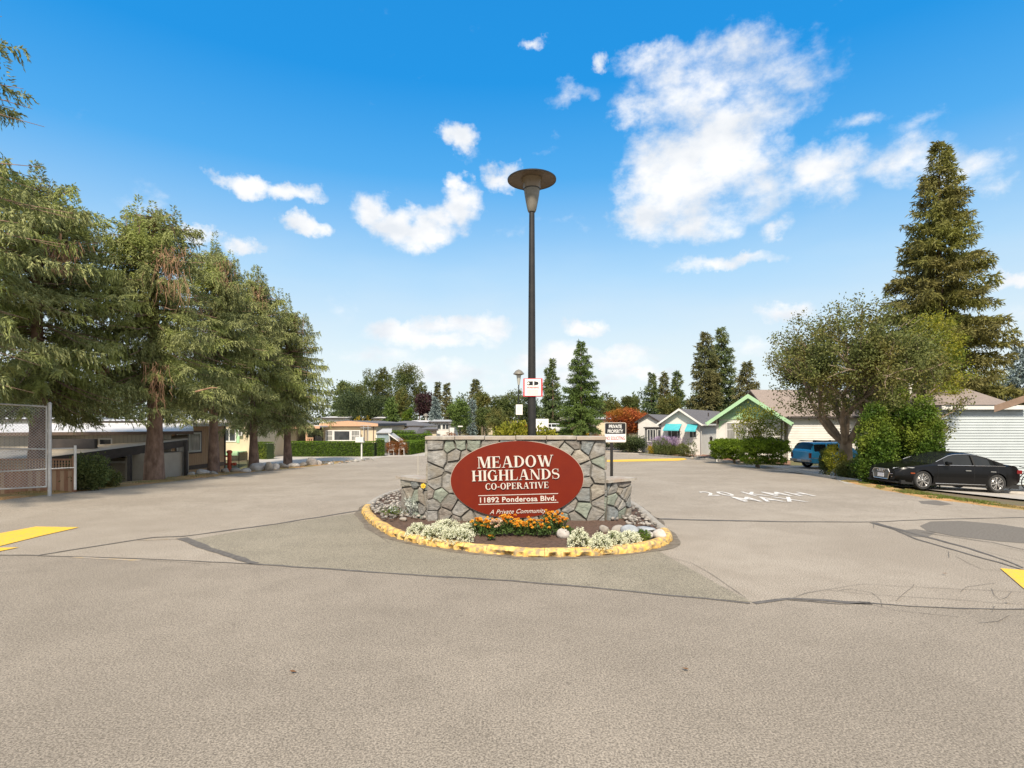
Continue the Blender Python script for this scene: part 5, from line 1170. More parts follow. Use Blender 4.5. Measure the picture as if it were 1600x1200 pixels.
window(t, .9, 1.9, z(678), z(668), 0)
# pale blue sided house
t = house('blue_sided_house', 'pale blue house side with wide lap siding and hipped brown roof behind the sedan', 1467, 740, 27.2, 0); zg = t.location.z; Yb = 27.2; z = lambda py, Y=Yb: EYE + (HZ - py) * Y / FPX - zg; X0 = t.location.x; lx = lambda px, Y=Yb: (px - 800) / FPX * Y - X0
b = MB(); b.box(lx(1467), lx(1700), .02, 3.4, -1.5, z(640)); b.build('wall', m_blue, t)
b = MB(); sp = 4.25 * Yb / FPX; k = 0
while -.9 + k * sp < z(641):
    z0_ = -.9 + k * sp; b.add([(lx(1466), -.045, z0_), (lx(1700), -.045, z0_), (lx(1700), -.012, z0_ + sp), (lx(1466), -.012, z0_ + sp), (lx(1466), .01, z0_), (lx(1700), .01, z0_)], [(0, 1, 2, 3), (4, 5, 1, 0)]); k += 1
o = b.build('siding', m_blue, t); o['kind'] = 'stuff'
b = MB(); b.box(lx(1466) - .06, lx(1466), -.06, .02, -1, z(640)); b.build('corner_trim', m_wt, t)
b = MB(); b.box(lx(1463), lx(1598), -.35, .02, z(640), z(633.5)); b.build('fascia', m_wt, t)
zr = EYE + (HZ - 607.5) * 31 / FPX - zg; ze = z(633) ; x_l, x_r = lx(1436), lx(1578); b = MB(); ya, yr, yb_ = -.4, 3.8, 6
rA, rB = (( 1425 - 800) / FPX * 31 - X0, yr, zr), ((1511 - 800) / FPX * 31 - X0, yr, zr); b.add([(x_l, ya, ze), (x_r, ya, ze), (x_r, yb_, ze), (x_l, yb_, ze), rA, rB], [(0, 1, 5, 4), (1, 2, 5), (2, 3, 4, 5), (3, 0, 4), (3, 2, 1, 0)]); b.build('hipped_roof', m_shgb, t)
b = MB(); b.lathe([(.08, 0), (.08, .42), (.14, .42), (.14, .5), (0, .6)], 10, (lx(1418, 30), 2.6, zr - .35)); b.sm = True; b.build('flue', m_wt, t)
# eave of the neighbour at the right edge
t = thing('brown_eave_house', 'corner of a brown gabled house cut off by the right edge', 'house', (20.75, 22, tz(20.9, 22)), rz=rad(-45)); zg = t.location.z
b = MB(); b.box(.1, 4, .1, 3, -1, 2.9 - zg); b.build('wall', mat('dark_brown_wall', (.06, .03, .03), (.09, .05, .045), scale=2), t)
b = MB(); b.slab((-1.25, -.5, 2.92 - zg), (1.4, -.5, 4.05 - zg), (1.4, 3.2, 4.05 - zg), (-1.25, 3.2, 2.92 - zg), .1); b.slab((1.41, -.5, 4.05 - zg), (4.2, -.5, 2.92 - zg), (4.2, 3.2, 2.92 - zg), (1.41, 3.2, 4.05 - zg), .1); b.build('roof_slope', m_shgl, t)
b = MB(); b.slab((-1.25, -.53, 2.66 - zg), (1.4, -.53, 3.79 - zg), (1.4, -.53, 4.05 - zg), (-1.25, -.53, 2.93 - zg), .04); b.build('barge_board', mat('weathered_brown_board', (.25, .17, .12), (.32, .22, .16), scale=5), t)

# ---- left side homes
# brown home (its long side faces the road)
X0b = -.637 * 36; t = thing('tan_mobile_home', 'tan mobile home with white framed window and dark stripe behind the thick trunk', 'house', (X0b + .12 * 33.3, 33.3, -1.5), rz=rad(83.2)); zg = -1.5
zb = lambda py, Y: EYE + (HZ - py) * Y / FPX - zg
ze = zb(663.6, 33.5); b = MB(); b.box(-3.3, 2.72, 0, 6, -.6, ze - .05); b.build('wall', m_tan, t)
b = MB(); b.box(-3.4, 2.85, -.2, 6.2, ze - .047, ze + .1); b.build('roof', m_roofw, t)
b = MB(); b.box(-3.4, 2.85, -.225, -.203, ze - .10, ze + .06); b.build('fascia', m_roofg, t)
for x0_, x1_ in ((-3.3, 2.72),):
    b = MB(); zz = zb(729.5, 33.3); b.box(x0_, x1_, -.03, -.003, zz - .13, zz + .12); b.build('dark_stripe', m_brown, t)
b = MB(); b.box(2.73, 2.83, -.05, .1, -.6, ze - .05); b.build('corner_post', m_fasc, t)
battens(t, -3.3, 2.7, zb(728, 33.3), ze - .1, .20, m_tan); window(t, -1.6, .45, zb(707, 32.6), zb(676, 32.6), 0, fr=.09, mull=(-.55,), glass=m_curt); 
b = MB(); w_ = (-1.72, .57, zb(709.5, 32.6), zb(673.5, 32.6)); b.box(w_[0], w_[1], -.02, -.002, w_[2], w_[3]); b.build('window_surround', m_brown, t)
# beige home with white roof and its carport in front
t = thing('beige_mobile_home', 'long beige mobile home with flat white roof beyond the carport', 'house', (-20.8, 26.5, -1.37), rz=rad(31)); zg = -1.37
b = MB(); b.box(-9, 3.9, 0, 5, -.5, 3.10); b.build('wall', m_beige, t)
b = MB(); b.add([(-9.3, -.35, 3.13), (4.9, -.35, 3.13), (4.9, 5.3, 3.13), (-9.3, 5.3, 3.13), (-9.3, 2.5, 3.55), (4.9, 2.5, 3.55)], [(0, 1, 5, 4), (2, 3, 4, 5), (1, 2, 5), (3, 0, 4), (3, 2, 1, 0)]); b.build('roof', m_roofw, t)
b = MB(); b.box(-9.3, 4.9, -.40, -.355, 3.02, 3.17); b.build('fascia', m_brown, t)
battens(t, -9, 3.9, 1.0, 3.0, .17, m_greys); window(t, .9, 1.45, 2.5, 2.85, 0, fr=.06); window(t, -5.2, -2.6, 1.7, 2.45, 0, mull=(-3.9,)); window(t, -2.1, .2, 1.7, 2.45, 0, mull=(-1,))
t = thing('carport', 'low dark carport with shingled roof and black beam left of the thick trunk', 'carport', (-17.6, 25.0, -1.45)); L0 = Vector(t.location)
a = P(60, 717, 23.2) - L0; c = P(294, 687.5, 27.6) - L0; a2 = P(60, 700, 26.2) - L0; c2 = P(294, 678.5, 30.4) - L0
b = MB(); b.slab(a, c, c2, a2, .08); b.build('roof', m_shgt, t)
dn = Vector((0, 0, -1)); nrm_ = Vector((.0, -.03, 0)); b = MB(); b.slab(a + dn * .5 + nrm_, c + dn * .30 + nrm_, c + nrm_ + dn * -.02, a + nrm_ + dn * -.02, .05); b.build('beam', m_fasc, t)
for px, Y in ((166.5, 24.7), (201, 25.2), (289, 27.4)):
    q = P(px, 700, Y) - L0; b = MB(); b.box(q.x - .07, q.x + .07, q.y - .0, q.y + .14, -.4, EYE + (HZ - (712 if px < 250 else 690)) * Y / FPX - L0.z); b.build('post', m_fasc, t)
t = thing('storage_shed', 'grey brown lap sided shed under the carport with double doors', 'shed', (-16.6, 26.0, -1.45)); L0 = Vector(t.location)
q0 = P(196, 0, 26).x - L0.x; q1 = P(256, 0, 26).x - L0.x; qd = P(100, 0, 26).x - L0.x
b = MB(); b.box(q0, q1, .02, 2, -.4, 2.25); b.build('wall', m_greys, t); b = MB(); b.box(qd, q0 - .05, .6, 2, -.4, 2.0); b.build('back_wall', m_greys, t)
n = 10
for k in range(n): b = MB(); z0_ = .25 + k * .2; b.add([(q0, -.03, z0_), (q1, -.03, z0_), (q1, -.005, z0_ + .19), (q0, -.005, z0_ + .19), (q0, .02, z0_), (q1, .02, z0_)], [(0, 1, 2, 3), (4, 5, 1, 0)]); b.build('siding_board', m_greys, t)
dx0 = P(171, 0, 26.5).x - L0.x; dx1 = P(197, 0, 26.5).x - L0.x; b = MB(); b.box(dx0, dx1, .5, .59, -.3, 1.75); o = b.build('door', mat('shed_door', (.38, .325, .26), (.42, .36, .29), scale=2), t); b = MB(); b.box(dx0, dx1, .46, .59, 1.76, 1.86); b.build('door_header', m_wt, t)
# stair rail
t = thing('stair_rail', 'black metal stair railing against the tan home', 'railing', (P(266, 0, 29.5).x, 29.5, -1.2)); L0 = Vector(t.location)
b = MB(); tp = [P(259, 716, 29.5) - L0, P(270, 725, 29.3) - L0]; bt = [P(260.5, 740, 29.5) - L0, P(270, 746, 29.3) - L0]
b.tube(tp, .03, 6); b.build('handrail', m_fasc, t); b = MB(); b.tube(bt, .02, 6); b.build('bottom_rail', m_fasc, t)
for k in range(6): f = k / 5; b = MB(); b.tube([tp[0].lerp(tp[1], f), bt[0].lerp(bt[1], f)], .035 if k == 5 else .014, 5); b.build('baluster', m_fasc, t)
# cream home
t = thing('cream_home', 'cream mobile home with mint green shutter behind the dark leaning trunk', 'house', (P(392, 0, 43).x, 43, -.75)); zg = -.75; z = lambda py, Y=43: EYE + (HZ - py) * Y / FPX - zg; lx = lambda px, Y=43: (px - 800) / FPX * Y - t.location.x
b = MB(); b.box(lx(300), 0, 0, 12, -.4, z(660)); b.build('wall', m_cream, t)
b = MB(); b.box(lx(298), .35, -.35, 12.3, z(660) + .003, z(656)); b.build('roof', m_roofw, t)
window(t, lx(341), lx(369.5), z(690.5), z(670), 0, fr=.09, mull=(lx(358.5),), glass=m_glass); b = MB(); b.box(lx(370), lx(374.5), -.04, -.002, z(692), z(668.5)); b.build('shutter', m_green, t)
b = MB(); b.box(lx(374.5), lx(380), -.25, -.003, z(681), z(672)); b.build('air_conditioner', m_wt, t); b = MB(); b.box(lx(375.6), lx(379), -.27, -.252, z(680), z(673)); b.build('grille', m_dkg, t)
b = MB(); b.box(lx(360), lx(386), -1.5, -1.3, z(710), z(704)); b.build('deck_edge', m_green, t); b = MB(); b.box(lx(360), lx(386), -1.29, -.003, z(706), z(704.5)); b.build('deck', m_green, t)
t2 = thing('cream_home_annex', 'cream home side wall with tiny window next to the small hedge', 'house', (P(418, 0, 50).x, 50, -.75), rz=rad(14)); b = MB(); b.box(-2.2, 2.4, 0, 8, -.4, 2.95); b.build('wall', m_cream, t2); b = MB(); b.box(-2.4, 2.6, -.3, 8, 2.953, 3.1); b.build('roof', m_roofw, t2); window(t2, -.75, -.45, 1.75, 2.35, 0, fr=.05); b = MB(); b.box(-.1, 2.2, -.6, -.4, .1, .75); b.build('green_skirt', m_green, t2)
# bay window home
Yh = 52; t = thing('bay_window_home', 'cream home with wide white bay window and peach roof trim behind the hedge', 'house', (P(547, 0, Yh).x, Yh, -.75)); zg = -.75; z = lambda py, Y=Yh: EYE + (HZ - py) * Y / FPX - zg; lx = lambda px, Y=Yh: (px - 800) / FPX * Y - t.location.x
b = MB(); b.box(lx(505), lx(588), 0, 14, -.4, z(665)); b.build('wall', m_cream, t)
prof_ = [(lx(501), z(666)), (lx(592), z(666)), (lx(592), z(662)), (lx(574), z(660)), (lx(545), z(657.5)), (lx(515), z(660)), (lx(501), z(662))]
Mx = Matrix(((1, 0, 0, 0), (0, 0, -1, -.30), (0, 1, 0, 0), (0, 0, 0, 1)))
b = MB(); b.prism(prof_, .06, Mx); b.build('roof_trim', m_peach, t)
b = MB(); b.prism([(x, zz + .03) for x, zz in prof_[2:]][::1] + [(lx(501), z(665.5)), (lx(592), z(665.5))], 14, Matrix(((1, 0, 0, 0), (0, 0, -1, 13.72), (0, 1, 0, 0), (0, 0, 0, 1)))); b.build('roof', m_shgl, t)
b = MB(); b.box(lx(507), lx(567), -.05, -.003, z(671), z(667)); b.build('cream_band', m_cream, t)
w = MB(); w.box(lx(510), lx(566), -.45, -.003, z(690.5), z(689)); w.build('bay_sill', m_wt, t)
window(t, lx(511), lx(523), z(689), z(672), -.40, fr=.09, trans=(z(681),), glass=m_curt); window(t, lx(523.2), lx(550), z(689), z(672), -.42, fr=.10, glass=m_glass); window(t, lx(550.2), lx(565), z(689), z(672), -.40, fr=.09, trans=(z(681),), glass=m_curt)
b = MB(); b.box(lx(512), lx(564), -.37, -.01, z(688.5), z(672.5)); b.build('bay_body', m_cream, t)
for px in (569.5, 573, 583): b = MB(); b.box(lx(px), lx(px) + .07, -.05, -.003, -.3, z(666)); b.build('trim_strip', m_brown, t)
b = MB(); b.box(lx(531), lx(541), -.6, -.47, z(694), z(691.5)); b.build('flower_box', m_wt, t)
# porch of that home
t = thing('porch', 'open porch with peach beams and posts left of the bay window home', 'porch', (P(470, 0, 50).x, 50, -.72)); zg = -.72; z = lambda py, Y=50: EYE + (HZ - py) * Y / FPX - zg; lx = lambda px, Y=50: (px - 800) / FPX * Y - t.location.x
b = MB(); b.box(lx(432), lx(503), -.5, 5.5, z(667.5), z(665)); b.build('roof', m_roofw, t)
b = MB(); b.box(lx(432), lx(503), -.58, -.505, z(669.5), z(665.5)); b.build('beam', m_peach, t)
for px in (434.5, 480.5): b = MB(); b.box(lx(px), lx(px) + .16, -.45, -.3, -.3, z(668)); b.build('post', m_peach, t)
b = MB(); b.box(lx(447), lx(482), 5.2, 5.4, -.3, z(668)); b.build('back_wall', m_beige, t)
for k, px in enumerate((481, 484, 487, 490)): b = MB(); b.box(lx(px), lx(px) + .07, -.35, -.29, z(696), z(684)); b.build('rail_baluster', m_peach, t)
b = MB(); b.box(lx(480), lx(492), -.4, -.36, z(685), z(683.5)); b.build('rail', m_peach, t)
t = thing('patio_chair', 'black patio chair on the porch beside the bay window home', 'chair', (P(496, 0, 49).x, 49, -.3))
b = MB(); b.box(-.3, .3, -.3, .3, .62, .70); b.build('seat', m_blk, t); b = MB(); b.box(-.3, .3, .25, .32, .72, 1.35); b.build('backrest', m_blk, t)
for sx in (-.27, .27):
    for sy in (-.27, .27): b = MB(); b.tube([(sx, sy, -.3), (sx, sy, .62)], .025, 5); b.build('leg', m_blk, t)
# white roofs and grey roofs farther off
def far_home(name, label, xa, xb, ytop, yeave, ybase, Y, mw, mr, rz=0, depth=7, mf=None, wins=(), hip=.0, kind='house'):
    p = P((xa + xb) / 2, 0, Y); gz = EYE + (HZ - ybase) * Y / FPX; t = thing(name, label, kind, (p.x, Y, gz), rz=rz, group='mobile homes in the distance'); s = Y / FPX; hw = (xb - xa) / 2 * s / max(.5, math.cos(rz)); ze = (ybase - yeave) * s; zt = (ybase - ytop) * s * 1.0
    b = MB(); b.box(-hw + .2, hw - .2, 0, depth, -.6, ze); b.build('wall', mw, t)
    b = MB(); m_ = depth / 2; b.add([(-hw, -.3, ze), (hw, -.3, ze), (hw, depth + .3, ze), (-hw, depth + .3, ze), (-hw + hip, m_, zt), (hw - hip, m_, zt)], [(0, 1, 5, 4), (2, 3, 4, 5), (1, 2, 5), (3, 0, 4), (3, 2, 1, 0)]); b.build('roof', mr, t)
    b = MB(); b.box(-hw, hw, -.36, -.303, ze - .14, ze + .04); b.build('fascia', mf or m_fasc, t)
    for x0_, x1_, za, zb__ in wins: window(t, x0_, x1_, za, zb__, 0, fr=.09, mull=((x0_ + x1_) / 2,))
    return t
far_home('white_grey_roof_home', 'white home with long low dark grey roof right of the bay window home', 588, 664, 657.5, 665.5, 700, 66, m_sidw, m_shgl, rz=rad(-6), hip=2.2, wins=((-1.2, -.2, 1.2, 2.0), (1.4, 2.2, 1.2, 2.0)))
far_home('grey_roof_garage', 'low garage with square dark grey roof above the stepped hedges', 618, 651, 668, 677.5, 692, 58, m_cream, m_shgl, rz=rad(-10), hip=.5, depth=5, kind='garage')
far_home('white_flat_home', 'white home with pale flat roof under the pale blue spruce', 634, 668, 656.5, 659.5, 690, 78, m_sidw, m_roofw, depth=9)
far_home('white_window_home', 'white home with five pane window left of the bushy yew', 671, 704, 655.5, 659, 678, 74, m_sidw, m_roofg, wins=((-1.0, .2, .55, 1.35), (.25, 1.25, .55, 1.35)), depth=9)
far_home('small_white_annex', 'small white annex at the right of the five pane window home', 700, 712, 660, 662, 680, 73, m_sidw, m_roofw, depth=5)
far_home('carport_roof_home', 'white home with slanting grey carport roof beside the round clipped bush', 652, 684, 668, 671, 690, 64, m_cream, m_shgl, rz=rad(12), depth=4)
far_home('distant_white_home', 'distant white home showing above the bay window home roof at left', 500, 541, 650, 653, 680, 84, m_sidw, m_roofw, depth=10)
far_home('distant_cream_home', 'distant cream home below the weeping conifer', 581, 599, 651, 653.5, 680, 86, m_cream, m_roofw, depth=8)
far_home('distant_grey_home', 'distant grey roofed home left of the orange shrub', 536, 560, 653, 656, 680, 88, m_sidw, m_roofg, depth=8)
far_home('distant_left_home', 'distant white home seen under the first spruce behind the gate', -40, 120, 652, 655, 690, 62, m_sidw, m_roofw, depth=8)
far_home('distant_long_home', 'distant long white home between the first and the thick spruce trunk', 130, 330, 655, 658, 690, 60, m_sidw, m_roofw, depth=8)
far_home('distant_brown_home', 'distant brown roofed home beyond the ball shaped tree', 760, 812, 657, 661, 675, 118, m_cream, m_shgb, depth=9)
far_home('distant_low_home', 'distant low home with tan roof right of the large bright fir', 930, 968, 648, 655, 690, 84, m_cream, m_roofg, depth=8)
far_home('distant_tan_home', 'distant home with brown gable behind the large bright fir trunk', 868, 932, 652, 658, 690, 100, m_cream, m_shgb, depth=8)
# greenhouse porch
t = thing('glass_porch', 'white framed glazed porch with sloping side roof between hedge and red shrub', 'porch', (P(597, 0, 50).x, 50, -.7)); zg = -.7; z = lambda py, Y=50: EYE + (HZ - py) * Y / FPX - zg; lx = lambda px, Y=50: (px - 800) / FPX * Y - t.location.x
b = MB(); b.box(lx(588), lx(609.5), -.06, .06, z(678.5), z(676.5)); b.build('top_beam', m_wt, t)
for px in (587.5, 608): b = MB(); b.box(lx(px), lx(px) + .10, -.05, .05, -.3, z(678.6)); b.build('post', m_wt, t)
b = MB(); b.box(lx(589.5), lx(608), -.01, .01, z(691), z(678.6)); b.build('pane', mat('pale_glazing', (.22, .30, .33), (.30, .36, .38), scale=2, rough=.15), t)
b = MB(); b.slab((lx(609), -.5, z(677)), (lx(625.5), -.5, z(689)), (lx(625.5), 1.6, z(689)), (lx(609), 1.6, z(677)), .06); b.build('sloping_roof', m_roofg, t); b = MB(); b.slab((lx(609), -.54, z(679)), (lx(625.5), -.54, z(690.5)), (lx(625.5), -.54, z(689)), (lx(609), -.54, z(677)), .03); b.build('barge_board', m_wt, t)
b = MB(); b.add([(lx(588), .1, z(676)), (lx(612), .1, z(675)), (lx(606), 1.5, z(670)), (lx(592), 1.5, z(671))], [(0, 1, 2, 3)]); b.slab((lx(588), -.2, z(676)), (lx(612), -.2, z(676)), (lx(607), 1.5, z(670)), (lx(592), 1.5, z(670)), .05); b.build('curved_roof', m_roofg, t)

# ------------------------------------------------------------------ vehicles
def vehicle(name, label, cat, loc, rz, ry, D, paint, group=None, detail=True):
    t = thing(name, label, cat, loc, rz=rz, ry=ry, group=group); L, Wd = D['L'], D['W'] / 2; wx_ = D['wheels']; WR = D['wr']; AR = WR * 1.13
    ip = lambda pr, x: float(np.interp(x, [a for a, b_ in pr], [b_ for a, b_ in pr]))
    xs_ = sorted(set([round(x, 3) for x in list(np.linspace(0, L, 47)) + D['cuts'] + [w + d * AR for w in wx_ for d in (-1, -.97, -.88, -.7, -.45, -.2, 0, .2, .45, .7, .88, .97, 1)]])); xs_ = [x for i, x in enumerate(xs_) if i == 0 or x - xs_[i - 1] > .012]
    rows_ = []
    for x in xs_:
        w = Wd * ip(D['plan'], x); zb_ = ip(D['belt'], x); zt = max(ip(D['top'], x), zb_ + .015); wr_ = w * ip(D['tumble'], x); zs = ip(D['sill'], x); za = -1
        for q in wx_:
            if abs(x - q) < AR: za = max(za, WR + math.sqrt(AR * AR - (x - q) ** 2))
        f = (.0, .16, .48, .74)
        pts = []
        for k, (u, zz) in enumerate(((.90, zs), (.975, zs + (zb_ - zs) * .14), (1.0, zs + (zb_ - zs) * .45), (.99, zs + (zb_ - zs) * .74), (.955, zb_))):
            pts.append((w * u, max(zz, min(za, zb_ - .02 * (4 - k)))))
        g = zt - zb_; pts += [(w * .94 + (wr_ - w * .94) * .10, zb_ + g * .07), (wr_ + (w * .94 - wr_) * .12, zb_ + g * .80), (wr_ * .90, zt - min(.05, g * .12)), (wr_ * .5, zt - min(.012, g * .03)), (0, zt)]
        rows_.append([(L / 2 - x, y, zz) for y, zz in pts] + [(L / 2 - x, -y, zz) for y, zz in pts[-2::-1]])
    n = len(rows_[0]); V = [v for r in rows_ for v in r]; sets = {}
    def put(k, f): sets.setdefault(k, []).append(f)
    for i in range(len(xs_) - 1):
        xm = (xs_[i] + xs_[i + 1]) / 2
        for j in range(n - 1):
            f = (i * n + j, i * n + j + 1, (i + 1) * n + j + 1, (i + 1) * n + j); jj = min(j, n - 2 - j); k = 'body'
            if jj == 5:
                for q, (a, c) in enumerate(D['side_glass']):
                    if a < xm < c: k = 'side_window_%d_%d' % (q, j > n / 2)
            if jj >= 6:
                if D['ws'][0] < xm < D['ws'][1] : k = 'windscreen'
                if D['rw'] and D['rw'][0] < xm < D['rw'][1]: k = 'rear_window'
            put(k, f)
    put('body', tuple(range(n - 1, -1, -1))); put('body', tuple((len(xs_) - 1) * n + j for j in range(n)))
    body = None
    for k in sorted(sets):
        used = sorted({v for f in sets[k] for v in f}); mp_ = {v: i for i, v in enumerate(used)}; b = MB(); b.add([V[v] for v in used], [tuple(mp_[v] for v in f) for f in sets[k]]); b.sm = True
        nm = 'side_window' if k.startswith('side') else k; o = b.build(nm, paint if k == 'body' else m_carglass, t)
        if k == 'body': body = o
    b = MB(); b.box(-L / 2 + .12, L / 2 - .12, -Wd * .9, Wd * .9, ip(D['sill'], 2) - .02, ip(D['sill'], 2) + .12); 
    for q in wx_: b.box(L / 2 - q - AR, L / 2 - q + AR, -Wd * .78, Wd * .78, ip(D['sill'], 2) + .1, WR + AR * .92)
    b.build('underbody', m_blkp, t)
    for q in wx_:
        for sg in (-1, 1):
            yo = sg * Wd * .985; M = Matrix.Translation((L / 2 - q, yo - sg * .11, WR)) @ Matrix.Rotation(rad(-90 * sg), 4, 'X')
            b = MB(); b.lathe([(WR * .70, -.10), (WR * .93, -.11), (WR, -.07), (WR, .07), (WR * .93, .105), (WR * .76, .10), (WR * .72, .07)], 30, M=M); b.sm = True; ty = b.build('tyre', m_tyre, t)
            b = MB(); b.lathe([(WR * .72, .07), (WR * .72, .085), (WR * .67, .085), (WR * .65, .03), (WR * .63, -.05), (0, -.05)], 30, M=M); b.sm = True
            b.lathe([(WR * .14, .02), (WR * .14, .075), (WR * .10, .09), (0, .09)], 12, M=M)
            for k in range(D['spokes']):
                for dd in ((-5, 5) if D['spokes'] == 5 else (0,)):
                    a = rad(360 / D['spokes'] * k + dd * 1.6); a1 = rad(360 / D['spokes'] * k + dd * 2.6); c0, c1 = Vector((math.cos(a), math.sin(a), 0)), Vector((math.cos(a1), math.sin(a1), 0)); p0 = c0 * WR * .1 + Vector((0, 0, .07)); p1 = c1 * WR * .68 + Vector((0, 0, .06)); s = Vector((-c1.y, c1.x, 0)) * WR * .055
                    vs = [p0 - s * .8, p0 + s * .8, p1 + s, p1 - s]; vs += [v - Vector((0, 0, .05)) for v in vs]; b.add([M @ v for v in vs], [(0, 3, 2, 1) if False else (0, 1, 2, 3), (0, 4, 5, 1), (1, 5, 6, 2), (2, 6, 7, 3), (3, 7, 4, 0)])
            b.build('rim', m_rimal, ty)
    t['L'] = L; return t, ip, Wd
m_carglass = mat('car_glass', (.012, .014, .015), rough=.03, spec=.45); m_blkp = mat('black_plastic', (.012, .012, .012), rough=.7); m_tyre = mat('tyre_rubber', (.02, .02, .02), (.03, .03, .03), scale=6, rough=.85)
m_rimal = mat('alloy_rim', (.55, .54, .53), rough=.3, metal=.9); m_chrome = mat('chrome', (.6, .6, .6), rough=.3, metal=.9)
m_black = mat('black_car_paint', (.004, .004, .0045), rough=.3, spec=.2, coat=.12); m_bluep = mat('blue_truck_paint', (.03, .33, .58), (.032, .35, .62), scale=2, rough=.3, spec=.5, coat=.6)
m_tail = mat('tail_lamp_red', (.16, .006, .008), rough=.2); m_hl = mat('headlamp', (.55, .56, .58), (.35, .36, .38), scale=8, rough=.08, spec=.9); m_amb = mat('amber_lens', (.25, .05, .012), rough=.3); m_plate = mat('licence_plate', (.72, .72, .72), (.5, .52, .6), scale=12, rough=.4)
SED = dict(L=4.73, W=1.84, wheels=(.90, 3.72), wr=.335, spokes=5, cuts=[1.25, 2.05, 3.15, 4.05, 1.72, 2.78, 2.86, 3.62, 3.70],
    plan=[(0, .74), (.08, .83), (.3, .94), (.8, .995), (1.4, 1), (3.6, 1), (4.2, .97), (4.5, .92), (4.68, .84), (4.73, .80)],
    top=[(0, .68), (.10, .74), (.5, .84), (1.22, .955), (1.30, .99), (2.0, 1.36), (2.3, 1.415), (2.7, 1.43), (3.1, 1.39), (3.3, 1.35), (4.05, 1.06), (4.5, 1.02), (4.66, .97), (4.73, .88)],
    belt=[(0, .60), (.1, .66), (.5, .76), (1.2, .885), (2, .915), (3.5, .955), (4.1, .965), (4.6, .90), (4.73, .80)],
    tumble=[(0, .9), (1.2, .88), (2.0, .70), (3.2, .69), (4.0, .82), (4.73, .88)], sill=[(0, .30), (.3, .20), (1, .19), (4.2, .19), (4.5, .26), (4.73, .36)],
    side_glass=[(1.72, 2.78), (2.86, 3.62), (3.70, 3.98)], ws=(1.25, 2.05), rw=(3.22, 4.03))
gf, gr = G(1441, 764.5), G(1557, 771.5); mid = (gf + gr) / 2; hd = (gf - gr); ang = math.atan2(-.06, -1); 
slope = math.atan2(tz(gf.x, gf.y) - tz(gr.x, gr.y), 2.82)
c_ = Vector((mid.x, mid.y + .88, (tz(gf.x, gf.y) + tz(gr.x, gr.y)) / 2 + .012))
car, ip, Wd = vehicle('sedan', 'glossy black sedan parked facing left in front of the pale blue house', 'car', c_, math.pi + rad(3), -slope, SED, m_black)
car.scale = (1.05,) * 3; L = 4.73; X = lambda x: L / 2 - x
ysd = lambda x, u=1.0: Wd * ip(SED['plan'], x) * u
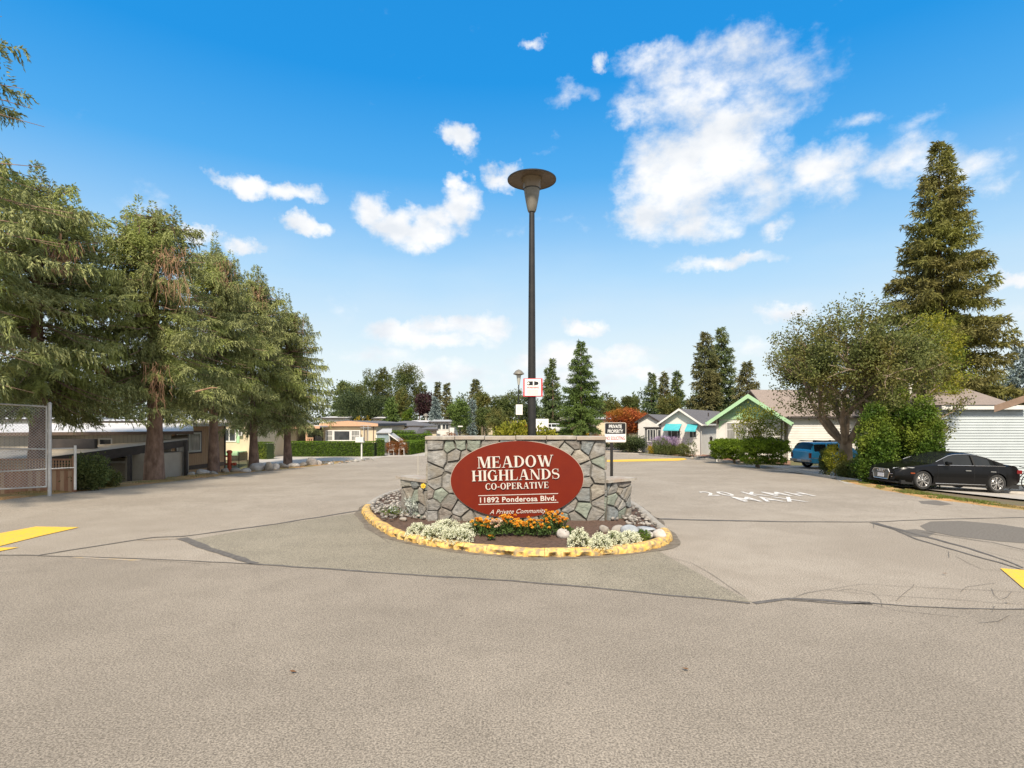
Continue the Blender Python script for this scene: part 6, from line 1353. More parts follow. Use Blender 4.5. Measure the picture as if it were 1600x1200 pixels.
# near side is local +y (its left)
for sg in (1, -1):
    b = MB(); b.tube([(X(x), sg * (ysd(x, .965) + .002), ip(SED['belt'], x) + .012) for x in np.linspace(1.42, 4.02, 12)], .011, 4); b.build('window_trim', m_chrome, car)
    b = MB(); pts = []
    for x in np.linspace(1.42, 4.02, 16):
        g_ = max(ip(SED['top'], x) - ip(SED['belt'], x), .02); w = ysd(x); wr_ = w * ip(SED['tumble'], x); pts.append((X(x), sg * (wr_ + (w * .94 - wr_) * .12 + .014), ip(SED['belt'], x) + g_ * .82))
    b.tube(pts, .011, 4); b.build('window_trim', m_chrome, car)
    b = MB(); b.tube([(X(2.82), sg * (ysd(2.82, .955) + .01), ip(SED['belt'], 2.82)), (X(2.82), sg * (ysd(2.82) * .70 + .06), 1.33)], .03, 4); b.build('pillar', m_blkp, car)
    for xd in (1.42, 2.80, 3.72):
        b = MB(); b.tube([(X(xd), sg * (ysd(xd, u) + .0015), zz) for u, zz in ((.978, .30), (1.0, .54), (.992, .74), (.957, ip(SED['belt'], xd)))], .0045, 4); b.build('door_gap', m_blkp, car)
    for xd in (2.55, 3.50): b = MB(); b.box(X(xd) - .10, X(xd) + .10, sg * ysd(xd, .992) - .005, sg * ysd(xd, .992) + sg * .03 + .005 * sg, .745, .775) if sg > 0 else b.box(X(xd) - .10, X(xd) + .10, sg * ysd(xd, .992) - .035, sg * ysd(xd, .992) + .005, .745, .775); b.build('door_handle', m_chrome, car)
    b = MB(); yy = sg * (ysd(1.75) + .10); b.box(X(1.80), X(1.62), yy - .09, yy + .09, .94, 1.06, bev=.03); b.build('mirror', m_black, car); b = MB(); b.box(X(1.76), X(1.70), min(sg * ysd(1.7, .93), yy), max(sg * ysd(1.7, .93), yy), .92, .95); b.build('mirror_arm', m_blkp, car)
    b = MB(); b.add([(X(.05), sg * .46, .64), (X(.14), sg * .66, .66), (X(.42), sg * .80, .71), (X(.62), sg * .865, .77), (X(.40), sg * .785, .775), (X(.10), sg * .48, .72)], [(0, 1, 2, 3, 4, 5) if sg > 0 else (5, 4, 3, 2, 1, 0)])
    v = b.v; b.v = [(x + .035, y * 1.012, zz + .012) for x, y, zz in v]; b.build('headlight', m_hl, car)
    b = MB(); b.add([(X(.02) + .03, sg * .46, .40), (X(.10) + .03, sg * .70, .42), (X(.25) + .03, sg * .80, .46), (X(.10) + .03, sg * .70, .50), (X(.02) + .03, sg * .46, .49)], [(0, 1, 2, 3, 4) if sg > 0 else (4, 3, 2, 1, 0)]); b.build('air_intake', m_blkp, car)
    b = MB(); b.tube([(X(.0) + .03, sg * .46, .50), (X(.09) + .03, sg * .70, .51), (X(.25) + .03, sg * .815, .52), (X(.16) + .03, sg * .77, .42), (X(.02) + .03, sg * .50, .40)], .010, 4); b.build('intake_trim', m_chrome, car)
    b = MB(); b.box(X(.58), X(.42), sg * .885 - .012, sg * .885 + .012, .555, .60); b.build('side_marker', m_amb, car)
    b = MB(); b.box(X(4.70), X(4.50), sg * .835 - .025, sg * .835 + .025, .72, .86, bev=.02); b.build('tail_light', m_tail, car)
    b = MB(); b.tube([(X(1.35), sg * ysd(1.4, .985), .25), (X(3.25), sg * ysd(3.2, .985), .27)], .012, 4); b.build('sill_trim', m_chrome, car)
gx = X(0) + .022
hexo = [(-.36, .66), (-.44, .56), (-.36, .30), (.36, .30), (.44, .56), (.36, .66)]
b = MB(); b.prism(hexo, .012, Matrix(((0, 0, 1, gx - .01), (1, 0, 0, 0), (0, 1, 0, 0), (0, 0, 0, 1)))); b.build('grille', m_blkp, car)
b = MB(); ps = [(gx + .012, y, zz) for y, zz in hexo]; b.tube(ps + [ps[0]], .016, 5); b.build('grille_frame', m_chrome, car)
for k in range(7): zz = .34 + k * .045; b = MB(); b.box(gx + .003, gx + .012, -.38, .38, zz, zz + .012); b.build('grille_bar', m_rimal, car)
b = MB(); b.box(gx + .018, gx + .03, -.16, .16, .36, .50); b.build('licence_plate', m_plate, car)
b = MB()
for k in range(4): b.tube([(gx + .024, -.12 + k * .08 + .052 * math.cos(a), .605 + .052 * math.sin(a)) for a in np.linspace(0, 2 * math.pi, 17)], .009, 4, caps=False)
b.build('ring_emblem', m_chrome, car)
b = MB(); b.box(gx - .10, gx + .01, -.75, .75, .20, .235); b.build('front_lip', m_blkp, car)
# blue sport utility
SUV = dict(L=4.6, W=1.76, wheels=(.82, 3.55), wr=.36, spokes=6, cuts=[1.35, 1.85, 2.55, 2.63, 3.40, 3.50, 4.42],
    plan=[(0, .86), (.1, .93), (.4, .98), (1, 1), (4.3, 1), (4.5, .985), (4.6, .96)], top=[(0, .88), (.1, 1.0), (1.3, 1.06), (1.4, 1.09), (1.9, 1.58), (2.2, 1.62), (4.2, 1.62), (4.35, 1.58), (4.52, 1.15), (4.6, 1.08)],
    belt=[(0, .82), (.1, .94), (1.3, 1.0), (4.5, 1.03), (4.6, 1.0)], tumble=[(0, .92), (1.3, .92), (1.9, .80), (4.3, .82), (4.6, .92)], sill=[(0, .42), (.3, .36), (4.3, .36), (4.6, .42)],
    side_glass=[(1.85, 2.55), (2.63, 3.40), (3.50, 4.28)], ws=(1.42, 1.88), rw=(4.33, 4.55))
gr = G(1291, 733.5); hv = Vector((math.cos(rad(10)), math.sin(rad(10)), 0)); sd_ = Vector((-hv.y, hv.x, 0)); c_ = gr + hv * (3.55 - 2.3) + sd_ * .86; c_.z = tz(c_.x, c_.y) + .01
suv, ip2, W2_ = vehicle('sport_utility', 'bright blue older wagon parked with its tail toward the road', 'car', c_, rad(10), 0, SUV, m_bluep)
xr_ = -2.3
b = MB(); b.box(xr_ - .10, xr_ + .10, -.86, .86, .44, .60, bev=.02); b.build('bumper', mat('chrome_bumper', (.45, .45, .46), (.3, .3, .31), scale=4, rough=.3, metal=.8), suv)
for sg in (-1, 1): b = MB(); b.box(xr_ - .018, xr_ + .06, sg * .79 - .075, sg * .79 + .075, .68, .98); b.build('tail_light', m_tail, suv)
b = MB(); b.box(xr_ - .12, xr_ - .101, -.17, .17, .47, .58); b.build('licence_plate', m_plate, suv)
for sg in (-1, 1):
    b = MB(); b.tube([(X_, sg * .62, 1.66) for X_ in (-1.95, .3)], .022, 6); b.build('roof_rail', m_blkp, suv)
for X_ in (-1.8, -.9, .2): b = MB(); b.tube([(X_, -.68, 1.69), (X_, .68, 1.69)], .02, 6); b.build('roof_bar', m_blkp, suv)
b = MB(); b.box(-2.2, 2.1, -.885, -.872, .66, .70); b.build('side_stripe', m_rimal, suv)
b = MB(); b.tube([(xr_ + 3.1, -.72, 1.0), (xr_ + 3.1, -.74, 1.95)], .006, 4); b.build('antenna', m_blkp, suv)
# distant vehicles
def simple_vehicle(name, label, px, topy, Y, rz, D, paint):
    p = P(px, topy, Y); zt = p.z - max(b_ for a, b_ in D['top']); return vehicle(name, label, 'car', (p.x, Y, zt), rz, 0, D, paint)[0]
simple_vehicle('parked_car', 'dark car parked under the porch left of the bay window home', 462, 686.5, 52, rad(8), SED, m_black)
m_ytx = mat('yellow_vehicle_paint', (.62, .36, .02), (.55, .32, .02), scale=3, rough=.35); m_wpt = mat('white_vehicle_paint', (.62, .63, .64), (.55, .56, .58), scale=3, rough=.35)
simple_vehicle('yellow_wagon', 'yellow boxy wagon whose roof shows over the right part of the wall cap', 899, 671.0, 98, rad(4), SUV, m_ytx)
simple_vehicle('yellow_car', 'low yellow car just right of the trunk of the large bright fir', 921, 674.5, 100, rad(2), SED, m_ytx)
simple_vehicle('white_van', 'white vehicle left of the clipped green hedge block over the wall cap', 868, 661.5, 88, rad(25), SUV, m_wpt)
# bicycle
t = thing('bicycle', 'dark bicycle leaning at the pale blue wall behind the sedan tail', 'bicycle', (P(1590, 0, 24.5).x, 24.5, tz(22, 24.5))); b = MB()
for x in (-.5, .5):
    w = MB(); w.tube([(x + .33 * math.cos(a), 0, .34 + .33 * math.sin(a)) for a in np.linspace(0, 2 * math.pi, 25)], .02, 5, caps=False)
    for k in range(8): a = k * math.pi / 4; w.tube([(x, 0, .34), (x + .32 * math.cos(a), 0, .34 + .32 * math.sin(a))], .004, 3)
    w.build('wheel', m_blkp, t)
b.tube([(-.5, 0, .34), (-.1, 0, .34), (.32, 0, .82), (-.18, 0, .82), (-.5, 0, .34)], .02, 5); b.tube([(-.1, 0, .34), (-.22, 0, .98)], .018, 5); b.tube([(.5, 0, .34), (.34, 0, .95)], .018, 5); b.build('frame', m_fasc, t)
b = MB(); b.box(-.34, -.10, -.07, .07, .97, 1.03, bev=.02); b.build('saddle', m_blkp, t); b = MB(); b.tube([(.34, -.28, 1.02), (.36, 0, .97), (.34, .28, 1.02)], .016, 5); b.build('handlebar', m_blkp, t)
# ------------------------------------------------------------------ gate, fences, hydrant
m_galv = mat('galvanised_steel', (.46, .46, .46), (.56, .56, .55), scale=6, rough=.45, metal=.35)
Yg = 17.3
def gx_(px, Y): return (px - 800) / FPX * Y
t = thing('chain_link_gate', 'tall galvanised chain link gate at the left edge beside the yellow arrow', 'gate', (gx_(75, 17.6), 17.6, z0(17.6)))
L0 = Vector(t.location)
def gp3(px, py, Y): return P(px, py, Y) - L0
# the gate leaf runs towards the camera at the left
Ya, Yb_ = 17.6, 16.6; pa, pb = 72.5, -70
def GL(f, py_a, py_b): return gp3(pa, py_a, Ya).lerp(gp3(pb, py_b, Yb_), f)
rails = [((635.5), (627)), ((702), (699.5)), ((733), (741)), ((760.6), (768))]
for n_, (a, c) in zip(('top_rail', 'middle_rail', 'middle_rail', 'bottom_rail'), rails): b = MB(); b.tube([GL(0, a, c), GL(1, a, c)], .026, 8); b.sm = True; b.build(n_, m_galv, t)
b = MB(); b.tube([GL(0, 634, 0), GL(0, 761, 0)], .022, 8); b.build('stile', m_galv, t)
b = MB(); q = gp3(77.6, 631, 17.65); q2 = gp3(77.6, 766, 17.65); b.tube([q2 - Vector((0, 0, .3)), q], .052, 10); b.sm = True; b.build('post', m_galv, t); b = MB(); b.lathe([(.058, -.02), (.058, .01), (.03, .05), (0, .055)], 10, tuple(q)); b.build('post_cap', m_galv, t)
for py in (642.5, 678.5, 714.5, 750): b = MB(); s = gp3(77.6, py, 17.65); e = GL(0, py, 0); b.tube([s, e], .014, 5); b.build('hinge', m_galv, t)
b = MB(); A, B_ = GL(0, 635.5, 0), GL(1, 0, 627); Lr = math.hypot(B_.x - A.x, B_.y - A.y); zt_, zb_ = A.z, GL(0, 760.6, 0).z; u = Vector((B_.x - A.x, B_.y - A.y, 0)) / Lr; cell = .088; H_ = zt_ - zb_; k = -int(H_ / cell) - 1
while k * cell < Lr + H_:
    for sg in (1, -1):
        s0 = k * cell; ends = []
        # line x = s0 + sg*z clipped to the leaf
        z_lo, z_hi = 0., H_
        if sg > 0: z_lo = max(z_lo, -s0); z_hi = min(z_hi, Lr - s0)
        else: z_lo = max(z_lo, s0 - Lr); z_hi = min(z_hi, s0)
        if z_hi > z_lo + .02: b.tube([Vector((A.x, A.y, zb_)) + u * (s0 + sg * z) + Vector((0, .004 * sg, z)) for z in (z_lo, z_hi)], .0042, 3, caps=False)
    k += 1
o = b.build('chain_link_mesh', m_galv, t)
b = MB(); rr = 0.
while rr < Lr: p = Vector((A.x, A.y, zt_)) + u * rr; b.tube([p, p + Vector((.015, 0, .07))], .005, 3); rr += cell
o = b.build('mesh_top_ends', m_galv, t); o['kind'] = 'stuff'
t = thing('pipe_rail_fence', 'short low pipe fence panel between the gate post and the bush', 'fence', (gx_(117, 17.9), 17.9, z0(17.9))); L0 = Vector(t.location)
b = MB(); b.tube([gp3(117.5, 765, 17.9), gp3(117.5, 696, 17.9)], .036, 8); b.sm = True; b.build('post', m_galv, t)
for a, c in ((701.5, 700.5), (732.5, 730.5)): b = MB(); b.tube([gp3(79, a, 17.65), gp3(117, c, 17.9)], .022, 8); b.build('rail', m_galv, t)
# cedar board fence with lattice
t = thing('lattice_board_fence', 'reddish cedar board fence with square lattice top behind the gate', 'fence', (gx_(60, 18.9), 18.9, -.35)); L0 = Vector(t.location)
m_ced = mat('cedar_board', (.26, .13, .075), (.36, .20, .12), scale=4, rough=.85, stretch=(1, 1, .2), bump=.3, bscale=20, bdist=.005); m_ced2 = mat('cedar_board_pale', (.38, .24, .15), (.45, .30, .19), scale=4, rough=.85, stretch=(1, 1, .2))
x0_, x1_ = gp3(-30, 0, 18.9).x, gp3(114, 0, 18.9).x; ztop = gp3(0, 717, 18.9).z; zmid = gp3(0, 733, 18.9).z; zlo = -.6; x = x0_; rgf = random.Random(4)
while x < x1_: b = MB(); b.box(x, x + .128, -.01, .012 + rgf.uniform(0, .006), zlo, zmid - .05); b.build('board', rgf.choice((m_ced, m_ced, m_ced2)), t); x += .135
for z_ in (zmid, ztop): b = MB(); b.box(x0_, x1_, -.03, .04, z_ - .045, z_ + .005); b.build('rail', m_ced, t)
x = x0_ + .05
while x < x1_: b = MB(); b.box(x, x + .03, -.02, -.005, zmid + .01, ztop - .05); b.build('lattice_slat', m_ced2, t); x += .10
for k in range(3): z_ = zmid + .09 + k * .10; b = MB(); b.box(x0_, x1_, -.004, .012, z_, z_ + .028); b.build('lattice_slat', m_ced, t)
b = MB(); b.box(x1_, x1_ + .09, -.045, .045, zlo, ztop + .1); b.build('post', m_ced, t)
# dark roofed shelter behind the gate
t = thing('low_grey_shelter', 'low grey roofed shelter seen through the chain link gate', 'shed', (gx_(20, 22.5), 22.5, -1.3)); L0 = Vector(t.location)
b = MB(); b.slab(gp3(-120, 719, 21.5), gp3(66, 715, 21.5), gp3(66, 700, 25), gp3(-120, 700, 25), .08); b.build('roof', mat('weathered_roof', (.16, .15, .13), (.24, .225, .2), scale=3), t)
b = MB(); b.box(-5, .9, 3.2, 3.4, -.3, gp3(0, 686, 26).z); b.build('dark_wall', m_fasc, t); b = MB(); b.box(-5, .9, 1.2, 1.3, -.3, gp3(0, 720, 23.7).z); b.build('front_wall', m_greys, t)
# hydrant stand pipe
t = thing('red_standpipe', 'orange red water standpipe with side valves beside the straight dark trunk', 'standpipe', (gx_(358.5, 31), 31, -.9)); L0 = Vector(t.location)
m_hyd = mat('orange_red_paint', (.50, .085, .035), (.40, .07, .03), scale=6, rough=.6)
b = MB(); zt = gp3(0, 705, 31).z; b.lathe([(.11, -.5), (.11, zt * .35), (.14, zt * .35), (.14, zt * .38), (.11, zt * .4), (.11, zt - .12), (.15, zt - .1), (.15, zt), (.08, zt + .06), (0, zt + .06)], 12); b.sm = True; b.build('barrel', m_hyd, t)
b = MB(); b.tube([(-.2, 0, gp3(0, 725, 31).z), (.32, 0, gp3(0, 725, 31).z)], .05, 8); b.build('outlet', m_hyd, t); b = MB(); b.tube([(.28, -.1, gp3(0, 725, 31).z), (.28, .1, gp3(0, 725, 31).z)], .09, 8); b.build('valve_wheel', m_hyd, t)
b = MB(); b.tube([(-.12, 0, zt * .82), (-.24, 0, zt * .82)], .05, 8); b.build('outlet', m_hyd, t)
t = thing('wire_mesh_panel', 'dark grey wire mesh fence panel behind the row of boulders', 'fence', (gx_(375, 33), 33, -.9)); L0 = Vector(t.location)
for px in (361, 373.5, 386.5): b = MB(); b.tube([gp3(px, 745, 33), gp3(px, 707, 33)], .02, 5); b.build('post', m_fasc, t)
b = MB(); xa, xb_, za, zb__ = gp3(361, 0, 33).x, gp3(386.5, 0, 33).x, gp3(0, 742, 33).z, gp3(0, 709, 33).z; n = 16
for k in range(n + 1): x = xa + (xb_ - xa) * k / n; b.tube([(x, 0, za), (x, 0, zb__)], .008, 3)
for k in range(n + 1): z_ = za + (zb__ - za) * k / n; b.tube([(xa, 0, z_), (xb_, 0, z_)], .008, 3)
b.build('wire_mesh', m_fasc, t)
# white post with box, clothes line post
t = thing('mail_post', 'white post with small white box on top at the street corner by the hedge', 'post', (G(565, 719).x, G(565, 719).y, G(565, 719).z)); L0 = Vector(t.location); Yq = L0.y
b = MB(); b.tube([(0, 0, -.1), (0, 0, gp3(0, 690, Yq).z)], .055, 8); b.build('pole', m_wt, t); b = MB(); b.box(-.42, .15, -.15, .15, gp3(0, 690, Yq).z, gp3(0, 683, Yq).z); b.build('mailbox', m_wt, t); b = MB(); b.box(-.42, .2, -.17, .17, gp3(0, 690, Yq).z - .05, gp3(0, 690, Yq).z - .003); b.build('shelf', m_wt, t)
t = thing('clothes_line_post', 'thin metal clothes line frame in front of the bay window home', 'frame', (gx_(572, 50), 50, -.75)); L0 = Vector(t.location)
for px in (568.5, 575): b = MB(); b.tube([gp3(px, 700, 50), gp3(px, 664.5, 50)], .03, 5); b.build('upright', m_galv, t)
for py in (664.5, 668.5): b = MB(); b.tube([gp3(563, py, 50), gp3(580, py, 50)], .025, 5); b.build('cross_bar', m_galv, t)

# ------------------------------------------------------------------ farther lamp posts and small signs
def hat_lamp(label, px, top, Y, sc=1.):
    p = P(px, top, Y); gz = tz(p.x, Y); t = thing('hat_lamp_post', label, 'lamp post', (p.x, Y, gz), group='lamp posts along the park road'); H = p.z - gz
    b = MB(); b.tube([(0, 0, -.2), (0, 0, H - 1.6 * sc)], [.085, .06], 8); b.sm = True; b.build('pole', m_blk, t)
    b = MB(); b.lathe([(.10, H - 1.6 * sc), (.24 * sc, H - .62 * sc)], 14); b.sm = True; b.build('lamp_lens', mat('frosted_lens', (.42, .42, .38), rough=.3), t)
    b = MB(); b.lathe([(.25 * sc, H - .62 * sc), (.58 * sc, H - .50 * sc), (.56 * sc, H - .44 * sc), (.30 * sc, H - .14 * sc), (0, H)], 18); b.sm = True; b.build('lamp_shade', m_hous, t); return t
t = hat_lamp('lamp post with pointed hat shade just left of the tall black post', 810.5, 577, 57)
s = thing('notice_board', 'small white notice on the pole of the pointed hat lamp post', 'sign', P(811.3, 640, 56.85)); b = MB(); b.box(-.34, .34, -.01, .01, -.52, .52); b.build('board', m_signw, s); b = MB()
for k in range(6): b.box(-.24, .24, -.014, -.011, .36 - k * .13, .40 - k * .13)
b.build('small_print', m_gry, s)
hat_lamp('small distant lamp post in front of the purple plum tree', 665.5, 645.5, 84, .8)
s = thing('white_sign_board', 'white sign board partly hidden by the tall black post over the wall cap', 'sign', (P(845, 0, 42).x, 42, tz(2, 42))); L0 = Vector(s.location); b = MB(); b.box(gp3(830, 0, 42).x, gp3(857, 0, 42).x, -.03, .03, gp3(0, 675, 42).z, gp3(0, 654.5, 42).z); b.build('board', m_signw, s)
b = MB(); b.box(-.45, -.35, .04, .12, -.3, gp3(0, 660, 42).z); b.box(.35, .45, .04, .12, -.3, gp3(0, 660, 42).z); b.build('post', m_wt, s)
b = MB(); rr = random.Random(3)
for (px, py, w, h) in ((841, 659, 3, 1.2), (843.5, 661, 2, 2.2), (848, 658, 7, .7), (847, 662, 6, .8), (849, 666, 7, .6)): q = gp3(px, py, 42); b.box(q.x - w * .024, q.x + w * .024, -.037, -.032, q.z - h * .024, q.z + h * .024)
b.build('faded_print', m_gry, s)
s = thing('white_t_post', 'small dark post with white cross board behind the left part of the cap', 'post', (P(718.5, 0, 56).x, 56, -.8)); L0 = Vector(s.location); b = MB(); b.tube([gp3(718.5, 700, 56), gp3(718.5, 667, 56)], .05, 6); b.build('pole', m_blkp, s); b = MB(); b.box(gp3(715.5, 0, 56).x, gp3(723, 0, 56).x, -.05, .05, gp3(0, 667, 56).z, gp3(0, 665.3, 56).z); b.build('board', m_wt, s)
# garden lantern by the awning house
s = thing('garden_lantern', 'small dark garden lantern on a thin pole left of the junipers', 'lantern', G(1111, 716.5)); L0 = Vector(s.location); Yq = L0.y; b = MB(); b.tube([(0, 0, -.1), (0, 0, gp3(0, 690, Yq).z)], .02, 6); b.build('pole', m_blkp, s); zz = gp3(0, 690, Yq).z; b = MB(); b.lathe([(.05, zz), (.11, zz + .08), (.10, zz + .25), (.16, zz + .27), (.03, zz + .42), (0, zz + .5)], 8); b.build('lantern_head', m_brown, s)

# ------------------------------------------------------------------ hedges and small planting
def hedge(label, pts, w, h, leaf, seed, n=None, lf=.07, name='hedge', group='clipped hedges', taper=1.):
    """box hedge along world points"""
    t = thing(name, label, 'hedge', (pts[0][0], pts[0][1], tz(pts[0][0], pts[0][1])), group=group); L0 = Vector(t.location); rgq = np.random.default_rng(seed); P_ = []; D_ = []
    for a, c in zip(pts, pts[1:]):
        a, c = Vector((*a[:2], 0)), Vector((*c[:2], 0)); L = (c - a).length; u = (c - a).normalized(); s = Vector((-u.y, u.x, 0)); m_ = int((n or 900) * L * (w + 2 * h))
        q = rgq.random((m_, 2)); face = rgq.random(m_)
        for i in range(m_):
            x = q[i, 0] * L
            if face[i] < w / (w + 2 * h): o_ = (q[i, 1] - .5) * w; z = h; nn = Vector((0, 0, 1))
            else: sg = 1 if face[i] > .6 else -1; o_ = sg * w / 2; z = q[i, 1] * h; nn = s * sg
            p = a + u * x + s * o_; bump = .05 * noise.noise(Vector((p.x * 2.2, p.y * 2.2, z * 2.2))) + rgq.normal(0, .02); p = p + nn * bump; P_.append((p.x - L0.x, p.y - L0.y, tz(p.x, p.y) - L0.z + z)); D_.append(tuple(nn * .7 + Vector(rgq.normal(0, .6, 3)) + Vector((0, 0, .3))))
    V, F = cards(np.array(P_), np.array(D_), lf * rgq.uniform(.6, 1.3, len(P_)), lf * .55, rgq); npmesh('foliage', V, F, leaf, t, attr=np.clip(rgq.normal(.5, .25, len(P_)), 0, 1))
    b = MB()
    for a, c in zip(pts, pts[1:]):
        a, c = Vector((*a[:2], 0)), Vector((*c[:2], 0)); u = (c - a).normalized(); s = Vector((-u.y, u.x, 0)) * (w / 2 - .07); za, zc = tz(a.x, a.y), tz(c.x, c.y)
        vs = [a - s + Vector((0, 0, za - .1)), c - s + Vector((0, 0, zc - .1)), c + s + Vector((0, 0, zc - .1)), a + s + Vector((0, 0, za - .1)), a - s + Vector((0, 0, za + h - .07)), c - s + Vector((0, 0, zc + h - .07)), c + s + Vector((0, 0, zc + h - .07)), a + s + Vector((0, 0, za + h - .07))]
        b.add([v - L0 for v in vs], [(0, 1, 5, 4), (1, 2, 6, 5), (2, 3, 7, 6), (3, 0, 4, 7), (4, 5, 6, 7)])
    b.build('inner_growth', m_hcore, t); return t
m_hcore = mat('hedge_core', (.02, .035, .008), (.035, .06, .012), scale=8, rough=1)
def hp(px, py): g = G(px, py); return (g.x, g.y)
hedge('long bright clipped hedge in front of the bay window home', [hp(454, 713.3), hp(586, 713)], 1.0, 1.22, L_hedge, 1, n=520, lf=.10)
hedge('short tall hedge end block between the long hedge and the red shrub', [hp(588, 712.5), hp(600, 712.3)], .9, 1.45, L_hedge, 2, n=520, lf=.10)
hedge('bright angled hedge next to the left end of the stone wall', [hp(631, 711), hp(671, 704)], 1.0, 1.2, L_hedge, 3, n=520, lf=.10)
hedge('upper stepped hedge behind the angled hedge', [P(622, 0, 54)[:2], P(672, 0, 56)[:2]], 1.0, 1.75, L_hedge, 4, n=300, lf=.12)
hedge('third hedge strip below the square grey garage roof', [P(612, 0, 57)[:2], P(648, 0, 58)[:2]], .8, 2.1, L_hedge, 5, n=260, lf=.12)
hedge('small olive hedge by the cream home side wall', [P(400, 0, 43.5)[:2], P(423, 0, 43)[:2]], .8, 1.25, L_ced, 6, n=420, lf=.10)
hedge('clipped hedge block right of the white vehicle over the wall cap', [P(876, 0, 74)[:2], P(891, 0, 74)[:2]], 1.6, 2.2, L_hedge, 7, n=160, lf=.16)
def shrub(label, px, py, w, h, leaf, seed, n=200, lf=.08, Y=None, name='shrub', **k):
    if Y is None: g = G(px, py)
    else: p = P(px, 0, Y); g = Vector((p.x, Y, tz(p.x, Y)))
    return leafy(name, label, g, [(0, 0, h * .5, w, w, h * .5), (w * .45, -w * .2, h * .42, w * .6, w * .6, h * .4), (-w * .45, 0, h * .4, w * .55, w * .6, h * .4)], n, lf, leaf, seed, trunk=(h * .4, .03), cat='shrub', clump=w * .22, per=14, shell=.45, **k)
shrub('mounded rust red shrub behind the white garden chairs', 620, 711, .95, 1.55, L_rust, 200, 420)
shrub('green and yellow shrub beside the low pipe fence', 135, 763, .75, 1.25, L_mid, 201, 420, Y=19.6)
shrub('loose low shrub with yellow tips at the carport post', 168, 757, .5, .65, L_olive, 202, 160, Y=20.8)
shrub('round clipped green bush in front of the slanting carport roof', 668, 0, .65, 2.2, L_hedge, 203, 260, Y=60, lf=.11)
shrub('dark red low shrub left of the clipped round bush', 652, 0, .8, 1.5, L_rust, 204, 180, Y=58, lf=.1)
shrub('low rust coloured shrub below the five pane window', 703, 0, 1.0, 1.9, L_rust, 205, 260, Y=60, lf=.11)
shrub('small yellowish shrub right of the white cross board', 727, 0, .6, 1.2, L_yel, 206, 140, Y=58, lf=.1)
shrub('orange shrub pair on the roofline behind the bay window home', 561, 0, .9, 3.9, L_gold, 207, 260, Y=72, lf=.12)
shrub('second orange shrub beside the pale pipe on the roofline', 574, 0, .8, 3.9, L_gold, 208, 220, Y=73, lf=.12)
shrub('golden low shrub at the left of the lavender', 1021, 708.5, .55, .85, L_gold, 209, 240)
shrub('rounded dark green shrub under the left awning', 1033, 703, .8, 1.6, L_mid, 210, 260, Y=49.3)
shrub('olive rounded shrub right of the lavender', 1067, 707, .55, 1.15, L_olive, 211, 260, Y=46.8)
shrub('lanky green shrub below the right awning', 1079, 706, .5, 1.45, L_mid, 212, 90, Y=47.5)
shrub('orange leaved low shrub left of the no soliciting sign', 934, 0, 1.0, 1.7, L_red, 213, 200, Y=66, lf=.11)
shrub('dark green bush at the end of the road left of the maple', 955, 0, 1.1, 1.9, L_dk, 214, 260, Y=64, lf=.11)
# lavender
for i, px in enumerate((1033, 1043, 1053)):
    g = G(px, 710.5); t = thing('lavender', ('left', 'middle', 'right')[i] + ' plume of the tall purple lavender below the awnings', 'plant', g, group='lavender plumes'); rgq = np.random.default_rng(i); n = 900
    p = rgq.normal(0, 1, (n, 3)) * [.22, .2, 0]; d = rgq.normal(0, .28, (n, 3)) + [0, 0, 1]; V, F = cards(p, d, 1.0 * rgq.uniform(.5, 1.1, n), .03, rgq); npmesh('stems', V, F, L_mid, t, attr=rgq.random(n))
    d = nrm(d[:700]); q = p[:700] + d * rgq.uniform(.9, 1.6, (700, 1)); V, F = cards(q, d, .2, .05, rgq); npmesh('blossoms', V, F, L_lav, t, attr=rgq.random(700))
# planter shrub behind the wall
for (px, Y, w, h, leaf, lab, sd2, nn) in ((800, 13.35, .48, 2.0, L_yel, 'yellow green leafy shrub growing behind the wall left of the black post', 300, 420), (822, 13.6, .16, 1.95, L_red, 'narrow reddish leaved sprig against the black post', 301, 60), (849, 13.5, .34, 1.92, L_yel, 'low leafy shrub behind the wall right of the black post', 302, 190)):
    p = P(px, 0, Y); bl = [(0, 0, h * .80, w, w * .8, h * .26), (w * .4, 0, h * .84, w * .5, w * .5, h * .2), (-w * .4, 0, h * .82, w * .5, w * .5, h * .2)]; leafy('planter_shrub', lab, (p.x, Y, .12), bl, nn, .085, leaf, sd2, cat='shrub', trunk=(h * .7, .03), clump=.12, per=10, shell=.3, up=.7)
p = P(777, 0, 13.4); t = thing('ornamental_grass', 'thin grass blades fanning up behind the wall left of the planter shrub', 'plant', (p.x, 13.4, .12)); rgq = np.random.default_rng(5); n = 70; pp_ = rgq.normal(0, 1, (n, 3)) * [.12, .08, 0]; d = rgq.normal(0, .17, (n, 3)) + [0, 0, 1]; V, F = cards(pp_, d, 2.1 * rgq.uniform(.85, 1.12, n), .022, rgq); npmesh('blades', V, F, L_olive, t, attr=rgq.random(n))
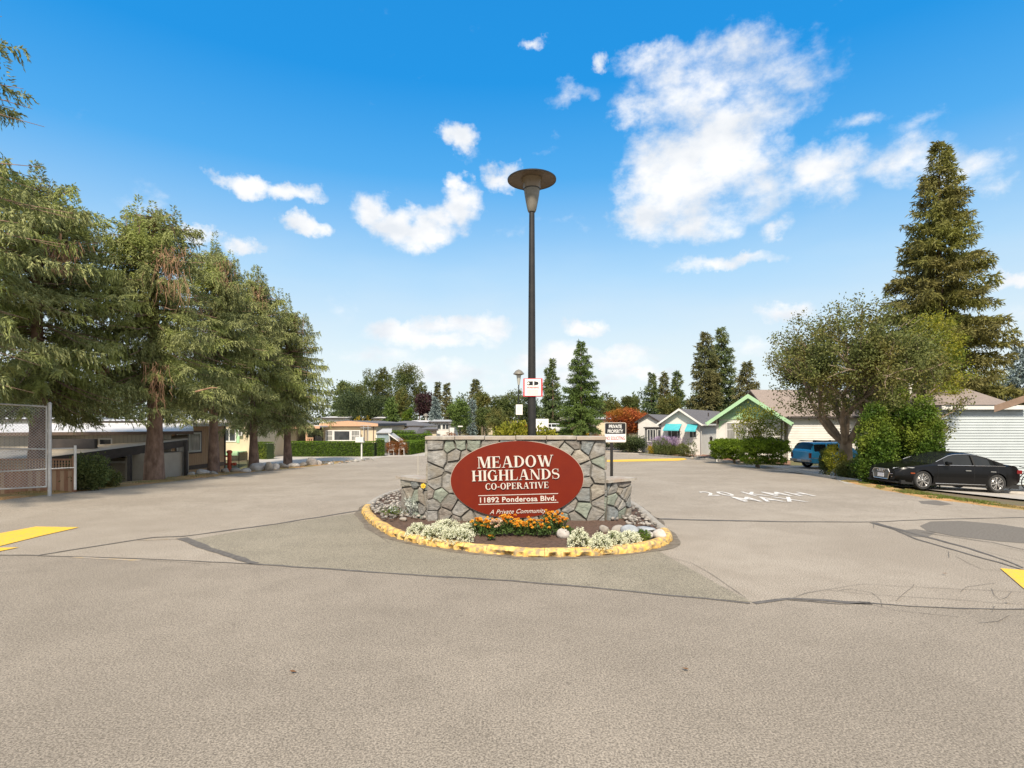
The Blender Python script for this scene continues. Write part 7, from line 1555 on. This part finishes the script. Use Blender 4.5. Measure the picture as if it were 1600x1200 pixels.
# white garden chairs and ornaments
def lattice_chair(label, px, py, h):
    g = G(px, py); t = thing('white_garden_chair', label, 'chair', g, group='white garden chairs by the rust shrub'); s = .22
    for x in (-s, s):
        for y in (-s, s): b = MB(); b.tube([(x, y, 0), (x, y, h * .48 if y < 0 else h)], .022, 5); b.build('leg', m_wt, t)
    b = MB(); b.box(-s, s, -s, s, h * .47, h * .51); b.build('seat', m_wt, t); b = MB(); b.tube([(s * math.cos(a), s, h * .78 + .2 * math.sin(a)) for a in np.linspace(0, 6.28, 13)], .02, 4, caps=False)
    for k in range(5): b.tube([(-s + k * s / 2, s, h * .5), (-s + k * s / 2, s, h)], .014, 4)
    b.build('backrest', m_wt, t)
lattice_chair('left ornate white garden chair in front of the rust shrub', 612, 711.3, .95); lattice_chair('right taller ornate white garden chair beside the angled hedge', 628, 711.3, 1.15)
leafy('white_flower', 'small white flower cluster at the foot of the hedge end block', G(595.5, 711.5), [(0, 0, .25, .15, .1, .2)], 20, .1, L_white, 401, cat='plant', trunk=(.2, .02), clump=.06, per=8)
# boulders along the verge
BO = [(300, 742, 14, 6, 'w', 'flat pale stone, leftmost of the verge row'), (317, 741, 22, 10, 'w', 'pale low stone left of the straight dark trunk'), (333, 742, 14, 8, 'g', 'grey stone at the foot of the straight dark trunk'),
 (351, 739, 14, 10, 'g', 'grey pointed stone below the red standpipe'), (368, 738, 16, 9, 'g', 'grey stone below the wire mesh panel'), (383, 737.5, 16, 8, 'w', 'pale stone just left of the largest boulder'),
 (402.5, 735.5, 24, 16, 'w', 'largest rounded pale boulder right of the leaning trunk'), (420, 735, 14, 15, 'g', 'tall grey angular boulder touching the largest one'), (430, 733.5, 14, 12, 'w', 'tan grey boulder with sloping top'), (442, 731.5, 16, 10, 'g', 'grey boulder directly left of the last trunk'),
 (459, 730, 18, 8, 'w', 'pale boulder right of the last trunk'), (472, 729, 16, 9, 'g', 'grey low boulder between two pale ones'), (486, 727, 18, 14, 'w', 'pale jagged boulder with raised peak'), (497, 726.5, 12, 9, 'w', 'pale narrow boulder right of the jagged one')]
for i, (px, py, w, h, k, lab) in enumerate(BO): g = G(px, py); s = g.y / FPX; g.z = tbase(g.x, g.y) - .02; rock('boulder', lab, g, (w * s * 1.08, w * s * .8, h * s * 1.25), m_rockw if k == 'w' else m_rock, 500 + i, group='stones along the left verge')
rr = random.Random(9); PP = []; SS = []
for k in range(70): px = rr.uniform(500, 583); g = G(px, 725.5 - (px - 500) * .085 + rr.uniform(-2.5, 1.5)); PP.append((g.x, g.y, g.z + .04)); SS.append(rr.uniform(.06, .17))
for k in range(60): g = G(rr.uniform(285, 500), 0 + 742 - 0); 
o = pebbles('verge_stones', PP, SS, peb_mat('verge_stone', (.2, .19, .17), (.5, .48, .44))); o['kind'] = 'stuff'
PP = []; SS = []
for k in range(700): f = rr.random(); px = 1085 + 110 * f + rr.gauss(0, 3); g = G(px, 716.2 + 10.5 * f + rr.uniform(-3.0, .8)); PP.append((g.x, g.y, g.z + .1)); SS.append(rr.uniform(.03, .07))
o = pebbles('kerbside_gravel', PP, SS, m_peb); o['kind'] = 'stuff'
decal('garden_soil', [tuple(G(*q)[:2]) for q in ((1050, 711.5), (1100, 714.5), (1180, 723), (1235, 727), (1235, 721), (1150, 714), (1090, 710))], .03, mat('reddish_bark_mulch', (.22, .11, .075), (.32, .18, .12), scale=9, rough=1))
b = MB(); 
for i, (px, py) in enumerate(((1081, 718.5), )): rock('dark_stone', 'small dark stone on the kerb in front of the awning house', G(px, py) + Vector((0, 0, .08)), (.34, .2, .2), m_rock, 600)
rock('pale_stone', 'pale block at the foot of the shrub left of the spreading tree', G(1303, 747.5), (.22, .18, .16), m_rockw, 601)
rock('hedge_foot_stone', 'pale round stone at the foot of the long hedge', G(573, 712.6), (.5, .4, .25), m_rockw, 602, ang=.1)

# ------------------------------------------------------------------ flowers and rocks in the island
def GB(px, py, z=.13): Y = FPX * (EYE - z) / (py - HZ); return Vector(((px - 800) / FPX * Y, Y, z - .01))
def alyssum(label, px, py, r, h, seed):
    t = thing('alyssum', label, 'flower', GB(px, py), group='white alyssum cushions in the island bed'); rgq = np.random.default_rng(seed)
    n = 520; d = rgq.normal(size=(n, 3)); d[:, 2] = np.abs(d[:, 2]) + .05; d = nrm(d); lum = 1 + .10 * np.sin(d[:, :1] * 4 + seed) * np.cos(d[:, 1:2] * 4); p = d * rgq.uniform(.45, .92, (n, 1)) * [r, r, h] * lum
    V, F = cards(p, d + rgq.normal(0, .6, (n, 3)), .040, .014, rgq); npmesh('leaves', V, F, L_mid, t, attr=rgq.random(n) * .6 + .4)
    n = 300; d = rgq.normal(size=(n, 3)); d[:, 2] = np.abs(d[:, 2]); d = nrm(d); lum = 1 + .10 * np.sin(d[:, :1] * 4 + seed) * np.cos(d[:, 1:2] * 4); c = d * rgq.uniform(.86, 1.06, (n, 1)) * [r, r, h] * lum
    p = (c[:, None] + rgq.normal(0, .010, (n, 9, 3))).reshape(-1, 3); dd = np.repeat(d, 9, 0) * .4 + rgq.normal(0, .7, p.shape); V, F = cards(p, dd, .017, .016, rgq); o = npmesh('blossoms', V, F, L_white, t, attr=rgq.random(len(p))); o['kind'] = 'stuff'; return t
for i, (px, py, r, h, lab) in enumerate(((655, 833, .26, .19, 'leftmost white alyssum cushion of the large left drift'), (683, 839, .30, .23, 'white alyssum cushion second from the left in the left drift'), (714, 843, .30, .22, 'front white alyssum cushion of the left drift by the yellow kerb'),
    (697, 829, .28, .22, 'rear white alyssum cushion against the stone wall'), (732, 833, .24, .20, 'rightmost alyssum cushion of the left drift beside the orange marigolds'), (905, 852, .205, .28, 'tall round alyssum cushion right of the round beige rock'),
    (938, 854, .20, .22, 'alyssum cushion in the middle of the right row'), (962, 849, .19, .22, 'alyssum cushion right of the middle of the right row'), (984, 846, .19, .19, 'rightmost large alyssum cushion below the slate rock'))): alyssum(lab, px, py, r, h, 700 + i)
def marigold(label, px, py, r, h, seed, leaf2=L_or, nf=15):
    t = thing('marigold', label, 'flower', GB(px, py), group='marigolds under the oval sign'); rgq = np.random.default_rng(seed); n = 420
    p = rgq.normal(0, .42, (n, 3)) * [r, r, 0]; p[:, 2] = rgq.uniform(.02, h * .78, n); d = rgq.normal(0, .6, (n, 3)) + [0, 0, .9]; V, F = cards(p, d, .075, .022, rgq); npmesh('leaves', V, F, L_fol, t, attr=rgq.random(n))
    v, f, a = [], [], []
    for k in range(nf):
        c = np.array([rgq.normal(0, .48) * r, rgq.normal(-.2, .4) * r, h * rgq.uniform(.62, 1.08)]); m_ = 30; d = rgq.normal(size=(m_, 3)); d[:, 2] = np.abs(d[:, 2]) * .8; d = nrm(d); V, F = cards(np.tile(c, (m_, 1)), d, .036, .030, rgq); f.append(F + 4 * m_ * k); v.append(V); a.append(np.full(m_, rgq.random()) + rgq.normal(0, .1, m_))
    o = npmesh('blossoms', np.concatenate(v), np.concatenate(f), leaf2, t, attr=np.clip(np.concatenate(a), 0, 1)); o['kind'] = 'stuff'
L_fol = leafmat('marigold_leaves', (.03, .06, .015), (.10, .16, .04), .2); L_pale = leafmat('pale_peach_blossom', (.62, .42, .28), (.80, .66, .50), .2)
for i, (px, py, r, h, lf, lab) in enumerate(((747, 834, .15, .30, L_or, 'leftmost marigold touching the white drift'), (760, 836, .17, .28, L_or, 'full orange marigold second from the left'), (778, 836, .14, .27, L_pale, 'pale peach marigold in the left half of the row'), (794, 835, .15, .36, L_or, 'taller marigold under the start of the script line'),
    (809, 836, .16, .28, L_or, 'orange marigold below the middle of the oval sign'), (828, 835, .18, .30, L_or, 'golden marigold just right of the sign middle'), (846, 837, .19, .27, L_or, 'wide orange marigold spilling forward'), (858, 834, .17, .42, L_or, 'tallest orange marigold covering the last script letters'), (873, 835, .17, .34, L_or, 'orange marigold behind the round beige rock'), (886, 838, .09, .18, L_or, 'small low orange marigold at the right end of the row'), (767, 842, .05, .08, L_or, 'tiny single orange bloom lying low at the front'))): marigold(lab, px, py, r, h, 800 + i, lf, 22 if r > .12 else 4)
def dusty(label, px, py, r, h, seed, leaf, n=1100, lf=.09):
    t = thing('dusty_miller' if leaf is L_silver else 'low_green_plant', label, 'plant', GB(px, py)); rgq = np.random.default_rng(seed); m_ = 44; v = []
    tip = rgq.normal(0, .5, (m_, 3)) * [r, r * .8, 0]; tip[:, 2] = h * rgq.uniform(.45, 1, m_) * (1 - .3 * np.hypot(tip[:, 0], tip[:, 1]) / r); b = MB()
    for q in tip: b.tube([(q[0] * .2, q[1] * .2, 0), (q[0] * .7, q[1] * .7, q[2] * .5), tuple(q)], [.007, .005, .003], 3, caps=False)
    b.build('stems', m_galv if leaf is L_silver else m_barkg, t)
    idx = rgq.integers(0, m_, n); u = rgq.uniform(.35, 1.05, (n, 1)); p = tip[idx] * np.concatenate([u, u, u], 1) + rgq.normal(0, .018, (n, 3)); d = rgq.normal(0, .6, (n, 3)) + [0, 0, .9]; V, F = cards(p, d, lf, lf * .3, rgq); npmesh('leaves', V, F, leaf, t, attr=rgq.random(n))
dusty('silvery dusty miller bush in front of the left wing wall', 650, 806, .38, .50, 1, L_silver, 1500); dusty('silvery dusty miller at the corner of wing and main wall', 662, 803, .20, .56, 2, L_silver, 500); dusty('low green plant with white specks left of the dusty miller', 613, 806, .22, .24, 3, L_ced, 700, .05)
leafy('low_green_plant', 'small mossy green plant at the right end of the bed', GB(1006, 842), [(0, 0, .08, .13, .12, .09)], 60, .03, L_ced, 402, cat='plant', trunk=(.05, .01), clump=.03, per=14)
for i, (px, py, sz, m_, a, lab) in enumerate(((880, 838.5, (.26, .22, .22), m_rockw, .12, 'round beige rock between the marigolds and the alyssum'), (984, 836, (.40, .30, .26), m_rockb, .25, 'large bluish grey rock at the foot of the right wing'), (1008, 829, (.42, .28, .13), m_rockb, .5, 'flat slate coloured slab beside the right pebbles'),
    (1030, 838, (.30, .24, .20), m_rockw, .35, 'tan angular rock at the right end of the kerb'), (1014, 838, (.17, .14, .14), m_rockw, .2, 'small pinkish rock between slab and kerb'), (966, 833, (.3, .2, .22), m_rock, .3, 'grey rock half hidden behind the right alyssum'), (944, 830, (.22, .16, .18), m_rock, .4, 'small grey rock touching the wall behind the alyssum'), (630, 812, (.2, .15, .1), m_rock, .4, 'small dark rock below the dusty miller'))): rock('bed_rock', lab, GB(px, py) - Vector((0, 0, .02)), sz, m_, 900 + i, ang=a, sink=.12)
t = thing('flower_ornament', 'yellow daisy ornament fixed on the left wing wall', 'ornament', Vector(P(661.5, 759, 12.16)))
b = MB(); M = Matrix.Rotation(rad(90), 4, 'X')
for k in range(8): a = k * math.pi / 4; c, s = math.cos(a), math.sin(a); b.prism([(c * .012 - s * .014, s * .012 + c * .014), (c * .012 + s * .014, s * .012 - c * .014), (c * .055 + s * .011, s * .055 - c * .011), (c * .06, s * .06), (c * .055 - s * .011, s * .055 + c * .011)][::-1], .006, M, .01 + k * .0006)
b.build('petal_ring', mat('ornament_yellow', (.75, .50, .03), rough=.5), t); b = MB(); b.prism(ell(.018, .018, 10), .012, M, .017); b.build('flower_centre', mat('ornament_orange', (.65, .25, .02), rough=.5), t)
